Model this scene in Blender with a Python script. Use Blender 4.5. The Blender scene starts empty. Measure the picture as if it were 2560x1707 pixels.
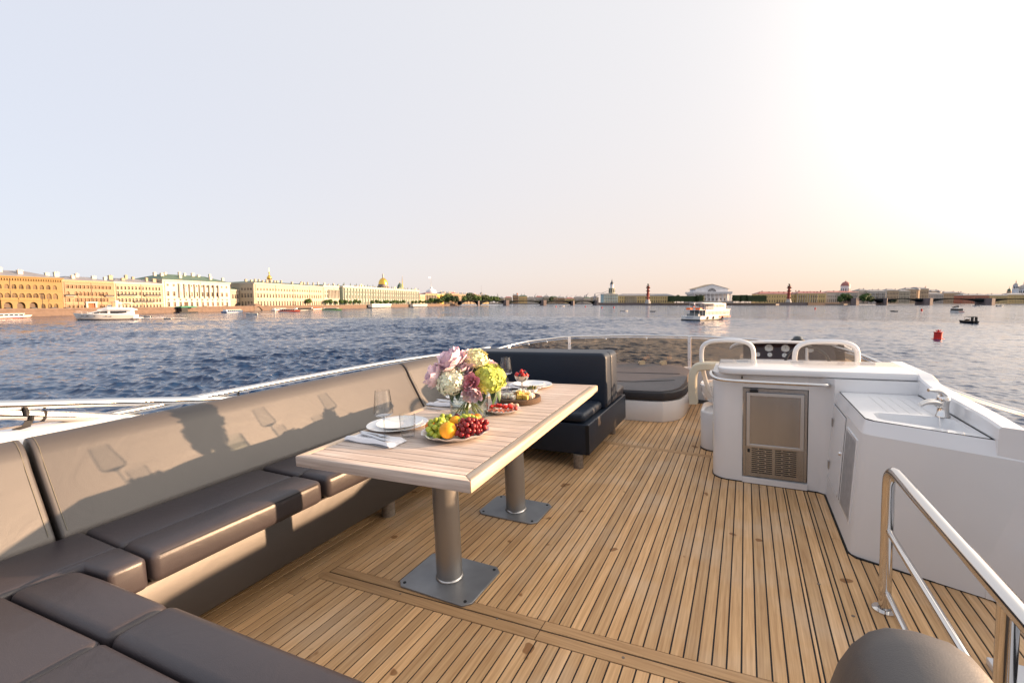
import bpy, bmesh, math, random
import numpy as np
from mathutils import Vector, Matrix
R = math.radians
random.seed(7)
rng = np.random.default_rng(11)
SC = bpy.context.scene
COL = SC.collection

# ------------------------------------------------------------------ camera, sky, sun, exposure
CAM_H = 7.0                                  # metres above the river
PITCH = math.atan(98.5 / 1138.0)
cam_d = bpy.data.cameras.new('camera')
cam_d.lens = 16.0; cam_d.sensor_width = 36.0
cam_d.clip_start = 0.05; cam_d.clip_end = 20000
cam = bpy.data.objects.new('camera', cam_d)
cam.location = (0, 0, CAM_H)
cam.rotation_euler = (math.pi / 2 - PITCH, 0, 0)
COL.objects.link(cam)
SC.camera = cam

SUN = Vector((0.981, 0.032, 0.192)).normalized()
SUN_EL = math.asin(SUN.z)
SUN_AZ = math.atan2(SUN.x, SUN.y)            # clockwise from +Y
world = bpy.data.worlds.new('World')
SC.world = world
world.use_nodes = True
wn = world.node_tree
wn.nodes.clear()
sky = wn.nodes.new('ShaderNodeTexSky')
sky.sky_type = 'NISHITA'
sky.sun_disc = False
sky.sun_elevation = SUN_EL
sky.sun_rotation = SUN_AZ
sky.altitude = 0
sky.air_density = 1.0
sky.dust_density = 1.2
sky.ozone_density = 1.0
bg = wn.nodes.new('ShaderNodeBackground')
bg.inputs['Strength'].default_value = 0.15
wo = wn.nodes.new('ShaderNodeOutputWorld')
# evening haze: the clear-air sky is paler and less saturated all round
hz = wn.nodes.new('ShaderNodeHueSaturation'); hz.inputs['Saturation'].default_value = 0.75; hz.inputs['Value'].default_value = 1.0
tn = wn.nodes.new('ShaderNodeMixRGB'); tn.blend_type = 'MULTIPLY'; tn.inputs[0].default_value = 1.0; tn.inputs[2].default_value = (1.06, .985, 1.02, 1)
wn.links.new(sky.outputs[0], hz.inputs['Color']); wn.links.new(hz.outputs[0], tn.inputs[1])
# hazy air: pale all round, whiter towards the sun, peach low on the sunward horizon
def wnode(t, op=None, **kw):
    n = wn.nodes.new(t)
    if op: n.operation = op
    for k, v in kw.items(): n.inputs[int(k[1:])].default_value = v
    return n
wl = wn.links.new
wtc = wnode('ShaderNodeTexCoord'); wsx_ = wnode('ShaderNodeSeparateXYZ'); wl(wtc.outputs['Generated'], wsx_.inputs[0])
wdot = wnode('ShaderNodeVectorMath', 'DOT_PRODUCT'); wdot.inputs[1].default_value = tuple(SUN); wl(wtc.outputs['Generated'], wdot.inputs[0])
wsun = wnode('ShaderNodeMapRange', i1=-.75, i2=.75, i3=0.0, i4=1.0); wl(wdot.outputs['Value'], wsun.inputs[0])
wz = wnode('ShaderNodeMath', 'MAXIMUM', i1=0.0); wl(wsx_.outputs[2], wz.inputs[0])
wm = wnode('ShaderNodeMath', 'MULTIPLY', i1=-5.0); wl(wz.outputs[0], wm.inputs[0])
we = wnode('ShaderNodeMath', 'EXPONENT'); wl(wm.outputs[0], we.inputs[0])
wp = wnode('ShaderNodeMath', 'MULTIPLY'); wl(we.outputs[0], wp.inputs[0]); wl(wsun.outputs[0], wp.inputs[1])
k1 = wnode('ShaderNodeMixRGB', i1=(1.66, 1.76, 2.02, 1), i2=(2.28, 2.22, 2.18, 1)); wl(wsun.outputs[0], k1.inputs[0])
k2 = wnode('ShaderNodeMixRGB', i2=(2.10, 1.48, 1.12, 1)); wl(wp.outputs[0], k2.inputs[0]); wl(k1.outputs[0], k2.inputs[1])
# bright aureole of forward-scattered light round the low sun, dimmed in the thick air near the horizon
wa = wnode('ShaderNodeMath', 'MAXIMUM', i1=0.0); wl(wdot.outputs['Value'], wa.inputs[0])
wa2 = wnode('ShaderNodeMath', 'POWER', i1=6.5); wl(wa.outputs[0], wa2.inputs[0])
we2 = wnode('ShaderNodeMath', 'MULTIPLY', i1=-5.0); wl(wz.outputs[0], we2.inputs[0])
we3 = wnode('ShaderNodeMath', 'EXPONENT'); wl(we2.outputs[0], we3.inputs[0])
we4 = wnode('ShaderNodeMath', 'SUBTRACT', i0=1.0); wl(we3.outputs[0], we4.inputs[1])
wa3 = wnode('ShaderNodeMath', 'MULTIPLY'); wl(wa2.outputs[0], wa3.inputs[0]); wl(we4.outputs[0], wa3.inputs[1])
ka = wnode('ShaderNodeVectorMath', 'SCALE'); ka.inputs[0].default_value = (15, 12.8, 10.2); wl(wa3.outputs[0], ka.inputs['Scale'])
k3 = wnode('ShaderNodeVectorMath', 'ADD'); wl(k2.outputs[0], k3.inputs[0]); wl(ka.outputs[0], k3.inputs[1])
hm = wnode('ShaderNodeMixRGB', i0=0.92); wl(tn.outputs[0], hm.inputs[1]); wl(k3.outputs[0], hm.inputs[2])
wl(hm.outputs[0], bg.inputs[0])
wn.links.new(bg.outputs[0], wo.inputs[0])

sun_d = bpy.data.lights.new('sun', 'SUN')
sun_d.energy = 4.6
sun_d.angle = R(0.6)
sun_d.color = (1.0, 0.64, 0.37)
sun = bpy.data.objects.new('sun', sun_d)
sun.rotation_euler = SUN.to_track_quat('Z', 'Y').to_euler()
sun.location = (60, 0, 60)
COL.objects.link(sun)

SC.view_settings.view_transform = 'Standard'
SC.view_settings.look = 'None'
SC.view_settings.exposure = 1.5
SC.view_settings.gamma = 1.0
SC.view_settings.use_curve_mapping = False
SC.render.engine = 'CYCLES'
SC.cycles.use_denoising = True
SC.cycles.max_bounces = 8
SC.cycles.diffuse_bounces = 3
SC.cycles.glossy_bounces = 4
SC.cycles.transparent_max_bounces = 16
SC.cycles.caustics_reflective = False
SC.cycles.caustics_refractive = False
SC.cycles.sample_clamp_indirect = 6.0

# ------------------------------------------------------------------ helpers: materials
MATS = {}
def nodes_of(m):
    m.use_nodes = True
    nt = m.node_tree
    return nt, nt.nodes['Principled BSDF'], nt.nodes, nt.links

def mat(name, col=(.5, .5, .5), rough=.5, metal=0.0, spec=.5, var=0.0, scale=8.0, stretch=(1, 1, 1), bump=0.0,
        bscale=None, objvar=0.0, wrinkle=0.0, coat=0.0, trans=0.0, sss=0.0, ior=1.45):
    """procedural principled material: noise-varied colour, per-object variation, fine noise bump"""
    if name in MATS: return MATS[name]
    m = bpy.data.materials.new(name)
    nt, b, N, Lk = nodes_of(m)
    c = (*col, 1)
    b.inputs['Base Color'].default_value = c
    b.inputs['Roughness'].default_value = rough
    b.inputs['Metallic'].default_value = metal
    b.inputs['Specular IOR Level'].default_value = spec
    b.inputs['Coat Weight'].default_value = coat
    b.inputs['Transmission Weight'].default_value = trans
    b.inputs['IOR'].default_value = ior
    if sss: 
        b.inputs['Subsurface Weight'].default_value = sss
        b.inputs['Subsurface Radius'].default_value = (.01, .005, .003)
    m.diffuse_color = c
    if var or bump:
        tc = N.new('ShaderNodeTexCoord'); mp = N.new('ShaderNodeMapping')
        mp.inputs['Scale'].default_value = stretch
        Lk.new(tc.outputs['Object'], mp.inputs[0])
    last = None
    if var:
        nz = N.new('ShaderNodeTexNoise'); nz.inputs['Scale'].default_value = scale; nz.inputs['Detail'].default_value = 6
        Lk.new(mp.outputs[0], nz.inputs['Vector'])
        rp = N.new('ShaderNodeValToRGB')
        rp.color_ramp.elements[0].position = .28; rp.color_ramp.elements[1].position = .72
        lo = tuple(max(0, v * (1 - var)) for v in col); hi = tuple(min(1, v * (1 + var)) for v in col)
        rp.color_ramp.elements[0].color = (*lo, 1); rp.color_ramp.elements[1].color = (*hi, 1)
        Lk.new(nz.outputs[0], rp.inputs[0]); last = rp.outputs[0]
    if objvar:
        oi = N.new('ShaderNodeObjectInfo'); hs = N.new('ShaderNodeHueSaturation')
        mr = N.new('ShaderNodeMapRange'); mr.inputs[3].default_value = 1 - objvar; mr.inputs[4].default_value = 1 + objvar
        Lk.new(oi.outputs['Random'], mr.inputs[0]); Lk.new(mr.outputs[0], hs.inputs['Value'])
        if last: Lk.new(last, hs.inputs['Color'])
        else: hs.inputs['Color'].default_value = c
        last = hs.outputs[0]
    if last: Lk.new(last, b.inputs['Base Color'])
    if bump:
        n2 = N.new('ShaderNodeTexNoise'); n2.inputs['Scale'].default_value = bscale or scale * 4; n2.inputs['Detail'].default_value = 4
        Lk.new(mp.outputs[0], n2.inputs['Vector'])
        bp = N.new('ShaderNodeBump'); bp.inputs['Strength'].default_value = bump; bp.inputs['Distance'].default_value = .01
        Lk.new(n2.outputs[0], bp.inputs['Height']); Lk.new(bp.outputs[0], b.inputs['Normal'])
        if wrinkle:
            n3 = N.new('ShaderNodeTexNoise'); n3.inputs['Scale'].default_value = 5.0; n3.inputs['Detail'].default_value = 5; n3.inputs['Distortion'].default_value = 1.6
            Lk.new(tc.outputs['Object'], n3.inputs['Vector'])
            b3 = N.new('ShaderNodeBump'); b3.inputs['Strength'].default_value = wrinkle; b3.inputs['Distance'].default_value = .03
            Lk.new(n3.outputs[0], b3.inputs['Height']); Lk.new(b3.outputs[0], bp.inputs['Normal'])
    MATS[name] = m
    return m

def thin_glass(name, tint, gloss=1.0, rough=.0, edge=.6):
    """thin clear or tinted pane: tinted see-through plus a Fresnel reflection, darker towards grazing edges"""
    if name in MATS: return MATS[name]
    m = bpy.data.materials.new(name); m.use_nodes = True
    nt = m.node_tree; nt.nodes.clear(); N = nt.nodes; Lk = nt.links
    out = N.new('ShaderNodeOutputMaterial'); mx = N.new('ShaderNodeMixShader')
    tr = N.new('ShaderNodeBsdfTransparent'); gl = N.new('ShaderNodeBsdfGlossy'); gl.inputs['Roughness'].default_value = rough
    lw = N.new('ShaderNodeLayerWeight'); lw.inputs['Blend'].default_value = .5
    pw = N.new('ShaderNodeMath'); pw.operation = 'POWER'; pw.inputs[1].default_value = 5.0
    Lk.new(lw.outputs['Facing'], pw.inputs[0])
    fr = N.new('ShaderNodeMapRange'); fr.inputs[3].default_value = .045; fr.inputs[4].default_value = 1.0; Lk.new(pw.outputs[0], fr.inputs[0])
    mc = N.new('ShaderNodeMixRGB'); mc.inputs[1].default_value = (*tint, 1); mc.inputs[2].default_value = (*[t * edge for t in tint], 1)
    p3 = N.new('ShaderNodeMath'); p3.operation = 'POWER'; p3.inputs[1].default_value = 3.0; Lk.new(lw.outputs['Facing'], p3.inputs[0])
    Lk.new(p3.outputs[0], mc.inputs[0]); Lk.new(mc.outputs[0], tr.inputs[0])
    mu = N.new('ShaderNodeMath'); mu.operation = 'MULTIPLY'; mu.inputs[1].default_value = gloss
    Lk.new(fr.outputs[0], mu.inputs[0]); Lk.new(mu.outputs[0], mx.inputs[0])
    Lk.new(tr.outputs[0], mx.inputs[1]); Lk.new(gl.outputs[0], mx.inputs[2]); Lk.new(mx.outputs[0], out.inputs[0])
    MATS[name] = m
    return m

def wood(name, dark, light, axis='y', gscale=1.0, objvar=.12, blotch=.25, rough=.6, tint=(.62, .55, .47), spots=0.0, bump=.25):
    """sawn teak: streaks along one axis, bleached blotches, per-board variation, optional small stains"""
    if name in MATS: return MATS[name]
    m = bpy.data.materials.new(name)
    nt, b, N, Lk = nodes_of(m)
    b.inputs['Roughness'].default_value = rough; b.inputs['Specular IOR Level'].default_value = .25
    geo = N.new('ShaderNodeTexCoord'); oi = N.new('ShaderNodeObjectInfo')
    mp = N.new('ShaderNodeMapping')
    s = 90 * gscale; l = 3.0 * gscale
    mp.inputs['Scale'].default_value = {'y': (s, l, s), 'x': (l, s, s)}[axis]
    ad = N.new('ShaderNodeVectorMath'); ad.operation = 'ADD'
    sc = N.new('ShaderNodeVectorMath'); sc.operation = 'SCALE'; sc.inputs['Scale'].default_value = 13.7
    cb = N.new('ShaderNodeCombineXYZ'); Lk.new(oi.outputs['Random'], cb.inputs[0]); Lk.new(oi.outputs['Random'], cb.inputs[1])
    Lk.new(cb.outputs[0], sc.inputs[0]); Lk.new(geo.outputs['Object'], ad.inputs[0]); Lk.new(sc.outputs[0], ad.inputs[1])
    Lk.new(ad.outputs[0], mp.inputs[0])
    n1 = N.new('ShaderNodeTexNoise'); n1.inputs['Scale'].default_value = 1; n1.inputs['Detail'].default_value = 5; n1.inputs['Roughness'].default_value = .6
    Lk.new(mp.outputs[0], n1.inputs['Vector'])
    r1 = N.new('ShaderNodeValToRGB'); e = r1.color_ramp.elements
    e[0].position = .3; e[0].color = (*dark, 1); e[1].position = .7; e[1].color = (*light, 1)
    Lk.new(n1.outputs[0], r1.inputs[0])
    n2 = N.new('ShaderNodeTexNoise'); n2.inputs['Scale'].default_value = 2.6; n2.inputs['Detail'].default_value = 4
    Lk.new(geo.outputs['Object'], n2.inputs['Vector'])
    r2 = N.new('ShaderNodeValToRGB'); e = r2.color_ramp.elements
    e[0].position = .48; e[0].color = (0, 0, 0, 1); e[1].position = .72; e[1].color = (blotch, blotch, blotch, 1)
    Lk.new(n2.outputs[0], r2.inputs[0])
    mx = N.new('ShaderNodeMixRGB'); mx.inputs[2].default_value = (*tint, 1)
    Lk.new(r2.outputs[0], mx.inputs[0]); Lk.new(r1.outputs[0], mx.inputs[1])
    hs = N.new('ShaderNodeHueSaturation'); mr = N.new('ShaderNodeMapRange')
    mr.inputs[3].default_value = 1 - objvar; mr.inputs[4].default_value = 1 + objvar
    Lk.new(oi.outputs['Random'], mr.inputs[0]); Lk.new(mr.outputs[0], hs.inputs['Value']); Lk.new(mx.outputs[0], hs.inputs['Color'])
    last = hs.outputs[0]
    if spots:
        vo = N.new('ShaderNodeTexNoise'); vo.inputs['Scale'].default_value = 5.5; vo.inputs['Detail'].default_value = 2
        Lk.new(geo.outputs['Object'], vo.inputs['Vector'])
        r3 = N.new('ShaderNodeValToRGB'); e = r3.color_ramp.elements
        e[0].position = .70; e[0].color = (0, 0, 0, 1); e[1].position = .715; e[1].color = (spots, spots, spots, 1)
        Lk.new(vo.outputs[0], r3.inputs[0])
        m3 = N.new('ShaderNodeMixRGB'); m3.inputs[2].default_value = (.2, .075, .02, 1)
        Lk.new(r3.outputs[0], m3.inputs[0]); Lk.new(last, m3.inputs[1]); last = m3.outputs[0]
    Lk.new(last, b.inputs['Base Color'])
    bp = N.new('ShaderNodeBump'); bp.inputs['Strength'].default_value = bump; bp.inputs['Distance'].default_value = .002
    Lk.new(n1.outputs[0], bp.inputs['Height']); Lk.new(bp.outputs[0], b.inputs['Normal'])
    MATS[name] = m
    return m

# ------------------------------------------------------------------ helpers: mesh building
class MB:
    def __init__(s): s.v = []; s.f = []; s.m = []; s.cur = 0
    def add(s, vs, fs):
        o = len(s.v); s.v += [tuple(p) for p in vs]
        s.f += [tuple(i + o for i in f) for f in fs]; s.m += [s.cur] * len(fs)
        return s
    def slot(s, i): s.cur = i; return s
    def box(s, x0, x1, y0, y1, z0, z1):
        return s.add([(x0,y0,z0),(x1,y0,z0),(x1,y1,z0),(x0,y1,z0),(x0,y0,z1),(x1,y0,z1),(x1,y1,z1),(x0,y1,z1)],
                     [(0,3,2,1),(4,5,6,7),(0,1,5,4),(1,2,6,5),(2,3,7,6),(3,0,4,7)])
    def prism(s, poly, z0, z1, top=None):
        """plan polygon (counter-clockwise) extruded in z; top: other polygon of the same length"""
        n = len(poly); t = top or poly
        return s.add([(x, y, z0) for x, y in poly] + [(x, y, z1) for x, y in t],
                     [tuple(range(n - 1, -1, -1)), tuple(range(n, 2 * n))] + [(i, (i + 1) % n, n + (i + 1) % n, n + i) for i in range(n)])
    def prism_y(s, prof, y0, y1):
        """profile of (x, z) points extruded along y"""
        n = len(prof)
        a = sum(prof[i][0] * prof[(i + 1) % n][1] - prof[(i + 1) % n][0] * prof[i][1] for i in range(n))
        if a < 0: prof = prof[::-1]
        return s.add([(x, y0, z) for x, z in prof] + [(x, y1, z) for x, z in prof],
                     [tuple(range(n)), tuple(range(2 * n - 1, n - 1, -1))] + [((i + 1) % n, i, n + i, n + (i + 1) % n) for i in range(n)])
    def prism_x(s, prof, x0, x1):
        """profile of (y, z) points extruded along x"""
        n = len(prof)
        a = sum(prof[i][0] * prof[(i + 1) % n][1] - prof[(i + 1) % n][0] * prof[i][1] for i in range(n))
        if a < 0: prof = prof[::-1]
        return s.add([(x0, y, z) for y, z in prof] + [(x1, y, z) for y, z in prof],
                     [tuple(range(n - 1, -1, -1)), tuple(range(n, 2 * n))] + [(i, (i + 1) % n, n + (i + 1) % n, n + i) for i in range(n)])
    def cyl(s, p0, p1, r0, r1=None, n=12, caps=True):
        r1 = r0 if r1 is None else r1
        p0 = Vector(p0); p1 = Vector(p1); d = (p1 - p0).normalized()
        a = Vector((0, 0, 1)) if abs(d.z) < .9 else Vector((1, 0, 0))
        u = d.cross(a).normalized(); w = d.cross(u)
        vs = []
        for p, r in ((p0, r0), (p1, r1)):
            for i in range(n):
                t = 2 * math.pi * i / n
                vs.append(p + (u * math.cos(t) + w * math.sin(t)) * r)
        fs = [(i, n + i, n + (i + 1) % n, (i + 1) % n) for i in range(n)]
        if caps: fs += [tuple(range(n)), tuple(range(2 * n - 1, n - 1, -1))]
        return s.add(vs, fs)
    def tube(s, pts, r, n=8, closed=False, rs=None):
        pts = [Vector(p) for p in pts]; k = len(pts)
        prev = None; rings = []
        for i, p in enumerate(pts):
            if closed: d = pts[(i + 1) % k] - pts[i - 1]
            else: d = pts[min(i + 1, k - 1)] - pts[max(i - 1, 0)]
            d.normalize()
            if prev is None:
                a = Vector((0, 0, 1)) if abs(d.z) < .9 else Vector((1, 0, 0))
                u = d.cross(a).normalized()
            else:
                u = prev - d * prev.dot(d); u.normalize()
            prev = u; w = d.cross(u); rr = rs[i] if rs else r
            rings.append([p + (u * math.cos(2 * math.pi * j / n) + w * math.sin(2 * math.pi * j / n)) * rr for j in range(n)])
        vs = [v for rg in rings for v in rg]; fs = []
        for i in range(k if closed else k - 1):
            a = i * n; b = ((i + 1) % k) * n
            fs += [(a + j, a + (j + 1) % n, b + (j + 1) % n, b + j) for j in range(n)]
        if not closed: fs += [tuple(range(n - 1, -1, -1)), tuple((k - 1) * n + j for j in range(n))]
        return s.add(vs, fs)
    def lathe(s, prof, n=24, c=(0, 0, 0), sx=1, sy=1):
        """profile of (r, z); r = 0 closes the surface"""
        vs = []; idx = []
        for r, z in prof:
            if r < 1e-6: idx.append([len(vs)]); vs.append((c[0], c[1], c[2] + z))
            else:
                idx.append(list(range(len(vs), len(vs) + n)))
                vs += [(c[0] + r * sx * math.cos(2 * math.pi * j / n), c[1] + r * sy * math.sin(2 * math.pi * j / n), c[2] + z) for j in range(n)]
        fs = []
        for a, b in zip(idx, idx[1:]):
            if len(a) == 1 and len(b) == 1: continue
            for j in range(n):
                k = (j + 1) % n
                if len(a) == 1: fs.append((a[0], b[k], b[j]))
                elif len(b) == 1: fs.append((a[j], a[k], b[0]))
                else: fs.append((a[j], a[k], b[k], b[j]))
        return s.add(vs, fs)
    def ball(s, c, r, n=10, sx=1, sy=1, sz=1):
        m = max(4, n // 2 + 1)
        return s.lathe([(r * math.sin(math.pi * i / m), -r * sz * math.cos(math.pi * i / m)) for i in range(m + 1)], n, c, sx, sy)
    def loft(s, secs, close_ends=True, ring=True):
        n = len(secs[0]); vs = [p for q in secs for p in q]; fs = []
        for i in range(len(secs) - 1):
            for j in range(n if ring else n - 1):
                k = (j + 1) % n
                fs.append((i * n + j, i * n + k, (i + 1) * n + k, (i + 1) * n + j))
        if close_ends and ring: fs += [tuple(range(n - 1, -1, -1)), tuple((len(secs) - 1) * n + j for j in range(n))]
        return s.add(vs, fs)
    def mesh(s, name, mats, smooth=False, bevel=0, seg=2, angle=40, fix=False, sub=0):
        me = bpy.data.meshes.new(name)
        me.from_pydata([tuple(p) for p in s.v], [], s.f)
        for m in (mats if isinstance(mats, (list, tuple)) else [mats]): me.materials.append(m)
        me.polygons.foreach_set('material_index', s.m)
        if bevel or fix:
            bm = bmesh.new(); bm.from_mesh(me)
            if fix: bmesh.ops.recalc_face_normals(bm, faces=bm.faces)
            if bevel:
                es = [e for e in bm.edges if len(e.link_faces) == 2 and e.calc_face_angle(0) > R(25)]
                bmesh.ops.bevel(bm, geom=es, offset=bevel, segments=seg, affect='EDGES', profile=.5, clamp_overlap=True)
            bm.to_mesh(me); bm.free()
        if smooth:
            me.polygons.foreach_set('use_smooth', [True] * len(me.polygons))
            try: me.set_sharp_from_angle(angle=R(angle))
            except Exception: pass
        me.update()
        return me

BOATTOP = []
FRAME = {'boat': False}
def link(o, parent=None):
    COL.objects.link(o)
    if parent is not None:
        o.parent = parent
    elif FRAME['boat']:
        BOATTOP.append(o)
    return o
def tag(o, label=None, cat=None, group=None, kind=None):
    if label: o['label'] = label
    if cat: o['category'] = cat
    if group: o['group'] = group
    if kind: o['kind'] = kind
    return o
def thing(name, label, cat, loc=(0, 0, 0), rz=0, group=None, parent=None):
    o = bpy.data.objects.new(name, None); o.empty_display_size = .1
    o.location = loc; o.rotation_euler = (0, 0, rz)
    link(o, parent); tag(o, label, cat, group)
    o['base'] = list(loc)
    return o
def place(name, me, parent=None, loc=(0, 0, 0), rot=(0, 0, 0)):
    o = bpy.data.objects.new(name, me); o.location = loc; o.rotation_euler = rot
    return link(o, parent)
def obj(name, mb, mats, parent=None, smooth=True, bevel=0, seg=2, absolute=True, fix=False, angle=40):
    """one mesh object; when its thing stands at L and the mesh is in frame coordinates, shift it back by L"""
    o = bpy.data.objects.new(name, mb.mesh(name, mats, smooth, bevel, seg, angle, fix))
    if parent is not None and absolute:
        p = parent; off = Vector((0, 0, 0))
        while p is not None:
            off += Vector(p.location); p = p.parent
        o.location = -off
    return link(o, parent)
def single(name, mb, mats, label, cat, group=None, **kw):
    return tag(obj(name, mb, mats, None, **kw), label, cat, group)
def arc(cx, cy, r, a0, a1, n=6):
    return [(cx + r * math.cos(R(a0 + (a1 - a0) * i / n)), cy + r * math.sin(R(a0 + (a1 - a0) * i / n))) for i in range(n + 1)]
def rrect(x0, x1, y0, y1, r, n=5):
    return arc(x1 - r, y0 + r, r, -90, 0, n) + arc(x1 - r, y1 - r, r, 0, 90, n) + arc(x0 + r, y1 - r, r, 90, 180, n) + arc(x0 + r, y0 + r, r, 180, 270, n)
def spline(pts, n=6):
    """Catmull-Rom through the points"""
    P = [Vector(p) for p in pts]; P = [P[0] * 2 - P[1]] + P + [P[-1] * 2 - P[-2]]
    out = []
    for i in range(1, len(P) - 2):
        for j in range(n):
            t = j / n
            out.append(.5 * ((2 * P[i]) + (-P[i - 1] + P[i + 1]) * t + (2 * P[i - 1] - 5 * P[i] + 4 * P[i + 1] - P[i + 2]) * t * t
                             + (-P[i - 1] + 3 * P[i] - 3 * P[i + 1] + P[i + 2]) * t ** 3))
    return out + [P[-2]]

# the yacht floats a little by the bow and heeled to port: boat frame -> world frame
def n_(v): return v / np.linalg.norm(v)
_F = n_(np.array([584, 118.5, -1138.])); _V = n_(np.array([-2534, 0, -1138.]))
_U = n_(np.cross(_V, _F)); _U = _U if _U[1] > 0 else -_U
_X = n_(np.cross(_F, _U))
_cp, _sp = math.cos(PITCH), math.sin(PITCH)
_B = np.array([[1, 0, 0], [0, _sp, -_cp], [0, _cp, _sp]]) @ np.array([_X, _F, _U]).T
EYE = 1.40                                    # eye height above the flybridge deck
BM = Matrix.Translation((0, 0, CAM_H)) @ Matrix(_B.tolist()).to_4x4() @ Matrix.Translation((0, 0, -EYE))

# ================================================================== THE RIVER AND THE LAND
def water_material():
    m = bpy.data.materials.new('river_water')
    nt, b, N, Lk = nodes_of(m)
    b.inputs['Base Color'].default_value = (.008, .031, .088, 1)
    b.inputs['Roughness'].default_value = .10
    b.inputs['IOR'].default_value = 1.32
    # ripples too small for the mesh: random slopes added to the surface normal
    tc = N.new('ShaderNodeTexCoord'); geo = N.new('ShaderNodeNewGeometry')
    mp = N.new('ShaderNodeMapping'); mp.inputs['Rotation'].default_value = (0, 0, R(20)); mp.inputs['Scale'].default_value = (.75, 1.2, 1)
    Lk.new(tc.outputs['Object'], mp.inputs[0])
    acc = geo.outputs['Normal']
    ln = N.new('ShaderNodeVectorMath'); ln.operation = 'LENGTH'; Lk.new(tc.outputs['Object'], ln.inputs[0])
    fa = N.new('ShaderNodeMapRange'); fa.inputs[1].default_value = 120; fa.inputs[2].default_value = 225; Lk.new(ln.outputs['Value'], fa.inputs[0])
    for sc, wt, wf in ((.10, .10, .6), (.45, .14, 1.1), (1.6, .20, 1.0), (5.0, .24, .8)):
        n = N.new('ShaderNodeTexNoise'); n.inputs['Scale'].default_value = sc; n.inputs['Detail'].default_value = 2.5; n.inputs['Roughness'].default_value = .6
        Lk.new(mp.outputs[0], n.inputs['Vector'])
        sb = N.new('ShaderNodeVectorMath'); sb.operation = 'SUBTRACT'; sb.inputs[1].default_value = (.5, .5, .5); Lk.new(n.outputs['Color'], sb.inputs[0])
        wv = N.new('ShaderNodeMixRGB'); wv.inputs[1].default_value = (wt, wt, 0, 1); wv.inputs[2].default_value = (wf, wf, 0, 1); Lk.new(fa.outputs[0], wv.inputs[0])
        ml = N.new('ShaderNodeVectorMath'); ml.operation = 'MULTIPLY'; Lk.new(sb.outputs[0], ml.inputs[0]); Lk.new(wv.outputs[0], ml.inputs[1])
        ad = N.new('ShaderNodeVectorMath'); ad.operation = 'ADD'; Lk.new(acc, ad.inputs[0]); Lk.new(ml.outputs[0], ad.inputs[1]); acc = ad.outputs[0]
    nm = N.new('ShaderNodeVectorMath'); nm.operation = 'NORMALIZE'; Lk.new(acc, nm.inputs[0]); Lk.new(nm.outputs[0], b.inputs['Normal'])
    return m

def build_river():
    ang = np.radians(np.linspace(-56, 56, 1020))
    r = [9.0]
    while r[-1] < 235: r.append(r[-1] + max(.07, r[-1] * .0031))
    while r[-1] < 9000: r.append(r[-1] * 1.2)
    r = np.array(r)
    A, Rr = np.meshgrid(ang, r)
    X = Rr * np.sin(A); Y = Rr * np.cos(A); Z = np.zeros_like(X); DX = np.zeros_like(X); DY = np.zeros_like(X)
    cell = np.maximum(.07, Rr * .0031)
    fade = np.clip((232 - Rr) / 50, 0, 1)
    g = np.random.default_rng(5)
    lams = np.exp(g.uniform(math.log(.6), math.log(3.6), 60))
    for lam in lams:
        th = R(255) + g.normal(0, .75)
        k = 2 * math.pi / lam; a = .0100 * lam * (1.0 if lam < 2 else .75) * g.uniform(.6, 1.3)
        ph = k * (X * math.cos(th) + Y * math.sin(th)) + g.uniform(0, 6.28)
        w = np.clip((lam / cell - 1.8) / 2.0, 0, 1) * fade * a
        Z += w * np.cos(ph); DX -= .9 * w * math.cos(th) * np.sin(ph); DY -= .9 * w * math.sin(th) * np.sin(ph)
    # groups of higher and lower waves
    gm = .82 + .38 * np.sin(X * .043 + 1.3 * np.sin(Y * .031)) * np.sin(Y * .037 + .8 * np.sin(X * .029)) + .22 * np.sin(X * .11 + 2 * np.sin(Y * .07)) * np.sin(Y * .16 + 1.5 * np.sin(X * .05))
    gm *= 1.18 - .62 * np.clip((np.degrees(A) + 8) / 34, 0, 1)          # waves flattened on the sunward side so it mirrors more bright sky
    Z *= gm; DX *= gm; DY *= gm; X = X + DX; Y = Y + DY
    n, k = X.shape
    V = np.stack([X, Y, Z], -1).reshape(-1, 3)
    i = np.arange(n - 1)[:, None] * k + np.arange(k - 1)[None, :]
    Fq = np.stack([i, i + 1, i + k + 1, i + k], -1).reshape(-1, 4)[:, ::-1]
    # the rest of the river behind and under the yacht
    back = np.radians(np.linspace(56, 304, 40)); rb = np.array([2.5, 9, 20, 60, 200, 800, 3000, 9000])
    A2, R2 = np.meshgrid(back, rb)
    V2 = np.stack([R2 * np.sin(A2), R2 * np.cos(A2), np.zeros_like(A2)], -1).reshape(-1, 3)
    k2 = len(back); j = np.arange(len(rb) - 1)[:, None] * k2 + np.arange(k2 - 1)[None, :]
    F2 = np.stack([j, j + 1, j + k2 + 1, j + k2], -1).reshape(-1, 4)[:, ::-1] + len(V)
    V = np.concatenate([V, V2]); Fa = np.concatenate([Fq, F2])
    me = bpy.data.meshes.new('river')
    me.vertices.add(len(V)); me.vertices.foreach_set('co', V.ravel())
    me.loops.add(Fa.size); me.loops.foreach_set('vertex_index', Fa.ravel())
    me.polygons.add(len(Fa)); me.polygons.foreach_set('loop_start', np.arange(len(Fa)) * 4)
    me.update(calc_edges=True)
    me.polygons.foreach_set('use_smooth', [True] * len(Fa))
    me.materials.append(water_material())
    o = bpy.data.objects.new('river', me); COL.objects.link(o); tag(o, kind='structure')
build_river()

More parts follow.
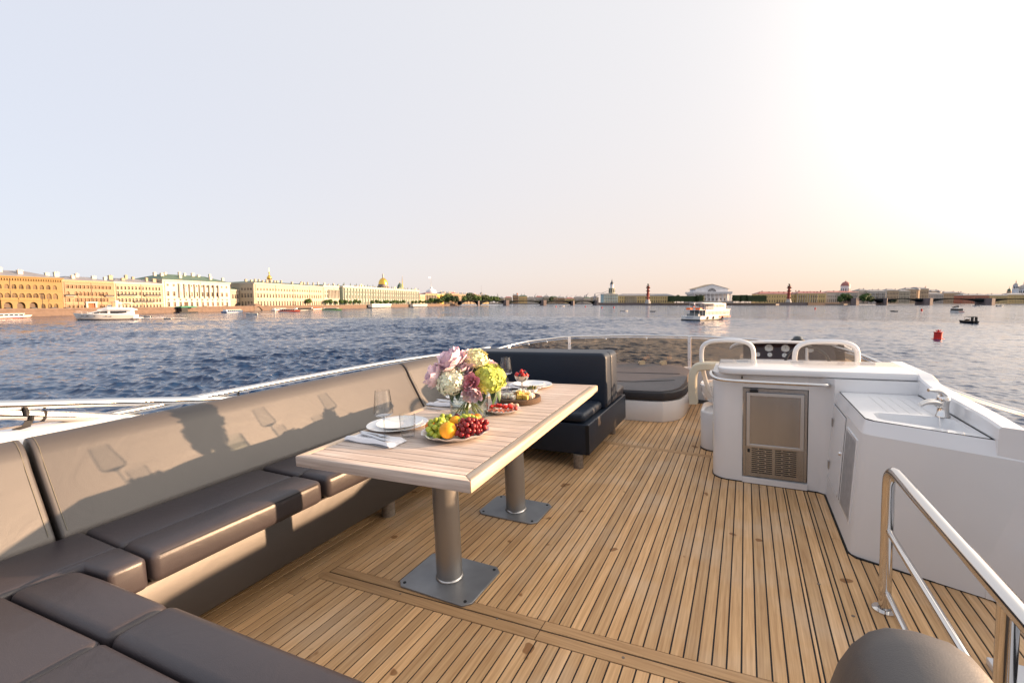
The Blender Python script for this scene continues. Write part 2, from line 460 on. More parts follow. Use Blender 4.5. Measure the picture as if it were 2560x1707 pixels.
ordw = ['first', 'second', 'third', 'fourth', 'fifth', 'sixth', 'seventh', 'eighth', 'ninth', 'tenth', 'eleventh', 'twelfth', 'thirteenth', 'fourteenth', 'fifteenth', 'sixteenth', 'seventeenth', 'eighteenth', 'nineteenth', 'twentieth', 'twenty-first', 'twenty-second', 'twenty-third', 'twenty-fourth', 'twenty-fifth', 'twenty-sixth']
M_granite = mat('granite', (.14, .10, .08), .8, var=.18, scale=.5, bump=.3, bscale=3)
M_granite_grey = mat('grey_granite', (.16, .13, .13), .8, var=.2, scale=.4)
M_pave = mat('paving', (.14, .12, .11), .85, var=.15, scale=.3)
M_foam = mat('foam', (.75, .76, .78), .7, var=.2, scale=.6)
M_leafA = mat('leaf_dark', (.030, .058, .018), .6, var=.4, scale=.5, objvar=.2)
M_leafB = mat('leaf_fresh', (.055, .11, .022), .6, var=.4, scale=.5, objvar=.2)
M_bark = mat('bark', (.06, .045, .035), .9)

def K(px): return (px - 1280) / 1142.2
def at(px, D, z=0.0): return Vector((K(px) * D, D, z))
def zof(py, D): return CAM_H + (755 - py) * D / 1142.2
QU = Vector((.187, .982)).normalized(); QN = Vector((-QU.y, QU.x)); Q0 = Vector((-235, 210))
def quay(px, off=0.0):
    """point of the left embankment seen at photo column px, off metres behind the quay edge"""
    k = K(px); o = Q0 + QN * off
    s = (k * o.y - o.x) / (QU.x - k * QU.y)
    return o + QU * s
STREET = 2.9

# land sheets
def sheet(name, poly, z, m):
    mb = MB().prism(poly, z - 3.5, z)
    o = obj(name, mb, m, smooth=False, fix=True); tag(o, kind='structure'); return o
qa, qb = quay(-420), quay(1149)
far = qa + QN * 900; far2 = qb + QN * 900
sheet('embankment', [tuple(qa + QN * .6), tuple(qb + QN * .6), tuple(far2), tuple(far)], STREET, M_pave)
sheet('far_shore', [(-1400, 1560), (-1400, 5200), (2600, 5200), (2600, 1560)], 2.4, M_pave)
sheet('island_ground', [tuple(at(1490, 1046).xy), tuple(at(1652, 1046).xy), tuple(at(1660, 1010).xy), tuple(at(1940, 985).xy), tuple(at(1950, 1012).xy), tuple(at(2110, 1018).xy),
                        tuple(at(2135, 1035).xy), tuple(at(2100, 1540).xy), tuple(at(1490, 1540).xy)], 3.3, M_pave)

# quay wall of the left bank, in courses of granite, with a parapet
def quay_wall(name, label, p0, p1, z1, m, par=True, arch=None):
    """wall thing standing along p0 -> p1 (plan), z 0..z1: long stone courses, coping, parapet"""
    p0 = Vector(p0[:2]); p1 = Vector(p1[:2]); L = (p1 - p0).length; u = (p1 - p0) / L
    t = thing(name, label, 'quay wall', (p0.x, p0.y, 0), math.atan2(u.y, u.x))
    n = 4; h = (z1 + .6) / n
    cour = MB()
    for i in range(n):
        z = -.6 + i * h
        cour = MB().box(0, L, -.05 * (n - i), 1.2, z + .04, z + h - .04)
        obj('stone_course', cour, m, t, smooth=False, absolute=False)
    obj('core', MB().box(0.05, L - .05, .02, 1.1, -1, z1 - .02), m, t, smooth=False, absolute=False)
    obj('coping', MB().box(-.1, L + .1, -.3, 1.3, z1, z1 + .28), m, t, smooth=False, absolute=False)
    if par: obj('parapet', MB().box(0, L, .1, .5, z1 + .28, z1 + 1.05), m, t, smooth=False, absolute=False)
    return t
a, b, c, d = quay(-420), quay(634), quay(655), quay(1149)
quay_wall('quay_wall', 'long pink granite quay wall below the yellow palaces on the left bank', a, b, 2.9, M_granite)
quay_wall('quay_wall', 'pink granite quay wall beyond the canal mouth in front of the green palace', c, d, 2.9, M_granite)
# canal bridge between the two
bt = thing('canal_bridge', 'small humped granite bridge over the dark canal mouth in the left quay', 'bridge', (b.x, b.y, 0), math.atan2(QU.y, QU.x))
Lb = (c - b).length; m_ = MB()
xs = [Lb * i / 12 for i in range(13)]
up = [(x, 2.9 + 1.7 * math.sin(math.pi * x / Lb)) for x in xs]; lo = [(x, .2 + 3.2 * math.sin(math.pi * x / Lb)) for x in xs]
m_.prism_y([(x, z) for x, z in lo] + [(x, z + .9) for x, z in up[::-1]], -.3, 8)
obj('arch', m_, M_granite, bt, smooth=False, absolute=False, fix=True)
quay_wall('quay_wall', 'dark granite quay wall under the pale blue tower building', at(1490, 1045), at(1652, 1045), 4.2, M_granite_grey)
quay_wall('quay_wall', 'granite quay wall in front of the white temple with the pediment', at(1652, 1008), at(1940, 984), 3.4, M_granite)
quay_wall('quay_wall', 'dark granite quay wall below the right red lighthouse column', at(1940, 1008), at(2020, 1010), 5.0, M_granite_grey)
quay_wall('quay_wall', 'warm granite quay wall leading to the right bridge', at(2020, 1008), at(2132, 1030), 5.0, M_granite)

# ------------------------------------------------------------------ buildings
M_pane = mat('window_glass', (.035, .03, .03), .12, spec=.6, objvar=.5)
M_pane_w = mat('window_glass_warm', (.10, .07, .045), .15, spec=.6, objvar=.5)
M_trim = mat('white_trim', (.46, .43, .38), .7)
M_rgreen = mat('green_copper_roof', (.075, .125, .09), .55, var=.15, scale=.2)
M_rgrey = mat('grey_sheet_roof', (.19, .19, .205), .45, var=.15, scale=.2)
M_rred = mat('red_sheet_roof', (.33, .13, .115), .55, var=.15, scale=.2)
M_pipe = mat('drainpipe_zinc', (.16, .13, .10), .6)
M_gold = mat('gilded_dome', (.85, .52, .10), .28, metal=1.0)
M_darkiron = mat('dark_iron', (.03, .032, .035), .5, metal=.4)
WALL = {}
def wallm(name, col): 
    return mat(name, col, .85, var=.07, scale=.15)

WIN_CACHE = {}
def window_mesh(w, h, arch, frame_m, pane_m):
    key = (round(w, 2), round(h, 2), arch, frame_m.name, pane_m.name)
    if key in WIN_CACHE: return WIN_CACHE[key]
    mb = MB(); mb.slot(1)
    if arch:
        rr = w / 2; zs = h - rr
        mb.add([(-rr, 0, 0), (rr, 0, 0)] + [(rr * math.cos(math.pi * i / 8), 0, zs + rr * math.sin(math.pi * i / 8)) for i in range(9)], [tuple(range(11))])
    else: mb.add([(-w / 2, 0, 0), (w / 2, 0, 0), (w / 2, 0, h), (-w / 2, 0, h)], [(0, 1, 2, 3)])
    mb.slot(0); t = min(.14, w * .09)
    mb.box(-t / 2, t / 2, -.06, -.005, 0, h); mb.box(-w / 2, w / 2, -.06, -.005, h * .62, h * .62 + t)
    mb.box(-w / 2, w / 2, -.3, .0, -.12, 0)                            # sill
    me = mb.mesh('window', [frame_m, pane_m]); WIN_CACHE[key] = me
    return me

def facade(L, H, depth, rows, rev=.3):
    """box body whose front (y = 0) has real openings with reveals; rows: (z0, z1, [(xc, w)...], arch)"""
    mb = MB(); wins = []; z = 0.0
    q = lambda x0, x1, za, zb: mb.add([(x0, 0, za), (x1, 0, za), (x1, 0, zb), (x0, 0, zb)], [(0, 1, 2, 3)]) if x1 - x0 > 1e-4 and zb - za > 1e-4 else None
    for z0, z1, ws, arch in sorted(rows, key=lambda r: r[0]):
        q(0, L, z, z0); x = 0.0
        for xc, w in sorted(ws):
            a, b = xc - w / 2, xc + w / 2
            q(x, a, z0, z1)
            if arch:
                rr = w / 2; zs = z1 - rr
                pt = [(xc + rr * math.cos(math.pi * i / 8), zs + rr * math.sin(math.pi * i / 8)) for i in range(9)]
                mb.add([(pt[0][0], 0, pt[0][1]), (b, 0, z1)] + [(p_[0], 0, p_[1]) for p_ in (pt[4], pt[3], pt[2], pt[1])], [tuple(range(6))])
                mb.add([(p_[0], 0, p_[1]) for p_ in (pt[8], pt[7], pt[6], pt[5], pt[4])] + [(a, 0, z1)], [tuple(range(6))])
                loop = [(a, z0)] + [(a, zs)] + pt[::-1][1:-1] + [(b, zs), (b, z0)]
            else: loop = [(a, z0), (a, z1), (b, z1), (b, z0)]
            vs = [(px, 0, pz) for px, pz in loop] + [(px, rev, pz) for px, pz in loop]; n = len(loop)
            mb.add(vs, [(i, (i + 1) % n, n + (i + 1) % n, n + i) for i in range(n)])
            wins.append((xc, z0, w, z1 - z0, arch)); x = b
        q(x, L, z0, z1); z = z1
    q(0, L, z, H)
    mb.add([(0,0,0),(0,depth,0),(0,depth,H),(0,0,H),(L,0,0),(L,depth,0),(L,depth,H),(L,0,H)], [(0,3,2,1),(4,5,6,7),(1,2,6,5),(3,7,6,2)])
    return mb, wins

def bays(L, n, w, margin=0.0, skip=()):
    st = (L - 2 * margin) / n
    return [(margin + st * (i + .5), w) for i in range(n) if i not in skip]

CHIM = {}
def chimney_mesh(m):
    if m.name not in CHIM:
        CHIM[m.name] = MB().box(-.9, .9, -.55, .55, 0, 2.1).box(-1.05, 1.05, -.7, .7, 2.1, 2.4).box(-.6, -.2, -.25, .25, 2.4, 2.8).box(.2, .6, -.25, .25, 2.4, 2.8).mesh('chimney', m)
    return CHIM[m.name]

def building(name, label, P0, P1, zb, zt, rows, wall_m, roof_m=None, depth=16, roof_h=2.4, cornice_m=None, cat='building',
             frame_m=None, pane_m=None, chims=0, chim_m=None, bands=(), hip=True, columns=None, parapet=0, rev=.45, group=None, cor=.7):
    """a palace front between plan points P0 -> P1 (left -> right as seen from the river)"""
    P0 = Vector(P0[:2]); P1 = Vector(P1[:2]); L = (P1 - P0).length; u = (P1 - P0) / L; H = zt - zb
    t = thing(name, label, cat, (P0.x, P0.y, zb), math.atan2(u.y, u.x), group)
    cornice_m = cornice_m or M_trim; frame_m = frame_m or M_trim; pane_m = pane_m or M_pane
    rr = [(a * H, b * H, ws(L) if callable(ws) else ws, arch) for a, b, ws, arch in rows]
    mb, wins = facade(L, H, depth, rr, rev)
    obj('wall', mb, wall_m, t, smooth=False, absolute=False)
    for x, z, w, h, arch in wins:
        place('window', window_mesh(w, h, arch, frame_m, pane_m), t, (x, rev, z))
    obj('cornice', MB().box(-.5, L + .5, -cor, depth + .5, H, H + .55).box(-.25, L + .25, -cor * .5, depth + .25, H - .6, H), cornice_m, t, smooth=False, absolute=False)
    for i, f in enumerate(bands):
        obj('string_course', MB().box(-.08, L + .08, -.25, -.01, f * H, f * H + .4), cornice_m, t, smooth=False, absolute=False)
    for k in range(0 if L < 20 else max(2, int(L / 22))):
        x = L * (k + .03) / max(2, int(L / 22)) + .6
        obj('drainpipe', MB().cyl((x, -.16, .2), (x, -.16, H - .1), .11, n=5), M_pipe, t, smooth=False, absolute=False)
    z0 = H + .55
    if parapet:
        obj('parapet', MB().box(.2, L - .2, -.2, .4, z0, z0 + parapet), cornice_m, t, smooth=False, absolute=False)
    if roof_m:
        i = min(depth * .45, L * .3) if hip else .01
        rf = obj('roof', MB().prism([(-.3, -.3), (L + .3, -.3), (L + .3, depth + .3), (-.3, depth + .3)], z0, z0 + roof_h,
                               [(i, depth * .45), (L - i, depth * .45), (L - i, depth * .55), (i, depth * .55)]), roof_m, t, smooth=False, absolute=False)
        g = random.Random(label)
        for k in range(chims):
            x = L * (k + .5 + g.uniform(-.25, .25)) / chims; y = depth * g.choice((.2, .3, .42))
            c = place('chimney', chimney_mesh(chim_m or M_trim), rf, (x, y, z0 + roof_h * y / (depth * .45) - .5)); c.scale = (g.uniform(.7, 1.25), 1, g.uniform(.7, 1.15))
    if columns:
        x0, x1, n, za, zb2, r, m = columns
        for k in range(n):
            x = (x0 + (x1 - x0) * k / max(1, n - 1)) * L
            obj('column', MB().lathe([(r * 1.25, za * H), (r * 1.25, za * H + .5), (r, za * H + .6), (r * .85, zb2 * H - .9), (r * 1.35, zb2 * H - .25), (r * 1.35, zb2 * H)], 10, (x, -r * 1.2, 0)), m, t, absolute=False)
    return t, L, H

w_ochre = wallm('ochre_stucco', (.225, .155, .07)); w_pink = wallm('pinkish_stucco', (.29, .20, .13)); w_pale = wallm('pale_yellow_stucco', (.37, .31, .22))
w_white = wallm('white_stucco', (.47, .44, .39)); w_cream = wallm('cream_stucco', (.38, .335, .26)); w_green = wallm('pale_green_stucco', (.235, .29, .255))
w_lgreen = wallm('grey_green_stucco', (.35, .36, .30)); w_grey = wallm('grey_stucco', (.42, .40, .38)); w_blue = wallm('pale_blue_stucco', (.36, .50, .52))
w_yel = wallm('yellow_stucco', (.52, .40, .20)); w_wht2 = wallm('cool_white_stucco', (.70, .70, .72)); w_tan = wallm('tan_stucco', (.42, .32, .22)); w_red = wallm('red_brick_wall', (.42, .17, .11))
M_ochre_trim = mat('ochre_trim', (.24, .16, .065), .8)

# 1 ochre palace with the arched porch
P0, P1 = quay(-150, 18), quay(158, 18)
n1 = 15
t1, L1, H1 = building('ochre_palace', 'ochre yellow palace with arched windows and a porch at the left edge', P0, P1, STREET, 19.4,
    [(.045, .19, lambda L: bays(L, n1, 1.9, 2, (7, 8, 9)), True), (.34, .52, lambda L: bays(L, n1, 2.3, 2), True), (.645, .785, lambda L: bays(L, n1, 1.9, 2), True)],
    w_ochre, M_rgrey, 22, 3.2, M_ochre_trim, frame_m=M_ochre_trim, pane_m=M_pane_w, chims=5, bands=(.30, .60), cor=1.2)
for i in range(44):
    x = L1 * (i + .5) / 44
    obj('bracket', MB().box(x - .3, x + .3, -.75, -.01, H1 - 1.5, H1 - .62), M_ochre_trim, t1, smooth=False, absolute=False)
px_ = L1 * (2 + 8.5 * (L1 - 4) / n1) / L1
mbp, wp = facade(15.5, 5.0, 3.6, [(0.0, 4.1, [(2.6, 3.4), (7.75, 3.4), (12.9, 3.4)], True)], .9)
po = obj('porch', mbp, w_ochre, t1, smooth=False, absolute=False); po.location = (px_ - 7.75, -3.61, 0)
o = obj('porch_terrace', MB().box(-.4, 15.9, -.4, 3.6, 5.0, 5.4).box(-.3, 15.8, -.3, -.1, 5.4, 6.2), M_ochre_trim, po, smooth=False, absolute=False)
for k in range(3):
    obj('porch_door', MB().box(-1.5, 1.5, 1.2, 1.4, 0.0, 3.6), mat('dark_wood_door', (.07, .04, .025), .5), po, smooth=False, absolute=False).location = (2.6 + 5.15 * k, 0, 0)

# 2 pinkish mansion with red door
t2, L2, H2 = building('pink_mansion', 'pinkish mansion with a red-brown doorway beside the ochre palace', quay(158.5, 18), quay(287, 18), STREET, 18.6,
    [(.04, .15, lambda L: bays(L, 12, 1.5, 1.5, (5, 6)), False), (.27, .395, lambda L: [(x, w) for i, (x, w) in enumerate(bays(L, 12, 1.7, 1.5)) if i not in (1, 11)], False),
     (.48, .63, lambda L: bays(L, 12, 1.6, 1.5, (1, 11)), True), (.745, .86, lambda L: bays(L, 12, 1.6, 1.5), False)],
    w_pink, M_rgrey, 18, 2.4, mat('pink_trim', (.40, .27, .17), .8), chims=5, bands=(.22, .45), frame_m=mat('pink_trim', (.40, .27, .17)), pane_m=M_pane_w, chim_m=M_trim)
obj('door', MB().box(L2 * .5 - 1.9, L2 * .5 + 1.9, -.08, .12, 0, 3.3), mat('red_brown_door', (.28, .07, .02), .5), t2, smooth=False, absolute=False)
obj('door_surround', MB().box(L2 * .5 - 2.9, L2 * .5 - 1.95, -.9, -.01, 0, 3.5).box(L2 * .5 + 1.95, L2 * .5 + 2.9, -.9, -.01, 0, 3.5).box(L2 * .5 - 3.2, L2 * .5 + 3.2, -1.1, -.01, 3.5, 4.3), M_trim, t2, smooth=False, absolute=False)
def balcony(t, x0, x1, z):
    b_ = obj('balcony', MB().box(x0, x1, -1.3, -.01, z, z + .25), M_trim, t, smooth=False, absolute=False)
    obj('balustrade', MB().box(x0, x1, -1.25, -1.15, z + .25, z + 1.1), M_darkiron, b_, smooth=False, absolute=False)
balcony(t2, .5, 5.2, 7.2); balcony(t2, L2 - 6, L2 - 1, 7.2)

# 3 pale yellow house
t3, L3, H3 = building('pale_yellow_house', 'pale yellow house with small dark windows and three balconies', quay(287.5, 18), quay(407.5, 18), STREET, 18.7,
    [(.045, .15, lambda L: bays(L, 13, 1.3, 1), False), (.26, .40, lambda L: bays(L, 13, 1.5, 1), False), (.52, .66, lambda L: bays(L, 13, 1.4, 1), False), (.75, .87, lambda L: bays(L, 13, 1.3, 1), False)],
    w_pale, M_rgrey, 18, 2.6, chims=6, bands=(.21,), chim_m=w_pale)
balcony(t3, 2, 12.5, 7.8); balcony(t3, L3 - 13, L3 - 2, 7.8); balcony(t3, L3 * .36, L3 * .78, 3.7)

# 4 white theatre with half columns and green roof
t4, L4, H4 = building('white_theatre', 'white columned theatre with a green roof on the left bank', quay(408.5, 18), quay(577, 18), STREET, 21.6,
    [(.055, .225, lambda L: bays(L, 12, 1.9, 1.5, (3,)), False), (.28, .335, lambda L: bays(L, 12, 1.4, 1.5), False), (.44, .60, lambda L: bays(L, 12, 2.0, 1.5), False), (.80, .875, lambda L: bays(L, 12, 1.6, 1.5), False)],
    w_white, M_rgreen, 26, 4.4, chims=11, bands=(.36,), pane_m=M_pane_w, columns=(.21, .79, 9, .385, .90, .62, w_white))
obj('door', MB().box(L4 * .3 - 1.6, L4 * .3 + 1.6, -.08, .12, 0, 4.2), mat('dark_wood_door', (.07, .04, .025)), t4, smooth=False, absolute=False)
# link gallery over the canal
t4b, _, _ = building('arched_gallery', 'low cream gallery with a green roof bridging the canal', quay(577.5, 22), quay(606, 22), STREET, 16.6,
    [(.02, .27, [(7.5, 9.0)], True), (.50, .74, lambda L: bays(L, 4, 1.7, .8), False)], w_cream, M_rgreen, 12, 1.8, bands=(.42,))
# 5 long cream palace
cor_ = quay(637, 8); side = cor_ + QN * 13.6
t5, L5, H5 = building('long_cream_palace', 'long cream palace with three even rows of dark windows', cor_, quay(808, 8), STREET, 22.4,
    [(.05, .24, lambda L: bays(L, 25, 1.7, 2), False), (.40, .56, lambda L: bays(L, 25, 1.7, 2), False), (.71, .80, lambda L: bays(L, 25, 1.6, 2), False)],
    w_cream, M_rgreen, 30, 2.0, chims=20, bands=(.33, .63), chim_m=w_cream)
# its end wall towards the canal
mbs, ws_ = facade(13.4, H5 - .6, .6, [(.05 * H5, .24 * H5, bays(13.4, 4, 1.7, 1), True), (.40 * H5, .56 * H5, bays(13.4, 4, 1.7, 1), False), (.71 * H5, .80 * H5, bays(13.4, 4, 1.6, 1), False)], .3)
ew = obj('end_wall', mbs, w_cream, t5, smooth=False, absolute=False); ew.location = (-.61, 13.5, 0); ew.rotation_euler = (0, 0, -math.pi / 2)
for x, z, w, h, arch in ws_: place('window', window_mesh(w, h, arch, M_trim, M_pane), ew, (x, .3, z))
# 6 small pavilion palace
t6, L6, H6 = building('small_pavilion_palace', 'narrow pale palace with a columned upper storey beside the green palace', quay(809, 16), quay(857, 16), STREET, 23.2,
    [(.06, .22, lambda L: bays(L, 9, 1.6, 1.5), True), (.45, .60, lambda L: bays(L, 9, 1.6, 1.5), False), (.68, .79, lambda L: bays(L, 9, 1.4, 1.5), False)],
    w_lgreen, M_rgreen, 20, 2.2, chims=5, bands=(.36,), columns=(.24, .76, 8, .40, .86, .6, M_trim), parapet=1.0)
# 7 green and white winter residence
P0, P1 = quay(858, 12), quay(1048, 12)
t7, L7, H7 = building('green_palace', 'huge green palace with white columns and rooftop statues', P0, P1, STREET, 23.8,
    [(.05, .20, lambda L: bays(L, 32, 1.9, 3), True), (.40, .58, lambda L: bays(L, 32, 2.0, 3), False), (.70, .80, lambda L: bays(L, 32, 1.9, 3), False)],
    w_green, M_rgreen, 30, 1.6, chims=14, bands=(.33,), frame_m=mat('palace_white', (.50, .47, .41), .7), pane_m=M_pane_w, parapet=1.2, chim_m=w_green)
M_pw = MATS['palace_white']
colm = MB().lathe([(.85, .01), (.85, .9), (.62, 1.0), (.52, 6.2), (.9, 6.8), (.9, 7.3), (.7, 7.4)], 8).mesh('column', M_pw, True)
col2 = MB().lathe([(.85, .01), (.62, .3), (.52, 10.6), (.9, 11.6), (.9, 12.3)], 8).mesh('column', M_pw, True)
statm = MB().lathe([(.5, 0), (.55, 1.0), (.3, 1.05), (.42, 1.9), (.36, 2.7), (.16, 3.0), (.22, 3.25), (0, 3.5)], 7).mesh('statue', mat('bronze_green', (.10, .13, .10), .6), True)
st = (L7 - 6) / 32
for i in range(33):
    x = 3 + st * i
    place('column', colm, t7, (x, -.75, .02)); place('column', col2, t7, (x, -.75, 7.55))
    if i % 2 == 0: place('statue', statm, t7, (x, .1, H7 + 1.75))
for f in (.18, .60, .93):
    g_ = obj('gable', MB().prism_y([(L7 * f - 5, H7 + .55), (L7 * f + 5, H7 + .55), (L7 * f + 3.6, H7 + 3.6), (L7 * f, H7 + 5.0), (L7 * f - 3.6, H7 + 3.6)], -.9, .3), M_pw, t7, smooth=False, absolute=False)
    obj('gilded_panel', MB().cyl((L7 * f, -.95, H7 + 2.6), (L7 * f, -.91, H7 + 2.6), 1.4, n=14), M_gold, g_, absolute=False)

# domes and spires behind the left bank
def dome_thing(name, label, px, D, parts, cat='dome'):
    """stack of turned parts (name, material, profile in metres above street)"""
    p = at(px, D, STREET); t = thing(name, label, cat, p)
    for nm, m, prof, n in parts: obj(nm, MB().lathe(prof, n), m, t, absolute=False)
    return t
sc = 460 / 1142.2
dome_thing('church_cupola', 'small gilded onion cupola rising behind the long cream palace', 676, 466, [
    ('base_block', w_cream, [(5.5, 0), (5.5, 22), (0, 22)], 4), ('drum', w_cream, [(2.2, 21), (2.2, 26.2), (2.5, 26.4), (2.5, 26.9), (0, 26.9)], 14),
    ('onion', M_gold, [(1.9, 26.9), (2.35, 28), (2.3, 29), (1.3, 30.6), (.5, 31.6), (.42, 32.6), (.8, 33.2), (.6, 34), (.15, 35)], 16), ('cross', M_gold, [(.14, 35), (.12, 38), (0, 38.1)], 6)], 'cupola')
c_ = 1450 / 1142.2
M_dgranite = mat('drum_stone', (.26, .22, .22), .8)
t = dome_thing('cathedral_dome', 'great gilded cathedral dome with lantern behind the green palace', 959, 1450, [
    ('base_block', w_grey, [(28, 0), (28, 44), (0, 44)], 4), ('drum', M_dgranite, [(17, 38), (17, 52), (18, 52.4), (18, 54), (15, 54.2), (15, 58), (15.8, 58.3), (15.8, 59.5), (0, 59.5)], 24),
    ('dome', M_gold, [(14.6, 59.5), (14.4, 64), (12.8, 70), (9.5, 75.5), (5, 79), (3.2, 80), (0, 80)], 28), ('lantern', mat('lantern_stone', (.45, .40, .36), .7), [(3.2, 79.8), (2.6, 81), (2.4, 88), (3, 88.4), (2.4, 90), (1.0, 93), (.3, 95), (0, 96)], 12)], 'dome')
for k in range(16):
    a_ = 2 * math.pi * k / 16
    obj('drum_column', MB().cyl((18.3 * math.cos(a_), 18.3 * math.sin(a_), 40), (18.3 * math.cos(a_), 18.3 * math.sin(a_), 52), .8, n=6), M_dgranite, t, absolute=False)
dome_thing('gilded_spire', 'thin gilded needle spire behind the green palace', 1006.5, 1080, [
    ('tower', w_yel, [(5, 0), (5, 34), (0, 34)], 4), ('needle', M_gold, [(2.0, 34), (2.1, 42), (1.2, 44), (.9, 50), (.25, 62), (.6, 63), (.1, 64), (0, 66)], 8)], 'spire')
dome_thing('green_corner_dome', 'small green dome with a gilded ball right of the cathedral dome', 1000.5, 800, [
    ('tower', w_green, [(5, 0), (5, 30), (0, 30)], 4), ('dome', M_rgreen, [(4.6, 30), (4.4, 32), (3.2, 34.5), (1.4, 36.4), (.5, 37.5), (0, 37.6)], 14), ('ball', M_gold, [(0, 37.4), (.7, 38), (.7, 38.8), (0, 39.6)], 8)], 'dome')

# admiralty pavilion and lower city beyond
t8, L8, H8 = building('columned_pavilion', 'yellow pavilion with white columns and a flag beyond the green palace', at(1064, 800), at(1092, 812), STREET, 21.5,
    [(.1, .4, lambda L: bays(L, 5, 1.8, 1), False), (.55, .75, lambda L: bays(L, 5, 1.5, 1), False)], w_yel, M_rred, 26, 2.0, columns=(.06, .94, 7, .05, .88, .75, M_trim))
obj('dome', MB().lathe([(9, H8 + 1), (9, H8 + 4.5), (8, H8 + 6.5), (4, H8 + 8.6), (2, H8 + 9.4), (2, H8 + 12), (0, H8 + 13)], 18, (L8 * .8, 14, 0)), w_wht2, t8, absolute=False)
mast = obj('flag_mast', MB().cyl((L8 * .8, 14, H8 + 12), (L8 * .8, 14, H8 + 31), .22, .12, 6), M_trim, t8, absolute=False)
obj('flag', MB().box(L8 * .8 - 4.6, L8 * .8 - .2, 13.95, 14.05, H8 + 27.6, H8 + 30.4), mat('pale_flag', (.7, .72, .78), .8), mast, smooth=False, absolute=False)
building('yellow_wing', 'sunlit yellow wing with a plain wall right of the flagged pavilion', at(1092.4, 812), at(1109, 840), STREET, 21.0, [(.1, .75, lambda L: bays(L, 1, 5, 6), True)], wallm('bright_yellow_stucco', (.66, .42, .10)), M_rred, 24, 1.6)
building('low_red_roof_house', 'low house with a red roof tight beside the end of the green palace', at(1049.5, 760), at(1063.6, 790), STREET, 19, [(.1, .4, lambda L: bays(L, 4, 1.6, 1), False), (.55, .8, lambda L: bays(L, 4, 1.6, 1), False)], w_tan, M_rred, 24, 2)
FARB = [(1104, 1128, 900, 733.5, w_tan, M_rgrey, 'long grey-roofed house behind the yellow wing'), (1126, 1146, 930, 734.5, w_pink, M_rred, 'orange-tinted house with a red roof behind the trees'),
        (1146, 1172, 960, 736, w_tan, M_rgrey, 'tan house partly hidden by trees at the left bridgehead'), (1171, 1196, 990, 737.5, w_tan, M_rred, 'low brown-roofed house above the left bridgehead trees'),
        (1196, 1222, 1020, 739, w_yel, M_rgrey, 'yellow house with a domed turret behind the bridgehead trees')]
for i, (x0, x1, D, yt, wm, rm, lab) in enumerate(FARB):
    building('town_house', lab, at(x0, D), at(x1, D + 14), STREET, zof(yt, D), [(.12, .30, lambda L: bays(L, 7, 1.5, 1), False), (.42, .60, lambda L: bays(L, 7, 1.5, 1), False), (.72, .86, lambda L: bays(L, 7, 1.5, 1), False)], wm, rm, 20, 3, chims=3)
dome_thing('flag_turret', 'small slate turret with a flag above the bridgehead trees', 1203.5, 1060, [('turret', w_yel, [(5, 0), (5, 21), (0, 21)], 8), ('cap', M_rgrey, [(5.2, 21), (3.5, 24), (1, 26.5), (.2, 28), (.15, 42), (0, 42.1)], 10)], 'turret')

# distant bank seen over and under the left bridge
g = random.Random(3)
cols = [w_cream, w_tan, w_pink, w_yel, w_grey, w_white]
x = 1246.0; i = 0
while x < 1492:
    w = g.uniform(11, 24); D = 1640 + g.uniform(-60, 160)
    yt = 747.5 - g.uniform(0, 6) - (3 if 1250 < x < 1300 else 0)
    side = 'left' if x < 1330 else ('middle' if x < 1410 else 'right')
    wm = cols[i % 6]; rm = [M_rgrey, M_rred, M_rgrey, M_rgreen][i % 4]
    building('distant_house', '%s house with %s roof, %s from the left over the left bridge' % (wm.name.replace('_stucco', '').replace('_', ' '), {'grey_sheet_roof': 'a grey', 'red_sheet_roof': 'a red', 'green_copper_roof': 'a green'}[rm.name], ordw[i]),
             at(x, D), at(x + w, D), 2.4, zof(yt, D), [(.15, .35, lambda L: bays(L, 6, 1.8, 1), False), (.5, .72, lambda L: bays(L, 6, 1.8, 1), False)], wm, rm, 24, 4, chims=2, group='row of distant houses over the left bridge')
    x += w + g.uniform(-1, 2); i += 1

# harbour cranes on the skyline
M_crane = mat('crane_steel', (.30, .31, .35), .7)
def crane(px, ytop, D, jib, label, lean=0.35):
    p = at(px, D, 2.4); t = thing('harbour_crane', label, 'crane', p, 0, 'harbour cranes on the skyline')
    h = zof(ytop, D) - 2.4; s = h * .16
    m = MB()
    for a_, b_ in ((-1, -1), (1, -1), (1, 1), (-1, 1)): m.cyl((a_ * s, b_ * s, 0), (0, 0, h * .78), h * .022, n=5)
    obj('tower', m, M_crane, t, absolute=False)
    obj('jib', MB().cyl((-h * .12 * jib, 0, h * .45), (h * lean * jib, 0, h), h * .02, h * .012, 5), M_crane, t, absolute=False)
    obj('stay', MB().cyl((0, 0, h * .78), (h * lean * jib * .8, 0, h * .88), h * .012, n=4), M_crane, t, absolute=False)
    obj('cabin', MB().box(-s * .5, s * .5, -s * .4, s * .4, h * .4, h * .52), M_crane, t, smooth=False, absolute=False)
for px, yt, j, lab in [(1245, 731, -.3, 'tall lattice crane furthest left above the bridgehead trees'), (1301.5, 733, .3, 'thin crane just right of the red brick chimney'), (1312.5, 731.5, -.2, 'pale blue portal crane right of the red chimney'),
                       (1336.5, 733.5, .5, 'crane with a short jib over the second bridge pier'), (1364.5, 733, .3, 'slim crane over the middle span of the left bridge'), (1396.5, 736.5, .8, 'low crane right of the round treetop'),
                       (1415, 736.5, .6, 'small crane over the third bridge pier'), (1424, 738, 1., 'smallest crane over the third bridge pier'), (1437, 736, .6, 'crane left of the long grey shed'), (1461, 733, 1.2, 'leaning crane over the long grey shed'), (1465.5, 732.5, .5, 'upright crane over the long grey shed')]:
    crane(px, yt, 2300, j, lab)
crane(1487, 727, 1500, 1.0, 'largest crane leaning right beside the pale blue tower building', 1.0)
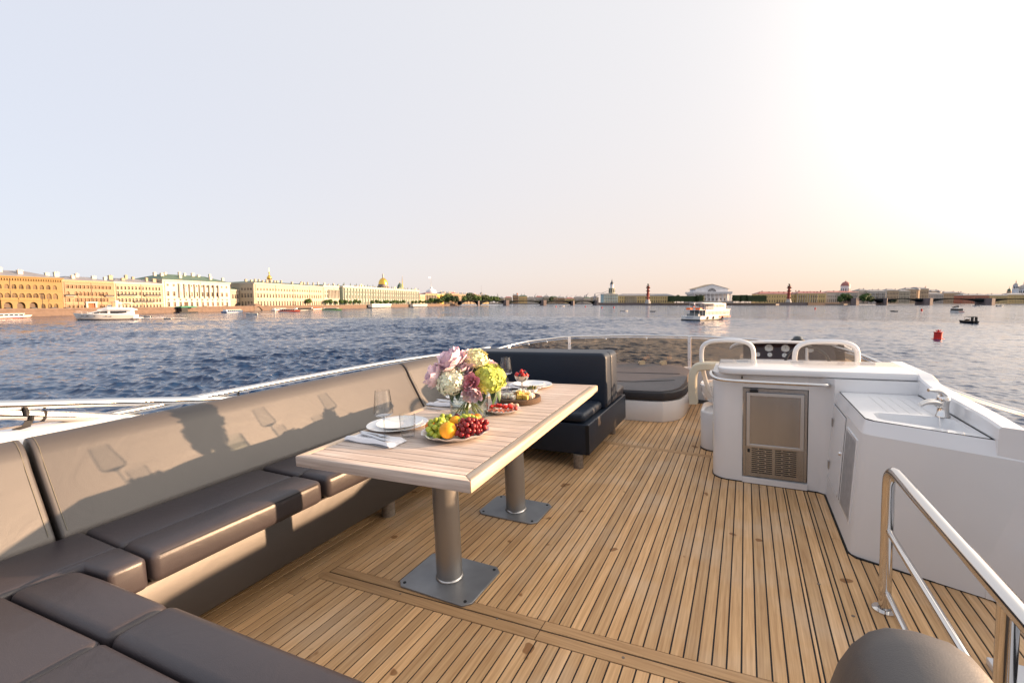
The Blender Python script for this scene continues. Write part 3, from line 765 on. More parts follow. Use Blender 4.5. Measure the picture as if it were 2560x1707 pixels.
dome_thing('brick_chimney', 'dark red brick chimney over the left bridge', 1293, 1700, [('shaft', w_red, [(3.2, 0), (2.6, 34), (3.1, 34.2), (3.1, 37), (0, 37)], 10)], 'chimney')

# ------------------------------------------------------------------ bridges
M_bridge = mat('bridge_steel', (.008, .012, .014), .8, spec=.1)
def bridge(name, label, pts, zdeck, half=7.0, lamps=2):
    """pts: (px, D, pier half width px, is_big)"""
    P = [at(px, D) for px, D, *_ in pts]
    t = thing(name, label, 'bridge', P[0])
    for i, (px, D, hw, big) in enumerate(pts):
        w = hw * D / 1142.2
        if w > 0:
            o = obj('pier', MB().prism([(-w, -half * 1.5), (0, -half * 1.9), (w, -half * 1.5), (w, half * 1.5), (0, half * 1.9), (-w, half * 1.5)], -2, zdeck + (1.6 if big else .2)), M_granite_grey, t, smooth=False, absolute=False)
            o.location = P[i] - P[0]
    for i in range(len(P) - 1):
        a, b = P[i], P[i + 1]; u = (b - a); L = u.length; u.normalize()
        n = 14; lo = []; up = []
        for k in range(n + 1):
            s = k / n; lo.append((L * s, 1.3 + (zdeck - 1.9) * (1 - (2 * s - 1) ** 2) ** .6)); up.append((L * s, zdeck + 1.2 * (1 - (2 * s - 1) ** 2) * .35))
        o = obj('span', MB().prism_y(lo + up[::-1], -half, half), M_bridge, t, smooth=False, absolute=False, fix=True)
        o.location = a - P[0]; o.rotation_euler = (0, 0, math.atan2(u.y, u.x))
        r_ = MB()
        for yy in (-half, half):
            r_.box(0, L, yy - .06, yy + .06, zdeck + 1.25, zdeck + 1.42)
            for k in range(int(L / 2.2)): r_.box(k * 2.2, k * 2.2 + .18, yy - .05, yy + .05, zdeck, zdeck + 1.25)
        r = obj('railing', r_, M_bridge, o, smooth=False, absolute=False)
        for k in range(lamps):
            x = L * (k + .5) / lamps
            obj('lamp_post', MB().cyl((x, -half + .3, zdeck), (x, -half + .3, zdeck + 8.5), .16, .09, 6).box(x - 1.2, x + 1.2, -half + .2, -half + .4, zdeck + 8.3, zdeck + 8.55), M_darkiron, o, smooth=False, absolute=False)
    return t
bridge('steel_arch_bridge', 'low dark steel bridge on granite piers between the two banks, left of centre', [(1148, 848, 0, 0), (1197, 872, 2.5, 0), (1265.5, 905, 7.5, 1), (1358, 952, 7.5, 1), (1431, 992, 4, 0), (1489, 1030, 5, 1)], 9.2)
bridge('steel_arch_bridge', 'dark steel arch bridge with grey piers at the right edge', [(2128, 1040, 10, 1), (2204, 1046, 4, 1), (2310, 1046, 10.5, 1), (2462.5, 1046, 12, 1), (2620, 1046, 10, 1)], 14.0, 8)

# ------------------------------------------------------------------ the island point
# tower building
t9, L9, H9 = building('pale_blue_museum', 'pale blue museum wing at the foot of the white tower', at(1509, 1075), at(1545, 1080), 4.0, zof(736, 1075), [(.1, .3, lambda L: bays(L, 8, 1.5, 1), False), (.42, .62, lambda L: bays(L, 8, 1.5, 1), False), (.74, .88, lambda L: bays(L, 8, 1.4, 1), False)], w_blue, M_rgrey, 22, 2.5, columns=(.02, .98, 9, .05, .95, .4, M_trim))
D = 1085; s_ = D / 1142.2
tw = thing('observatory_tower', 'tiered white tower with a dark cap above the pale blue museum', 'tower', at(1529, 1092, 4.0))
obj('lower_tier', MB().lathe([(7.5, 0), (7.5, 22.5), (8.6, 23), (8.6, 24.5), (7, 24.6), (7, 34), (8.2, 34.4), (8.2, 36), (0, 36.1)], 8), w_lgreen, tw, absolute=False, smooth=False)
obj('upper_tier', MB().lathe([(4.2, 36.1), (4.2, 44), (5, 44.4), (5, 45.2), (0, 45.3)], 12), w_wht2, tw, absolute=False)
obj('cap', MB().lathe([(4.3, 45.3), (3.9, 48), (2.2, 50.5), (1.4, 51.5), (1.2, 54), (.4, 55.5), (.15, 59), (0, 59.2)], 12), mat('dark_lead', (.05, .06, .075), .5), tw, absolute=False)
for k in range(8):
    a_ = math.pi * (k + .5) / 4
    obj('opening', MB().box(-.9, .9, -.1, .1, 26, 32), M_pane, tw, smooth=False, absolute=False).location = (6.95 * math.cos(a_) * .97, 6.95 * math.sin(a_) * .97, 0)
    tw.children[-1].rotation_euler = (0, 0, a_ + math.pi / 2)
building('colonnaded_museum', 'long yellow-grey museum with a white colonnade left of the red lighthouse column', at(1546, 1082), at(1686, 1086), 4.0, zof(739.5, 1082), [(.1, .42, lambda L: bays(L, 24, 2.2, 2), True), (.62, .82, lambda L: bays(L, 24, 1.8, 2), False)], w_yel, M_rgrey, 30, 4.5, columns=(.13, .32, 10, .02, .92, .7, M_trim))
# temple-fronted exchange
PX0, PX1 = 1733, 1829; D0 = 1050
pa, pb = at(PX0, D0), at(PX1, D0 - 6)
tx = thing('white_temple', 'white temple with a giant colonnade and a pediment with a half-round window', 'temple', (pa.x, pa.y, 3.3), math.atan2((pb - pa).y, (pb - pa).x))
LX = (pb - pa).length; zk = lambda py: zof(py, D0) - 3.3
zc0, zc1, zat, zped = zk(752), zk(735), zk(728.5), zk(711)
obj('podium', MB().box(-3, LX + 3, -3, 62, 0, zc0 - .5).box(LX * .3, LX * .7, -9, -3.01, 0, zc0 * .4), w_grey, tx, smooth=False, absolute=False)
mbx, wsx = facade(LX - 14, zat - zc0, 46, [(1.0, 6.6, bays(LX - 14, 8, 2.6, 1), False)], .4)
cel = obj('cella', mbx, w_wht2, tx, smooth=False, absolute=False); cel.location = (7, 8, zc0 - .5)
for x, z, w, h, arch in wsx: place('window', window_mesh(w, h, arch, M_trim, M_pane), cel, (x, .4, z))
for k in range(10):
    x = 2.2 + (LX - 4.4) * k / 9
    obj('column', MB().lathe([(1.5, zc0 - .5), (1.45, zc0 + .2), (1.25, zc0 + .6), (1.05, zc1 - 1.2), (1.5, zc1 - .4), (1.5, zc1)], 12, (x, 1.2, 0)), w_wht2, tx, absolute=False)
    for y in (0,): pass
for k in range(8):
    for x in (2.2, LX - 2.2):
        obj('column', MB().lathe([(1.5, zc0 - .5), (1.25, zc0 + .6), (1.05, zc1 - 1.2), (1.5, zc1)], 12, (x, 7 + 6.6 * k, 0)), w_wht2, tx, absolute=False)
obj('entablature', MB().box(0, LX, -.6, 60, zc1, zc1 + 2.4).box(-.8, LX + .8, -1.4, 60.8, zc1 + 2.4, zat - .6), w_wht2, tx, smooth=False, absolute=False)
ax0, ax1 = LX * .08, LX * .92; ze = zk(722.5)
att = obj('attic', MB().box(ax0, ax1, 6, 50, zat - .6, ze + .001), w_wht2, tx, smooth=False, absolute=False)
obj('pediment', MB().prism_y([(ax0 - 2, ze), (ax1 + 2, ze), (LX / 2, zped)], 5.6, 50), w_wht2, tx, smooth=False, absolute=False)
obj('roof', MB().prism_y([(ax0 - 3, ze + .4), (ax0 - 3, ze - .3), (LX / 2, zped - .2), (ax1 + 3, ze - .3), (ax1 + 3, ze + .4), (LX / 2, zped + .7)], 5, 50.6), w_tan, tx, smooth=False, absolute=False)
lc, lz = LX / 2, zat - .2
half = lambda r0, k: [(lc + r0 * math.cos(math.pi * i / 14), lz + r0 * k * math.sin(math.pi * i / 14)) for i in range(15)]
obj('lunette_arch', MB().prism_y(half(10.6, .80), 5.0, 5.59), w_wht2, tx, smooth=False, absolute=False)
lw_ = obj('lunette_window', MB().prism_y(half(9.2, .78), 4.85, 4.99), mat('grey_lunette', (.13, .13, .14), .3), tx, smooth=False, absolute=False)
for k in range(1, 6): obj('glazing_bar', MB().cyl((lc, 4.8, lz), (lc + 9 * math.cos(math.pi * k / 6), 4.8, lz + 7 * math.sin(math.pi * k / 6)), .22, n=4), w_wht2, lw_, smooth=False, absolute=False)
for s0 in (LX * .16, LX * .80): obj('statue_group', MB().lathe([(4, ze - .2), (4, ze + 1.4), (3, ze + 1.6), (2.4, ze + 3.2), (1.2, ze + 4), (0, ze + 4.6)], 9, (s0, 10, 0)), w_grey, tx, smooth=False, absolute=False)

# two red lighthouse columns with ship prows
M_rost = mat('dark_red_column', (.26, .035, .025), .6)
M_prow = mat('dark_bronze', (.05, .045, .04), .5)
def rostral(px, D, base_y, label):
    p = at(px, D, 3.6); h = zof(710, D) - 3.6; t = thing('lighthouse_column', label, 'column', p, 0, 'red lighthouse columns with ship prows')
    z0 = zof(base_y, D) - 3.6
    obj('pedestal', MB().lathe([(6.5, 0), (6.5, z0 * .5), (5, z0 * .55), (4.6, z0), (0, z0)], 8), w_grey, t, smooth=False, absolute=False)
    obj('shaft', MB().lathe([(3.2, z0), (3.0, z0 + 1), (2.9, h * .45), (2.5, h * .80), (3.4, h * .82), (3.4, h * .86), (0, h * .86)], 16), M_rost, t, absolute=False)
    for zz in (.30, .47, .64, .79):
        for k in range(4):
            a_ = math.pi / 2 * k + (zz * 3.0)
            o = obj('ship_prow', MB().prism_y([(2.2, -.9), (3.4, -1.2), (5.4, .9), (4.6, 1.0), (2.2, .9)], -.7, .7), M_prow, t, smooth=False, absolute=False)
            o.location = (0, 0, h * zz); o.rotation_euler = (0, 0, a_)
    obj('platform', MB().lathe([(3.2, h * .86), (4.4, h * .87), (4.4, h * .89), (1.6, h * .9), (1.2, h * .94), (2.4, h * .97), (2.2, h), (0, h)], 14), M_prow, t, absolute=False)
rostral(1619.5, 1022, 748.5, 'left red lighthouse column with ship prows, before the long yellow museum')
rostral(1971.5, 1020, 747.5, 'right red lighthouse column with ship prows, before the red-roofed warehouse')

# right of the temple
building('red_roof_warehouse', 'long yellow warehouse with a red roof behind the right lighthouse column', at(1894, 1060), at(1992, 1062), 4.0, zof(735, 1060), [(.1, .38, lambda L: bays(L, 15, 2.2, 2), True), (.62, .8, lambda L: bays(L, 15, 1.7, 2), False)], w_yel, M_rred, 26, 5, chims=8, chim_m=M_rred)
building('colonnaded_custom_house', 'yellow front with a white colonnade under the red roof, right of the lighthouse column', at(1992.3, 1056), at(2064, 1058), 4.0, zof(733.5, 1056), [(.08, .36, lambda L: bays(L, 13, 2.0, 2), True), (.58, .8, lambda L: bays(L, 13, 1.7, 2), False)], w_yel, M_rred, 26, 4.5, chims=9, chim_m=M_rred, columns=(.0, .68, 9, .02, .90, .8, M_trim))
building('pale_colonnaded_wing', 'pale grey wing with close columns below the red dome', at(2065, 1075), at(2146, 1075), 4.0, zof(731.5, 1075), [(.1, .4, lambda L: bays(L, 16, 1.8, 2), False), (.55, .75, lambda L: bays(L, 16, 1.6, 2), False)], w_grey, M_rred, 26, 3.5, chims=5, columns=(.32, .96, 12, .04, .9, .55, M_trim))
dome_thing('red_dome', 'white drum with a red dome above the pale colonnaded wing', 2111.5, 1100, [('base_block', w_wht2, [(11, 0), (11, 24), (0, 24)], 8), ('drum', w_wht2, [(9.6, 24), (9.6, 41), (10.4, 41.4), (10.4, 42.4), (0, 42.5)], 24), ('dome', M_rred, [(9.9, 42.5), (9.2, 46), (7.2, 49.6), (4, 52), (1.2, 53.2), (.8, 54), (.2, 56.5), (0, 56.6)], 24)], 'dome')
dw = bpy.data.objects[[o.name for o in COL.objects if o.name.startswith('red_dome')][-1]]
for k in range(12):
    a_ = 2 * math.pi * k / 12
    o = obj('opening', MB().box(-.9, .9, -.2, .2, 30, 36.5), M_pane, dw, smooth=False, absolute=False); o.location = (9.5 * math.cos(a_), 9.5 * math.sin(a_), 0); o.rotation_euler = (0, 0, a_ + math.pi / 2)
RB = [(2146, 2172, 1120, 727, w_white, M_rgrey, 'pedimented pale house with columns behind the right bridgehead trees', 1), (2171, 2216, 1110, 728.5, w_grey, M_rgrey, 'grey columned house between the two big bridgehead trees', 1), (2214, 2246, 1180, 726.5, w_tan, M_rgrey, 'tan house with gables left of the slate-domed block', 0),
      (2246, 2274, 1180, 728, w_cream, M_rgrey, 'cream house below the first slate dome', 0), (2262, 2290, 1230, 723.5, w_tan, M_rgrey, 'tall tan block with a slate dome', 0), (2290, 2320, 1240, 722.5, w_tan, M_rgrey, 'tall tan block with two slate domes and a spire', 0),
      (2320, 2358, 1250, 735, w_grey, M_rgrey, 'low grey block with arched windows right of the slate domes', 0), (2357, 2398, 1300, 732.5, w_tan, M_rgrey, 'tan row of houses above the wide bridge span', 0), (2397, 2412, 1300, 734, w_yel, M_rgrey, 'short yellow house above the bridge span', 0),
      (2406, 2472, 1200, 738.5, w_red, M_rgrey, 'red brick warehouse with pale gables above the right bridge', 0), (2470, 2520, 1230, 739, w_yel, M_rgrey, 'low yellow house right of the red warehouse', 0), (2516, 2640, 1250, 737, w_yel, M_rgrey, 'low sunlit house at the foot of the white church', 0),
      (2326, 2352, 1290, 728.5, w_tan, M_rgrey, 'house with a bulging slate roof behind the low grey block', 0)]
for x0, x1, D, yt, wm, rm, lab, cl in RB:
    nb = max(5, int((x1 - x0) / 4))
    building('city_house', lab, at(x0, D), at(x1, D), 4.0 if x0 < 2180 else 2.4, zof(yt, D), [(.12, .30, lambda L: bays(L, nb, 1.8, 1.5), False), (.40, .58, lambda L: bays(L, nb, 1.8, 1.5), False), (.68, .84, lambda L: bays(L, nb, 1.7, 1.5), False)], wm, rm, 24, 4, chims=2, columns=(.1, .9, 8, .05, .85, .6, M_trim) if cl else None)
for px, D, r, zt, lab in [(2262, 1245, 7, 722, 'left small slate dome on the skyline'), (2284, 1250, 13, 718.5, 'largest slate dome on the skyline'), (2305, 1255, 7.5, 721.5, 'right slate dome on the skyline beside a thin spire'), (2338.5, 1300, 12, 725.5, 'flat slate dome above the low grey block')]:
    h = zof(zt, D) - 2.4
    dome_thing('slate_dome', lab, px, D, [('drum', w_tan, [(r, 0), (r, h - r * .6), (0, h - r * .6)], 8), ('dome', M_rgrey, [(r * 1.03, h - r * .6), (r * .9, h - r * .3), (r * .55, h - .6), (r * .3, h), (0, h)], 14)], 'dome')
dome_thing('thin_red_spire', 'thin dark red spire beside the slate domes', 2311.5, 1290, [('shaft', w_red, [(1.6, 0), (1.6, 36), (2.2, 36.2), (1.1, 41), (.1, 51), (0, 51.2)], 8)], 'spire')
# white church at the right edge
D = 1500
ch = dome_thing('white_church_tower', 'white bell tower with a rounded top at the right edge', 2536, D, [('tower', w_wht2, [(8, 0), (8, 44), (8.6, 44.6), (8.6, 46), (7, 46.2), (6.6, 57), (7.4, 57.4), (7.4, 58.4), (0, 58.5)], 8), ('cap', w_grey, [(6.6, 58.5), (5.6, 62), (3, 65), (1.2, 66.2), (1.0, 69), (0, 69.1)], 14), ('finial', M_rred, [(1.1, 69), (1.2, 71), (.3, 74), (.15, 78), (0, 78.1)], 8)], 'tower')
for k in range(8):
    a_ = math.pi / 4 * k + math.pi / 8
    o = obj('opening', MB().box(-1.3, 1.3, -.3, .3, 48, 55), M_pane, ch, smooth=False, absolute=False); o.location = (6.4 * math.cos(a_), 6.4 * math.sin(a_), 0); o.rotation_euler = (0, 0, a_ + math.pi / 2)
cd = dome_thing('white_church_dome', 'grey church dome on a white drum cut by the right edge', 2556, D, [('drum', w_wht2, [(14, 0), (14, 44), (14.6, 44.4), (14.6, 46), (0, 46.2)], 20), ('dome', w_grey, [(14, 46.2), (13, 51), (10, 56), (5, 59.5), (1.5, 61), (1.2, 64), (0, 64.2)], 20), ('finial', M_rred, [(1, 64), (1, 67), (.2, 71), (0, 71.1)], 8)], 'dome')
for k in range(16):
    a_ = math.pi / 8 * k
    o = obj('opening', MB().box(-1, 1, -.3, .3, 33, 41), M_pane, cd, smooth=False, absolute=False); o.location = (13.9 * math.cos(a_), 13.9 * math.sin(a_), 0); o.rotation_euler = (0, 0, a_ + math.pi / 2)
dome_thing('green_cupola', 'small green cupola with a cross left of the white church', 2520.5, 1520, [('tower', w_tan, [(5.5, 0), (5.5, 40), (6, 40.4), (0, 41)], 8), ('cupola', M_rgreen, [(5.2, 41), (4.6, 45), (2, 48), (.8, 49), (.6, 52), (.1, 57), (0, 57.1)], 12)], 'cupola')

# ------------------------------------------------------------------ trees
def crown_mesh(name, r, sz, nleaf, leaf, m, seed, bumps=9, box=None):
    """leaf clump: many small bent leaf faces scattered through an uneven volume"""
    g = np.random.default_rng(seed)
    if box is None:
        c = g.normal(0, 1, (bumps, 3)); c /= np.linalg.norm(c, axis=1)[:, None]; c *= r * .52; c[:, 2] *= sz
        rad = r * g.uniform(.42, .66, bumps)
        w = rad ** 2; k = g.choice(bumps, nleaf, p=w / w.sum())
        d = g.normal(0, 1, (nleaf, 3)); d /= np.linalg.norm(d, axis=1)[:, None]
        p = c[k] + d * (rad[k] * g.uniform(.6, 1.03, nleaf) ** .5)[:, None] * np.array([1, 1, sz])
    else:
        lx, ly, lz = box; p = g.uniform(-1, 1, (nleaf, 3))
        ax = g.integers(0, 3, nleaf); p[np.arange(nleaf), ax] = np.sign(p[np.arange(nleaf), ax]) * g.uniform(.86, 1.02, nleaf)
        p *= np.array([lx, ly, lz]); d = p / np.array([lx, ly, lz])
    nrm = d + g.normal(0, .55, (nleaf, 3)); nrm /= np.linalg.norm(nrm, axis=1)[:, None]
    t = np.cross(nrm, g.normal(0, 1, (nleaf, 3))); t /= np.linalg.norm(t, axis=1)[:, None]
    b_ = np.cross(nrm, t); s = leaf * g.uniform(.6, 1.3, nleaf)[:, None]
    V = np.stack([p - t * s, p - b_ * s * .6, p + t * s, p + b_ * s * .6], 1).reshape(-1, 3)
    me = bpy.data.meshes.new(name)
    me.from_pydata(V.tolist(), [], np.arange(len(V)).reshape(-1, 4).tolist()); me.materials.append(m); me.update()
    return me
def trunk_mesh(h, r):
    m = MB().cyl((0, 0, 0), (0, 0, h), r, r * .6, 7)
    for a_ in (0, 2.1, 4.2): m.cyl((0, 0, h * .75), (h * .28 * math.cos(a_), h * .28 * math.sin(a_), h * 1.15), r * .5, r * .2, 5)
    return m.mesh('trunk', M_bark, True)
core_m = {}
CR_ball = crown_mesh('crown', 2.5, .95, 900, .42, M_leafB, 1, 14)
CR_tree = [crown_mesh('crown', 6.2, 1.0, 1500, .75, M_leafB, 20 + k, 10) for k in range(3)]
CR_dark = [crown_mesh('crown', 6.2, .95, 1500, .75, M_leafA, 30 + k, 10) for k in range(3)]
TR_ball = trunk_mesh(2.6, .17); TR_tree = trunk_mesh(6.5, .4)
def tree(label, p, zb, cm, tm, ch_, s=1.0, rz=0.0, group=None, name='tree'):
    t = thing(name, label, 'tree', (p[0], p[1], zb), rz, group)
    t.scale = (s, s, s)
    place('trunk', tm, t); place('crown', cm, t, (0, 0, ch_))
    return t
tree('lone round clipped tree before the long cream palace', quay(772, 5), STREET, CR_ball, TR_ball, 4.3, 1.15, 0, 'round clipped trees on the quay', 'clipped_tree')
xs_ = [815.5, 826, 839.5, 852, 863, 875.5, 888.5, 898.5, 931, 942, 951, 962, 968, 978, 986, 994, 1002, 1009, 1031.5, 1040, 1050, 1057, 1064, 1072]
for i, px in enumerate(xs_):
    tree('%s round clipped tree from the left in the quay row before the green palace' % ordw[i], quay(px, 5), STREET, CR_ball, TR_ball, 4.3, 1.0 + .12 * math.sin(i * 2.3), i * .9, 'round clipped trees on the quay', 'clipped_tree')
big = [(1078, 790, .8, 0), (1088, 800, .75, 0), (1096, 795, .7, 1), (1104, 800, .8, 0), (1113, 815, 1.15, 0), (1121, 830, 1.3, 0), (1131, 812, 1.0, 1), (1140, 820, 1.0, 1), (1160, 880, 1.05, 0), (1168, 890, 1.15, 1), (1176, 900, 1.5, 1), (1187, 905, 1.25, 0), (1196, 910, 1.2, 0), (1206, 920, 1.2, 1), (1215, 930, 1.2, 0), (1224, 940, 1.15, 0), (1232, 950, 1.15, 0), (1240, 960, 1.05, 0), (1246, 970, .95, 1)]
for i, (px, D, s, k) in enumerate(big):
    tree('%s tree from the left among the leafy trees at the left bridgehead' % ordw[i], at(px, D).xy, STREET, (CR_dark if k else CR_tree)[i % 3], TR_tree, 9.5, s, i * 1.3, 'leafy trees at the left bridgehead')
# clipped tree blocks either side of the temple
M_hedge = mat('clipped_lime_leaf', (.022, .045, .014), .7, var=.35, scale=.25)
def hedge(label, px0, px1, D, ytop, ybot, rounded):
    a, b = at(px0, D), at(px1, D); hx = (b - a).length / 2; z0 = zof(ybot, D); z1 = zof(ytop, D)
    t = thing('clipped_tree_block', label, 'trees', ((a.x + b.x) / 2, (a.y + b.y) / 2 + 6, 3.3), math.atan2((b - a).y, (b - a).x))
    r = 4.5 if rounded else 2.0; hz = (z1 - z0) / 2
    core = MB().prism(rrect(-hx + .6, hx - .6, -5.2, 5.2, r), z0 - 3.3, z1 - 3.3 - .5)
    obj('inner_foliage', core, M_hedge, t, absolute=False, smooth=False)
    lm = crown_mesh('leaf_shell', 1, 1, int(520 * hx / 4), .62, M_hedge, int(px0), box=(hx, 5.6, hz))
    place('crown', lm, t, (0, 0, (z0 + z1) / 2 - 3.3))
    for k in range(max(2, int(hx / 4))):
        obj('trunk', MB().cyl((-hx + 2 + (2 * hx - 4) * k / max(1, int(hx / 4) - 1), 0, 0), (-hx + 2 + (2 * hx - 4) * k / max(1, int(hx / 4) - 1), 0, z0 - 3.2), .3, n=6), M_bark, t, absolute=False)
hedge('long dark clipped row of trees left of the white temple', 1672.5, 1746, 1022, 740, 753.5, False)
hedge('dark clipped rounded trees touching the left corner of the white temple', 1744, 1763, 1014, 738.5, 753, True)
hedge('first dark clipped rounded tree block right of the white temple', 1834, 1853, 1012, 738, 753, True)
hedge('second dark clipped rounded tree block right of the white temple', 1852, 1869, 1012, 737.5, 753, True)
hedge('long clipped green row of trees ending before the right lighthouse column', 1868, 1919, 1010, 738.5, 753.5, False)
bt_ = [(1672, 1150, 1.0, 'left'), (1684, 1160, 1.1, 'left'), (1691, 1140, 1.35, 'left'), (1703, 1150, .95, 'left'), (1716, 1160, .85, 'left'), (1725, 1140, .9, 'left'), (1838, 1150, 1.25, 'right'), (1850, 1160, 1.15, 'right'), (1862, 1150, 1.35, 'right'), (1872, 1150, 1.2, 'right'), (1882, 1170, 1.1, 'right')]
cnt = {'left': 0, 'right': 0}
for i, (px, D, s, sd) in enumerate(bt_):
    tree('%s round treetop from the left behind the clipped row %s of the white temple' % (ordw[cnt[sd]], sd), at(px, D).xy, 3.3, CR_dark[i % 3], TR_tree, 9.5, s * 1.05, i, 'treetops behind the white temple'); cnt[sd] += 1
for px, D, s, lab in [(2100, 1030, .95, 'small left part of the trees before the red dome'), (2113, 1032, 1.3, 'largest leafy tree below the red dome'), (2122, 1036, 1.0, 'right leafy tree below the red dome, leaning to the bridge'), (2158, 1036, 1.15, 'big leafy tree behind the right bridgehead, left half'), (2168, 1040, 1.25, 'big leafy tree behind the right bridgehead, right half'), (2178, 1044, .9, 'small round tree trailing right of the bridgehead trees')]:
    tree(lab, at(px, D).xy, 3.3, CR_tree[int(px) % 3], TR_tree, 9.5, s * 1.25, px, 'leafy trees at the right bridgehead')
for k, px in enumerate([2217, 2226, 2236, 2462, 2470, 2478, 2487, 2494]):
    tree('%s %s tree along the %s' % (ordw[k if k < 3 else k - 3], 'low' if k < 3 else 'dark', 'foot of the tan houses behind the right bridge' if k < 3 else 'skyline behind the red warehouse'), at(px, 1150 if k < 3 else 1330).xy, 2.4, CR_dark[k % 3], TR_tree, 9.5, .8 if k < 3 else 1.75, k, 'distant trees behind the right bridge')
tree('single round dark treetop over the middle of the left bridge', at(1378, 1500).xy, 2.4, CR_dark[0], TR_tree, 9.5, 1.5, 0)

# embankment street lamps
lampm = MB().cyl((0, 0, 0), (0, 0, 8.5), .13, .08, 6).box(-.9, .9, -.06, .06, 8.3, 8.45).ball((-.9, 0, 8.1), .25, 8).ball((.9, 0, 8.1), .25, 8).mesh('lamp_post', M_darkiron, True)
for i, px in enumerate([106, 196, 254, 366, 478, 548, 650, 750]):
    o = place('street_lamp', lampm, None, (*quay(px, 3.0), STREET)); tag(o, '%s thin dark street lamp from the left on the left quay' % ordw[i], 'street lamp', 'street lamps on the left quay')

# ================================================================== VESSELS ON THE RIVER
M_gel = mat('white_gelcoat', (.80, .80, .80), .22, coat=.3)
M_gel_warm = mat('white_boat_paint', (.78, .76, .72), .35)
M_dkglass = mat('dark_boat_window', (.03, .032, .035), .08, spec=.7)
M_black = mat('black_rubber', (.015, .015, .016), .6)
M_redp = mat('red_boat_paint', (.50, .06, .03), .45)
M_orange = mat('orange_liferaft', (.80, .16, .03), .5)
M_bluep = mat('blue_boat_paint', (.04, .13, .30), .45)
M_greenp = mat('green_boat_paint', (.10, .30, .08), .5)
M_steelw = mat('white_rail', (.7, .7, .7), .4)

def hull(mb, L, B, Hs, Hb, flare=.85, n=10, x0=0.0, square=.88, draft=.5, rake=.06):
    """stern at x0, bow at x0 + L; freeboard Hs at the stern, Hb at the bow"""
    secs = []
    for i in range(n + 1):
        s = i / n; w = (1 - max(0, (s - .45) / .55) ** 2.2) * (square + (1 - square) * min(1, s / .3)); w = max(w, .015)
        zd = Hs + (Hb - Hs) * s ** 1.8; x = x0 + L * s
        xw = x0 + L * (s * (1 - rake))
        b = B / 2 * w; bw = b * (flare if s < .6 else flare * (1 - .35 * (s - .6) / .4))
        secs.append([(x, b, zd), (xw, bw, .05), (xw * .985 + x0 * .015, 0, -draft * (1 - .7 * s)), (xw, -bw, .05), (x, -b, zd)])
    mb.loft(secs); return mb

def vessel(name, label, px, D, heading, cat='boat', group=None):
    """heading in degrees: 0 points to the right of the picture, 90 away from the viewer"""
    return thing(name, label, cat, at(px, D, .02), R(heading), group)

# white motor yacht, bow to the left
ty = vessel('motor_yacht', 'white motor yacht with a flybridge cruising left below the pink mansion', 338, 186, 199)
obj('hull', hull(MB(), 20.5, 5.0, 1.9, 2.7, .8, 14), M_gel_warm, ty, absolute=False, fix=True)
obj('swim_platform', MB().prism([(-1.6, -2.0), (.3, -2.2), (.3, 2.2), (-1.6, 2.0)], .3, .75), M_gel_warm, ty, smooth=False, absolute=False)
obj('boot_stripe', hull(MB(), 20.2, 4.55, .28, .3, .97, 12, .05), mat('brown_stripe', (.12, .06, .03), .5), ty, absolute=False, fix=True)
obj('deckhouse', MB().loft([[(x, b * sgn if False else y, z) for y, z in ((-b, z0), (b, z0), (b * .82, z1), (-b * .82, z1))] for x, b, z0, z1 in ((1.2, 2.1, 1.8, 3.85), (8.0, 2.15, 1.9, 3.9), (11.5, 2.0, 2.0, 3.75), (15.5, 1.3, 2.3, 2.55))]), M_gel, ty, smooth=False, absolute=False, fix=True)
for sd in (-1, 1):
    obj('side_window', MB().loft([[(x, sd * (b + .06), z0), (x, sd * (b * .93 + .06), z1), (x, sd * (b * .93 + .0), z1), (x, sd * (b + .0), z0)] for x, b, z0, z1 in ((2.4, 1.93, 2.35, 3.35), (7.6, 2.0, 2.4, 3.4), (8.2, 2.0, 2.42, 2.6))]), M_dkglass, ty, smooth=False, absolute=False, fix=True)
    obj('side_window', MB().loft([[(x, sd * (b + .06), z0), (x, sd * (b * .93 + .06), z1), (x, sd * b, z1), (x, sd * b, z0)] for x, b, z0, z1 in ((8.6, 1.98, 2.5, 3.42), (11.4, 1.88, 2.55, 3.3), (13.6, 1.5, 2.5, 2.7))]), M_dkglass, ty, smooth=False, absolute=False, fix=True)
    for x in (7.5, 9.0, 12.8, 15.2, 16.6): obj('porthole', MB().box(x - .28, x + .28, sd * 2.28 - .25 - (x > 12) * .3 * sd * 1, sd * 2.28 + .25 - (x > 12) * .3 * sd, 1.15 + (x - 7) * .03, 1.38 + (x - 7) * .03), M_dkglass, ty, smooth=False, absolute=False)
fb = obj('flybridge', MB().loft([[(x, -b, z0), (x, b, z0), (x, b * .9, z1), (x, -b * .9, z1)] for x, b, z0, z1 in ((.2, 2.3, 3.75, 4.0), (2.0, 2.35, 3.8, 4.7), (8.5, 2.2, 3.8, 5.1), (12.2, 1.5, 3.7, 4.1))]), M_gel, ty, smooth=False, absolute=False, fix=True)
obj('windscreen', MB().loft([[(9.0, -1.6, 5.0), (9.0, 1.6, 5.0), (8.4, 1.5, 5.7), (8.4, -1.5, 5.7)], [(9.1, -1.6, 5.0), (9.1, 1.6, 5.0), (8.5, 1.5, 5.7), (8.5, -1.5, 5.7)]]), mat('pale_blue_screen', (.25, .38, .5), .1), fb, smooth=False, absolute=False, fix=True)
obj('radar_arch', MB().loft([[(x, y, z) for y, z in ((-2.1, 4.6), (-2.1 + .25, 4.6), (-1.3, 6.6), (1.3, 6.6), (1.85, 4.6), (2.1, 4.6), (1.5, 6.9), (-1.5, 6.9))] for x in (5.2, 5.9)]), M_gel, fb, smooth=False, absolute=False, fix=True)
obj('radar_dome', MB().lathe([(.0, 6.9), (.7, 6.95), (.75, 7.2), (.4, 7.5), (0, 7.55)], 12, (6.2, 0, 0)), M_gel, fb, absolute=False)
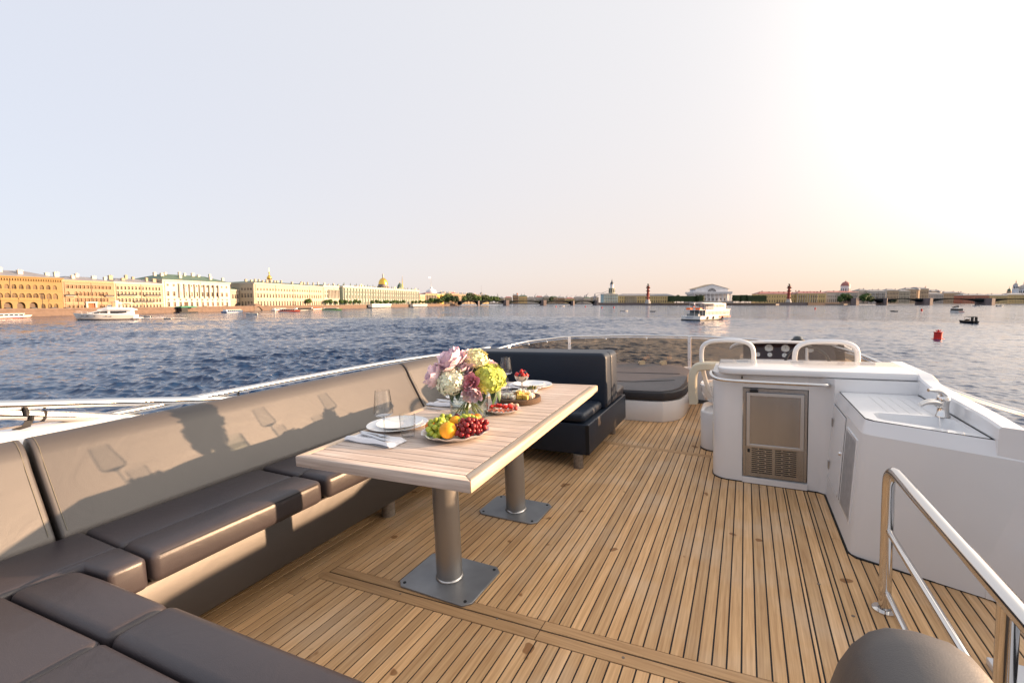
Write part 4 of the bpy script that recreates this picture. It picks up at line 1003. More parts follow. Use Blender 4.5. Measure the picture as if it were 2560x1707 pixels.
obj('sunshade', MB().lathe([(0, 6.5), (1.6, 6.25), (1.7, 6.2), (0, 6.3)], 10, (3.0, .4, 0)).cyl((3.0, .4, 4.4), (3.0, .4, 6.4), .06, n=6), M_black, fb, absolute=False)
obj('sunshade', MB().lathe([(0, 7.0), (1.3, 6.85), (1.3, 6.75), (0, 6.8)], 10, (7.6, .4, 0)).cyl((7.6, .4, 4.6), (7.6, .4, 6.8), .06, n=6), M_black, fb, absolute=False)
r_ = MB().tube([(19.9, 0, 3.4), (17, -1.5, 3.2), (13, -2.1, 2.95), (9.5, -2.3, 2.8)], .035, 5).tube([(19.9, 0, 3.4), (17, 1.5, 3.2), (13, 2.1, 2.95), (9.5, 2.3, 2.8)], .035, 5)
for x, y in ((17, 1.5), (15, 1.85), (13, 2.1), (11, 2.2)):
    for sd in (-1, 1): r_.cyl((x, sd * y, 2.1), (x, sd * y, 3.1), .03, n=4)
obj('bow_rail', r_, M_steelw, ty, absolute=False)
def wake(label, px, D, heading, L, w, seed):
    g = random.Random(seed); mb = MB(); n = 26
    for i in range(n):
        s = i / n; x = -L * s; ww = w * (.25 + s) * .5
        for k in range(4):
            cx = x + g.uniform(-L / n, L / n); cy = g.uniform(-ww, ww); a = g.uniform(.5, 1.6) * L / n; b = g.uniform(.06, .16) * w
            q = [(cx + a * math.cos(t) * g.uniform(.7, 1.1), cy + b * math.sin(t) * g.uniform(.6, 1.1)) for t in [j * math.pi / 4 for j in range(8)]]
            mb.prism(q, .18 + .3 * (1 - s), .24 + .3 * (1 - s))
    o = obj('wake_foam', mb, M_foam, smooth=False); tag(o, kind='stuff'); o['label'] = label
    p = at(px, D); o.location = (p.x, p.y, .05); o.rotation_euler = (0, 0, R(heading))
wake('broken white wake trailing the white motor yacht', 344, 187, 199, 16, 3.0, 4)

# passenger ship seen from its quarter
tf = vessel('passenger_ship', 'white two-deck passenger ship with a red stripe sailing away right of centre', 1728, 172, 40, 'ship')
tf.scale = (1, 1.2, 1)
obj('hull', hull(MB(), 27, 6.6, 1.7, 2.1, .92, 14, 0, 1.0), M_gel_warm, tf, absolute=False, fix=True)
obj('black_waterline', hull(MB(), 26.9, 6.5, .45, .5, .99, 12, -.05, 1.01), M_black, tf, absolute=False, fix=True)
obj('red_banner', MB().box(14.5, 24.0, -3.28, -3.22, .95, 1.65), M_redp, tf, smooth=False, absolute=False)
mbc, wc_ = facade(19.5, 2.2, 5.2, [(.35, 1.75, bays(19.5, 17, .82, .3), False)], .12)
dk = obj('lower_saloon', mbc, M_gel_warm, tf, smooth=False, absolute=False); dk.location = (5.0, -2.7, 1.75)
for x, z, w, h, ar in wc_: place('saloon_window', window_mesh(w, h, False, M_gel_warm, M_pane_w), dk, (x, .12, z))
obj('aft_deck_roof', MB().box(.4, 6.0, -2.7, 2.7, 3.92, 4.05), M_gel_warm, tf, smooth=False, absolute=False)
obj('aft_cabin_wall', MB().box(4.9, 4.98, -2.6, 2.6, 1.7, 3.9), mat('ship_grey', (.16, .18, .2), .5), tf, smooth=False, absolute=False)
for x, y in ((.7, -2.5), (.7, 2.5), (.7, -.9), (.7, .9), (3, -2.6), (3, 2.6)): obj('deck_post', MB().cyl((x, y, 1.6), (x, y, 3.95), .06, n=6), M_steelw, tf, absolute=False)
obj('aft_bench', MB().box(1.4, 2.6, -1.9, 1.9, 1.7, 2.5), mat('ship_grey', (.16, .18, .2), .5), tf, smooth=False, absolute=False)
obj('upper_deck', MB().box(4.8, 25.2, -2.9, 2.9, 3.95, 4.12), M_gel_warm, tf, smooth=False, absolute=False)
mbu, wu_ = facade(9.0, 2.3, 4.4, [(.9, 1.9, bays(9, 7, .95, .3), False)], .12)
uk = obj('upper_cabin', mbu, M_gel_warm, tf, smooth=False, absolute=False); uk.location = (12.0, -2.3, 4.12)
for x, z, w, h, ar in wu_: place('cabin_window', window_mesh(w, h, False, M_gel_warm, M_pane), uk, (x, .12, z))
obj('wheelhouse', MB().box(21.02, 23.4, -1.9, 1.9, 4.12, 6.5), M_gel_warm, tf, smooth=False, absolute=False)
obj('red_side_panel', MB().box(21.3, 22.6, -1.97, -1.91, 4.5, 6.2), M_redp, tf, smooth=False, absolute=False)
obj('awning', MB().loft([[(x, -2.6, 6.45), (x, -1.3, 6.75), (x, 1.3, 6.75), (x, 2.6, 6.45), (x, 2.6, 6.38), (x, -2.6, 6.38)] for x in (4.2, 8, 12, 20.5)]), M_gel_warm, tf, smooth=False, absolute=False, fix=True)
for x in (4.6, 8.3, 11.7):
    for y in (-2.5, 2.5): obj('awning_post', MB().cyl((x, y, 4.1), (x, y, 6.42), .06, n=6), M_steelw, tf, absolute=False)
r_ = MB()
for y in (-2.75, 2.75):
    for z in (4.5, 4.85, 5.2): r_.box(4.9, 12, y - .03, y + .03, z, z + .05)
    for k in range(15): r_.box(4.9 + k * .5, 4.95 + k * .5, y - .03, y + .03, 4.1, 5.2)
for z in (4.5, 4.85, 5.2): r_.box(4.88, 4.94, -2.75, 2.75, z, z + .05)
obj('upper_railing', r_, M_steelw, tf, smooth=False, absolute=False)
for i, (y, lab) in enumerate(((1.6, 'left'), (-1.5, 'right'))): obj('liferaft_case', MB().box(1.6, 3.2, y - .75, y + .75, 4.06, 4.75), M_orange, tf, smooth=False, absolute=False)
obj('flag_staff', MB().cyl((3.9, .2, 4.05), (3.4, .2, 7.0), .04, n=5), M_steelw, tf, absolute=False)
fl = obj('flag', MB().box(2.6, 3.5, .18, .22, 5.9, 6.6).slot(1).box(2.55, 3.4, .18, .22, 5.45, 5.9).slot(2).box(2.5, 3.3, .18, .22, 5.0, 5.45), [M_gel, M_bluep, M_redp], tf, smooth=False, absolute=False)
obj('mast', MB().cyl((22, 0, 6.5), (22, 0, 8.6), .07, n=6).box(21.7, 22.3, -.5, .5, 7.6, 7.75), M_steelw, tf, absolute=False)
for x, y in ((9.8, -3.32), (17.0, -3.36), (25.0, -1.9), (5.2, -3.36)): obj('tyre_fender', MB().tube([(x + .42 * math.cos(a_ * math.pi / 6), y, 1.05 + .42 * math.sin(a_ * math.pi / 6)) for a_ in range(12)], .14, 6, True), M_black, tf, absolute=False)
def text_mesh(s, size, m):
    cu = bpy.data.curves.new('lettering', 'FONT'); cu.body = s; cu.size = size; cu.align_x = 'CENTER'; cu.extrude = .01
    o = bpy.data.objects.new('lettering', cu); COL.objects.link(o)
    dg = bpy.context.evaluated_depsgraph_get(); me = bpy.data.meshes.new_from_object(o.evaluated_get(dg))
    bpy.data.objects.remove(o); me.materials.clear(); me.materials.append(m); return me
lt = place('stern_lettering', text_mesh('НЕФРИТ', .62, M_bluep), tf, (-.07, .35, .92), (math.pi / 2, 0, -math.pi / 2))
# passengers on the upper deck
def person_mesh(col, h=1.72, seed=0):
    """simple continuous standing figure: legs, torso, arms and head skinned as one surface"""
    mb = MB()
    pts = [(.10, 0, 0), (.11, .01, .45), (.08, 0, .86)]
    prof = []
    def limb(p, r): mb.tube(p, 0, 8, rs=r)
    limb([(.10, .02, .0), (.105, 0, .45), (.09, 0, .88)], [.05, .062, .09]); limb([(-.10, .02, .0), (-.105, 0, .45), (-.09, 0, .88)], [.05, .062, .09])
    mb.lathe([(0, .80), (.17, .84), (.16, 1.05), (.20, 1.32), (.17, 1.44), (.06, 1.48), (.055, 1.53), (.095, 1.58), (.10, 1.66), (.07, 1.73), (0, 1.75)], 10, (0, 0, 0), 1, .62)
    limb([(.19, 0, 1.40), (.25, .02, 1.12), (.20, .16, .95)], [.055, .045, .035]); limb([(-.19, 0, 1.40), (-.25, .02, 1.12), (-.20, .16, .95)], [.055, .045, .035])
    return mb
cloth = [mat('dark_coat', (.02, .02, .025), .8), mat('navy_coat', (.03, .04, .08), .8), mat('brown_coat', (.08, .05, .04), .8), mat('grey_coat', (.12, .12, .12), .8)]
pm = [person_mesh(None).mesh('person', c, True) for c in cloth]
for i, (x, y, z, c, lab) in enumerate([(3.3, .9, 4.08, 3, 'person in grey standing by the flag on the ship'), (5.6, -1.2, 4.14, 0, 'person in a dark coat at the aft rail of the upper deck'), (6.3, -.2, 4.14, 0, 'person in dark clothes second from the aft rail under the awning'), (7.2, -1.6, 4.14, 2, 'person in brown leaning by the side rail under the awning'), (8.2, -.6, 4.14, 1, 'person in navy in the middle under the awning'), (9.2, -1.4, 4.14, 0, 'person in a dark coat by the third awning post'), (10.0, .2, 4.14, 1, 'person in navy furthest forward under the awning')]):
    w = tf.matrix_basis @ Vector((x, y, z)); o = place('person', pm[c], None, w, (0, 0, R(40 + 70 * i))); tag(o, lab, 'person', 'passengers on the ship')

# other craft
def speedboat(label, px, D, heading, L=6.5, m=None, canopy=False, name='speedboat', hm=None):
    t = vessel(name, label, px, D, heading)
    t.location.x -= math.cos(R(heading)) * L / 2; t.location.y -= math.sin(R(heading)) * L / 2
    obj('hull', hull(MB(), L, L * .33, L * .11, L * .15, .75, 10), hm or M_gel_warm, t, absolute=False, fix=True)
    obj('cockpit', MB().prism([(L * .1, -L * .1), (L * .55, -L * .1), (L * .55, L * .1), (L * .1, L * .1)], L * .11, L * .125), mat('cockpit_grey', (.2, .19, .18), .7), t, smooth=False, absolute=False)
    obj('windscreen', MB().loft([[(L * .55, -L * .12, L * .13), (L * .55, L * .12, L * .13), (L * .47, L * .10, L * .21), (L * .47, -L * .10, L * .21)], [(L * .57, -L * .12, L * .13), (L * .57, L * .12, L * .13), (L * .485, L * .10, L * .21), (L * .485, -L * .10, L * .21)]]), M_dkglass, t, smooth=False, absolute=False, fix=True)
    obj('outboard_engine', MB().box(-L * .06, -.01, -L * .03, L * .03, .1, L * .15), M_black, t, smooth=False, absolute=False)
    if canopy:
        c = obj('canopy', MB().loft([[(x, -L * .14, L * .33), (x, 0, L * .355), (x, L * .14, L * .33), (x, L * .14, L * .32), (x, -L * .14, L * .32)] for x in (L * .1, L * .55)]), M_black, t, smooth=False, absolute=False, fix=True)
        for x in (L * .12, L * .53):
            for y in (-L * .13, L * .13): obj('canopy_post', MB().cyl((x, y, L * .11), (x, y, L * .33), .04, n=5), M_black, c, absolute=False)
        obj('side_curtain', MB().box(L * .1, L * .16, -L * .14, -L * .05, L * .12, L * .32).box(L * .1, L * .16, L * .05, L * .14, L * .12, L * .32), M_black, c, smooth=False, absolute=False)
    return t
speedboat('small white speedboat with a dark side just right of the motor yacht', 361, 208, 182, 5.2)
wake('thin wake of the speedboat right of the motor yacht', 369, 208, 182, 7, 1.2, 8)
speedboat('white runabout with a curved canopy frame below the white theatre', 416, 190, 180, 3.6)
speedboat('white speedboat below the arched gallery moving left', 628, 250, 182, 7)
wake('wake of the white speedboat below the arched gallery', 640, 250, 182, 9, 1.4, 9)
speedboat('tiny white launch in front of the second pontoon', 1029, 560, 180, 5.5)
speedboat('small white cabin cruiser before the left red lighthouse column', 1562, 340, 5, 5.5)
speedboat('small dark motorboat under the left red lighthouse column', 1632, 330, 150, 4.0, canopy=False, hm=M_black)
speedboat('small motorboat with its dark bow up left of the right bridge pier', 2236, 330, 178, 5.0, hm=M_black)
speedboat('dark canopied speedboat heading away in its own wake at the right', 2423, 152, 86, 6.3, canopy=True, hm=M_black)
speedboat('white motorboat behind the third pier of the right bridge', 2440, 700, 180, 10)
speedboat('pale motorboat half hidden behind the last pier of the right bridge', 2502, 700, 0, 11)
speedboat('small boat under the middle span of the left bridge', 1406, 700, 10, 8)
speedboat('dark launch under the right span of the right bridge, sunlit at its stern', 2389, 560, 180, 8, canopy=True, hm=M_black)
tv = vessel('river_cruiser', 'blue and white river cruiser seen stern-on under the right bridge', 2406, 300, 85)
obj('hull', hull(MB(), 9, 3.6, 1.1, 1.5, .9, 8, 0, 1.0), M_gel_warm, tv, absolute=False, fix=True)
obj('cabin', MB().box(.8, 6.5, -1.5, 1.5, 1.1, 2.6), M_dkglass, tv, smooth=False, absolute=False)
obj('roof', MB().box(.6, 6.8, -1.6, 1.6, 2.6, 2.8).box(2, 3.6, -.7, .7, 2.8, 3.3), M_gel_warm, tv, smooth=False, absolute=False)
obj('stripe', MB().box(-.08, -.02, -1.7, 1.7, .45, .8), M_redp, tv, smooth=False, absolute=False)

def canal_boat(label, px, D, heading, L, hm, rm, aw=True):
    t = vessel('canal_boat', label, px, D, heading, 'boat', 'sightseeing boats along the left quay')
    t.location.x -= math.cos(R(heading)) * L / 2; t.location.y -= math.sin(R(heading)) * L / 2
    obj('hull', hull(MB(), L, 4.2, .9, 1.2, .92, 12, 0, .95), hm, t, absolute=False, fix=True)
    obj('sheer_stripe', hull(MB(), L * .995, 4.25, .3, .32, .97, 10), M_gel_warm if hm is not M_gel_warm else M_redp, t, absolute=False, fix=True)
    obj('saloon', MB().prism(rrect(L * .12, L * .78, -1.7, 1.7, .8), .9, 1.75), M_dkglass, t, smooth=False, absolute=False)
    obj('saloon_roof', MB().prism(rrect(L * .1, L * .8, -1.85, 1.85, .8), 1.75, 1.95), rm, t, smooth=False, absolute=False)
    for k in range(7): obj('window_post', MB().box(L * .14 + L * .1 * k, L * .14 + L * .1 * k + .2, -1.74, 1.74, .92, 1.74), rm, t, smooth=False, absolute=False)
    obj('wheelhouse', MB().box(L * .04, L * .1, -1.2, 1.2, .9, 2.1), M_gel_warm, t, smooth=False, absolute=False)
    return t
canal_boat('white open sightseeing boat with seated people at the far left edge', 18, 199, 79, 17, M_gel_warm, M_gel_warm)
canal_boat('blue and white sightseeing boat moored below the arched gallery', 583, 305, 88, 20, M_bluep, M_gel_warm)
canal_boat('red and white sightseeing boat nearest below the long cream palace', 724, 330, 6, 15, M_redp, M_gel_warm)
canal_boat('dark-roofed moored boat behind the red sightseeing boat', 760, 392, 79, 26, M_black, M_darkiron)
canal_boat('white moored boat right of the canal mouth', 700, 372, 79, 17, M_gel_warm, M_gel_warm)
canal_boat('green and white sightseeing boat below the small pavilion palace', 831, 385, 4, 16, M_greenp, M_gel_warm)
canal_boat('white boat with orange people moored below the long cream palace', 790, 425, 79, 18, M_gel_warm, M_orange)
def pontoon(label, px, off, L, m, roof):
    p = quay(px, -4); t = thing('pontoon', label, 'pontoon', (p.x, p.y, .0), math.atan2(QU.y, QU.x), 'floating landing stages')
    obj('float', MB().box(-L / 2, L / 2, -3.2, 3.2, -.4, .9), M_darkiron, t, smooth=False, absolute=False)
    mb_, w_ = facade(L - 2, 2.7, 5, [(.6, 2.1, bays(L - 2, int(L / 2), 1.3, .4), False)], .12)
    h = obj('pavilion', mb_, m, t, smooth=False, absolute=False); h.location = (-L / 2 + 1, -2.5, .9)
    for x, z, w, hh, ar in w_: place('window', window_mesh(w, hh, False, m, M_pane), h, (x, .12, z))
    obj('roof', MB().box(-L / 2 + .4, L / 2 - .4, -3, 3, 3.6, 3.9), roof, t, smooth=False, absolute=False)
    obj('upper_deck_rail', MB().box(-L / 2 + .5, L / 2 - .5, -2.9, -2.8, 4.5, 4.65).box(-L / 2 + .5, L / 2 - .5, -2.9, -2.85, 3.9, 4.5), roof, t, smooth=False, absolute=False)
pontoon('glazed white landing stage before the middle of the green palace', 950, 0, 52, M_gel_warm, M_gel_warm)
pontoon('white and red landing stage before the right end of the green palace', 1047, 0, 58, M_gel_warm, mat('ship_grey', (.16, .18, .2)))
p = quay(458, -2.5); t = thing('mooring_kiosk', 'dark mooring kiosk with a green awning on the left quay', 'kiosk', (p.x, p.y, 0), math.atan2(QU.y, QU.x))
obj('float', MB().box(-5, 9, -2, 2, -.3, .6), M_darkiron, t, smooth=False, absolute=False)
obj('hut', MB().box(-3, 1.5, -1.6, 1.6, .6, 3.4), M_darkiron, t, smooth=False, absolute=False)
obj('awning', MB().prism_y([(-4, 3.4), (8.5, 3.4), (7.8, 4.0), (2, 4.5), (-3.4, 4.1)], -2.2, 2.2), mat('green_awning', (.03, .16, .11), .7), t, smooth=False, absolute=False)
# cars parked along the quay road
carm = {}
def car(label, px, c):
    nm, col = c
    if nm not in carm:
        b = MB().loft([[(x, -y, z0), (x, y, z0), (x, y * .95, z1), (x, -y * .95, z1)] for x, y, z0, z1 in ((-2.2, .8, .35, .85), (-1.9, .88, .25, .95), (1.9, .88, .25, .85), (2.2, .8, .35, .7))])
        carm[nm] = (b.mesh('body', mat(nm, col, .3, coat=.5), fix=True), MB().loft([[(x, -y, .9), (x, y, .9), (x2, y * .85, 1.45), (x2, -y * .85, 1.45)] for x, x2, y in ((-1.7, -1.2, .82), (1.0, .4, .82))]).mesh('cabin', M_dkglass, fix=True),
                    MB().cyl((0, -.1, 0), (0, .1, 0), .32, n=10).mesh('wheel', M_black))
    p = quay(px, 2.2); t = thing('parked_car', label, 'car', (p.x, p.y, STREET), math.atan2(QU.y, QU.x), 'cars on the left quay road')
    place('body', carm[nm][0], t); place('cabin', carm[nm][1], t)
    for x in (-1.4, 1.4):
        for y in (-.85, .85): place('wheel', carm[nm][2], t, (x, y, .32))
cw, cb, cr, cs = ('white_car_paint', (.75, .75, .75)), ('black_car_paint', (.02, .02, .022)), ('red_car_paint', (.55, .04, .03)), ('silver_car_paint', (.4, .42, .45))
for px, c, lab in [(20, cb, 'dark car parked left of the ochre porch'), (84, cb, 'dark car just right of the ochre porch'), (133, cw, 'white car before the right end of the ochre palace'), (168, cw, 'white car before the left end of the pink mansion'), (262, cb, 'dark car behind the yacht mast before the pale house'), (338, cw, 'white car before the pale yellow house'), (480, cs, 'silver car by the green awning kiosk'), (512, cs, 'silver car before the middle of the white theatre'), (565, cw, 'white car at the right end of the white theatre'), (597, cr, 'red car before the arched gallery'), (619, cw, 'white car left of the canal bridge'), (630, cr, 'red car close to the canal bridge'), (668, cw, 'white car just right of the canal bridge'), (735, cs, 'silver car before the long cream palace')]:
    car(lab, px, c)
# buoys
def buoy(label, px, D, s=1.0, m=None):
    t = thing('river_buoy', label, 'buoy', at(px, D, 0), 0, 'red river buoys'); t.scale = (s, s, s)
    m = m or mat('buoy_red', (.52, .02, .015), .45, var=.2, scale=3)
    obj('float', MB().lathe([(0, -.6), (.62, -.6), (.62, 1.25), (.72, 1.27), (.72, 1.36), (.5, 1.4), (0, 1.42)], 20), m, t, absolute=False)
    obj('collar', MB().lathe([(.63, -.02), (.95, .02), (.95, .1), (.63, .14)], 20), m, t, absolute=False)
    cr_ = MB()
    for k in range(6):
        a_ = k * math.pi / 3; cr_.cyl((.15 * math.cos(a_), .15 * math.sin(a_), 1.42), (.42 * math.cos(a_), .42 * math.sin(a_), 1.72), .05, n=5)
    obj('top_lantern', cr_.cyl((0, 0, 1.4), (0, 0, 1.8), .12, n=8), m, t, absolute=False)
buoy('large red buoy with a crown-like top in the near water at the right', 2352, 86)
for px, D, lab in [(1505, 520, 'tiny red buoy left of the pale blue tower, further left'), (1464, 640, 'tiny red buoy before the right end of the left bridge'), (1535, 540, 'tiny orange marker buoy left of the small cabin cruiser'), (1390, 640, 'tiny red buoy under the middle of the left bridge'), (2306, 360, 'tiny dark red buoy before the second pier of the right bridge'), (2039, 440, 'tiny dark buoy before the right lighthouse quay')]:
    buoy(lab, px, D, 1.0)

# ================================================================== OUR YACHT (boat frame: x starboard, y forward, z above the flybridge deck)
FRAME['boat'] = True
M_teak = wood('teak_deck', (.48, .265, .12), (.75, .48, .25), 'y', 1.0, .20, .42, .62, (.66, .52, .38), spots=.75)
M_teakx = wood('teak_margin', (.38, .215, .10), (.58, .36, .185), 'x', 1.0, .08, .25, .62, (.5, .38, .28))
M_caulk = mat('deck_caulk', (.012, .011, .012), .7)
M_leather = mat('taupe_leather', (.040, .034, .039), .37, spec=.7, wrinkle=.09, var=.10, scale=3, bump=.10, bscale=420)
M_leather_vert = mat('taupe_leather_upright', (.056, .050, .049), .45, spec=.9, wrinkle=.05, var=.07, scale=2.5, bump=.10, bscale=420)
M_leather_shade = mat('dark_navy_leather', (.010, .018, .034), .44, spec=.5, var=.1, scale=3, bump=.08, bscale=420)  # same leather as the sofa, shade put into a darker, bluer colour
M_thread = mat('pale_thread', (.20, .18, .13), .7)
M_seam = mat('dark_seam', (.012, .012, .014), .8)
M_steel = mat('polished_stainless', (.72, .70, .68), .10, metal=1.0)
M_brush = mat('brushed_stainless', (.45, .46, .48), .26, metal=1.0, var=.10, scale=1, stretch=(14, 14, .4))  # vertical colour streaks imitate reflections on top of the brushed grain
M_alu = mat('anodised_leg', (.36, .345, .33), .38, metal=.75)
M_plate = mat('grey_base_plate', (.33, .34, .36), .42, metal=.7, var=.12, scale=9)
M_gc = mat('yacht_gelcoat', (.75, .75, .76), .13, coat=.5, var=.035, scale=2.5)
M_gc_mat = mat('yacht_gelcoat_matt', (.72, .715, .715), .4, var=.03, scale=2)
M_table = wood('weathered_teak_top', (.36, .275, .225), (.66, .56, .49), 'x', .8, .10, .45, .65, (.66, .60, .56))
M_tabley = wood('weathered_teak_rim', (.42, .31, .215), (.68, .54, .41), 'y', .8, .06, .35, .65, (.66, .57, .47))
M_footwood = wood('grey_wood_foot', (.14, .11, .085), (.27, .22, .175), 'y', .8, .1, .2, .7)

# ---- deck
deck = obj('deck', MB().prism([(-3.0, -2.2), (1.5, -2.2), (1.5, 6.4), (.6, 6.9), (-2.4, 6.9), (-3.0, 6.0)], -.06, -.003), M_caulk, smooth=False); tag(deck, kind='structure')
near = lambda x: 1.714 + .0535 * x            # transverse hatch seam close to the table
farl = lambda x: 4.197 - .083 * x             # seam before the helm
xs = [-.007 + .0507 * k for k in range(-52, 6)] + [.263, .32, .372, .393, .44, .49, .54, .59, .64, .69, .74, .79, .84, .89, .94, .99, 1.04, 1.09, 1.14, 1.19]
G = .0032; TH = .018
def plank(x0, x1, ya0, ya1, yb0, yb1, m=None, name='plank'):
    """one board from ya (its aft end, left and right) to yb, butted against the caulking"""
    mb = MB().prism([(x0 + G, ya0), (x1 - G, ya1), (x1 - G, yb1), (x0 + G, yb0)], -TH, 0)
    return obj(name, mb, m or M_teak, deck, smooth=False, bevel=.0008, seg=1)
gr = random.Random(2)
for x0, x1 in zip(xs, xs[1:]):
    ends = [-1.6]
    if x0 < -2.02:
        cuts = [gr.uniform(.9, 2.2), gr.uniform(2.6, 3.6)]
        pts = [-1.6] + cuts + [farl((x0 + x1) / 2) - .034]
        for a, b in zip(pts, pts[1:]): plank(x0, x1, a + .0015, a + .0015, b - .0015, b - .0015)
    else:
        plank(x0, x1, -1.6, -1.6, near(x0) - .066, near(x1) - .066)
        if x0 < .4: plank(x0, x1, near(x0) + .060, near(x1) + .060, farl(x0) - .034, farl(x1) - .034)
        else:
            yc = 3.02 if x0 < .45 else 3.4
            plank(x0, x1, near(x0) + .060, near(x1) + .060, yc, yc - .005); plank(x0, x1, yc + .003, yc - .002, farl(x0) - .034, farl(x1) - .034)
    plank(x0, x1, farl(x0) + .034, farl(x1) + .034, 6.3, 6.3)
def cross_board(x0, x1, f, o0, o1, name='margin_board'):
    mb = MB().prism([(x0, f(x0) + o0), (x1, f(x1) + o0), (x1, f(x1) + o1), (x0, f(x0) + o1)], -TH, .0006)
    return obj(name, mb, M_teakx, deck, smooth=False, bevel=.0008, seg=1)
for a, b in ((-1.985, -.78), (-.776, .62), (.624, 1.2)):
    cross_board(a, b, near, -.062, -.004)
    cross_board(a + (.006 if a < -1.9 else 0), b, near, .004, .057)
obj('margin_board', MB().prism(arc(-1.988, near(-1.98) - .033, .029, 90, 270, 6), -TH, .0006), M_teakx, deck, smooth=False, fix=True)
for a, b in ((-2.02, -.93), (-.927, .3), (.303, 1.2)):
    cross_board(a, b, farl, -.031, -.002); cross_board(a, b, farl, .002, .031)
# dark drain patches and screws in the deck
for x, y, r in ((-.98, 1.655, .006), (-.42, 1.665, .006), (-1.5, 1.615, .005), (.32, 2.5, .007), (.42, 2.3, .007), (.36, 2.0, .007)):
    obj('wood_plug', MB().lathe([(r, 0), (r, .0018), (0, .002)], 10, (x, y, 0)), M_footwood, deck)

# ---- hull and mouldings that carry the deck
yt = thing('yacht', 'white flybridge moulding and hull of the yacht that carries the teak deck', 'yacht', (-.97, 2.0, -5.4))
hl = MB(); secs = []
for s in [i / 12 for i in range(13)]:
    y = -7 + 19 * s; w = 2.9 * (1 - max(0, (s - .5) / .5) ** 2.2); w = max(w, .05)
    secs.append([(-.97 - w, y, -2.3 + .7 * s), (-.97 - w * .93, y, -5.3), (-.97, y, -6.4 + .6 * s), (-.97 + w * .93, y, -5.3), (-.97 + w, y, -2.3 + .7 * s)])
obj('hull', hl.loft(secs), M_gc, yt, fix=True)
obj('deckhouse', MB().prism([(-3.25, -2.5), (1.35, -2.5), (1.45, 4.5), (.6, 8.0), (-2.5, 8.0), (-3.35, 4.5)], -2.3, -.09), M_gc, yt, smooth=False)
# port coaming behind the sofa, rounded on top
secs = []
for y, zt in ((-2.4, .93), (.5, .90), (.95, .885), (1.2, .855), (1.45, .80), (1.8, .77), (3.5, .76), (5.0, .74)):
    secs.append([(-2.86, y, -.06), (-2.88, y, zt - .2), (-2.93, y, zt - .06), (-2.99, y, zt - .01), (-3.2, y, zt), (-3.33, y, zt - .04), (-3.40, y, zt - .16), (-3.42, y, -.06)])
obj('port_coaming', MB().loft(secs), M_gc, yt, fix=True)
# starboard coaming along the stair opening (outside the picture, it shades the deck)
obj('starboard_coaming', MB().prism_y([(1.62, -.06), (1.62, .70), (1.68, .77), (1.85, .77), (1.92, .66), (1.95, -.06)], -2.4, 3.95), M_gc, yt, fix=True)
obj('starboard_deck', MB().prism_y([(1.2, -.06), (1.2, -.012), (1.62, -.012), (1.62, -.06)], -2.4, 6.0), M_gc_mat, yt, smooth=False)
# front cowl under the windscreen
WS = [(-2.95, 4.2, .70, .36), (-2.90, 5.10, .80, .40), (-2.76, 5.65, .845, .44), (-2.52, 5.97, .868, .45), (-2.27, 6.21, .880, .45), (-1.9, 6.44, .872, .44), (-1.5, 6.585, .868, .43), (-1.0, 6.63, .858, .43), (-.57, 6.615, .850, .43), (-.1, 6.47, .838, .43), (.3, 6.24, .828, .43), (.74, 5.765, .830, .43), (.955, 5.24, .796, .43), (1.09, 4.73, .735, .43), (1.13, 4.2, .725, .45), (1.15, 3.6, .722, .45)]
wsx = spline([(x, y, zt) for x, y, zt, zb in WS], 4); wsb = spline([(x, y, zb) for x, y, zt, zb in WS], 4)
cw_ = MB(); A_ = []; 
for p in wsb:
    c = Vector((-.97, 4.2, 0)); d = Vector((p.x, p.y, 0)) - c; d.normalize()
    A_.append([(p.x - d.x * .05, p.y - d.y * .05, -.06), (p.x + d.x * .35, p.y + d.y * .35, -.06), (p.x + d.x * .22, p.y + d.y * .22, p.z - .12), (p.x + d.x * .05, p.y + d.y * .05, p.z - .005), (p.x - d.x * .05, p.y - d.y * .05, p.z - .005)])
obj('front_cowl', MB().loft(A_), M_gc, yt, fix=True)

# ---- windscreen
wt = thing('windscreen', 'curved smoked-brown windscreen with a steel top rail round the foredeck', 'windscreen', (-.97, 6.5, .4))
obj('top_rail', MB().tube(wsx, .0145, 10), M_steel, wt)
M_smoke = thin_glass('smoked_brown_acrylic', (.86, .745, .62), 1.0, .02, .9)
cuts = [6, 16, 31, 48, 56]                    # panel joints along the rail
def panel(i0, i1):
    a = MB(); ring = []
    for i in range(i0, i1 + 1):
        t, b = wsx[i], wsb[i]
        lo = b + Vector((0, 0, .0)); up = t - Vector((0, 0, .030))
        d = (Vector((t.x, t.y, 0)) - Vector((-.97, 4.2, 0))).normalized() * .006
        ring.append([lo, up, up + d, lo + d])
    obj('smoked_pane', a.loft([[tuple(q) for q in r_] for r_ in ring]), M_smoke, wt, fix=True)
for a, b in zip(cuts, cuts[1:]): panel(a, b)
for i in cuts:
    t, b = wsx[i], wsb[i]
    d = Vector((t.x + .97, t.y - 4.2, 0)).normalized(); s = Vector((-d.y, d.x, 0)) * .021
    lo = b - d * .012; up = t - d * .012
    po_ = obj('post', MB().loft([[tuple(lo - s), tuple(lo + s), tuple(lo + s - d * .01), tuple(lo - s - d * .01)], [tuple(up - s), tuple(up + s), tuple(up + s - d * .01), tuple(up - s - d * .01)]]), mat('satin_post', (.80, .80, .82), .35, metal=.3), wt, fix=True, smooth=False)
    for f in (.25, .78):
        q = lo.lerp(up, f) - d * .012
        obj('bolt', MB().ball(tuple(q), .008, 8), M_steel, po_)
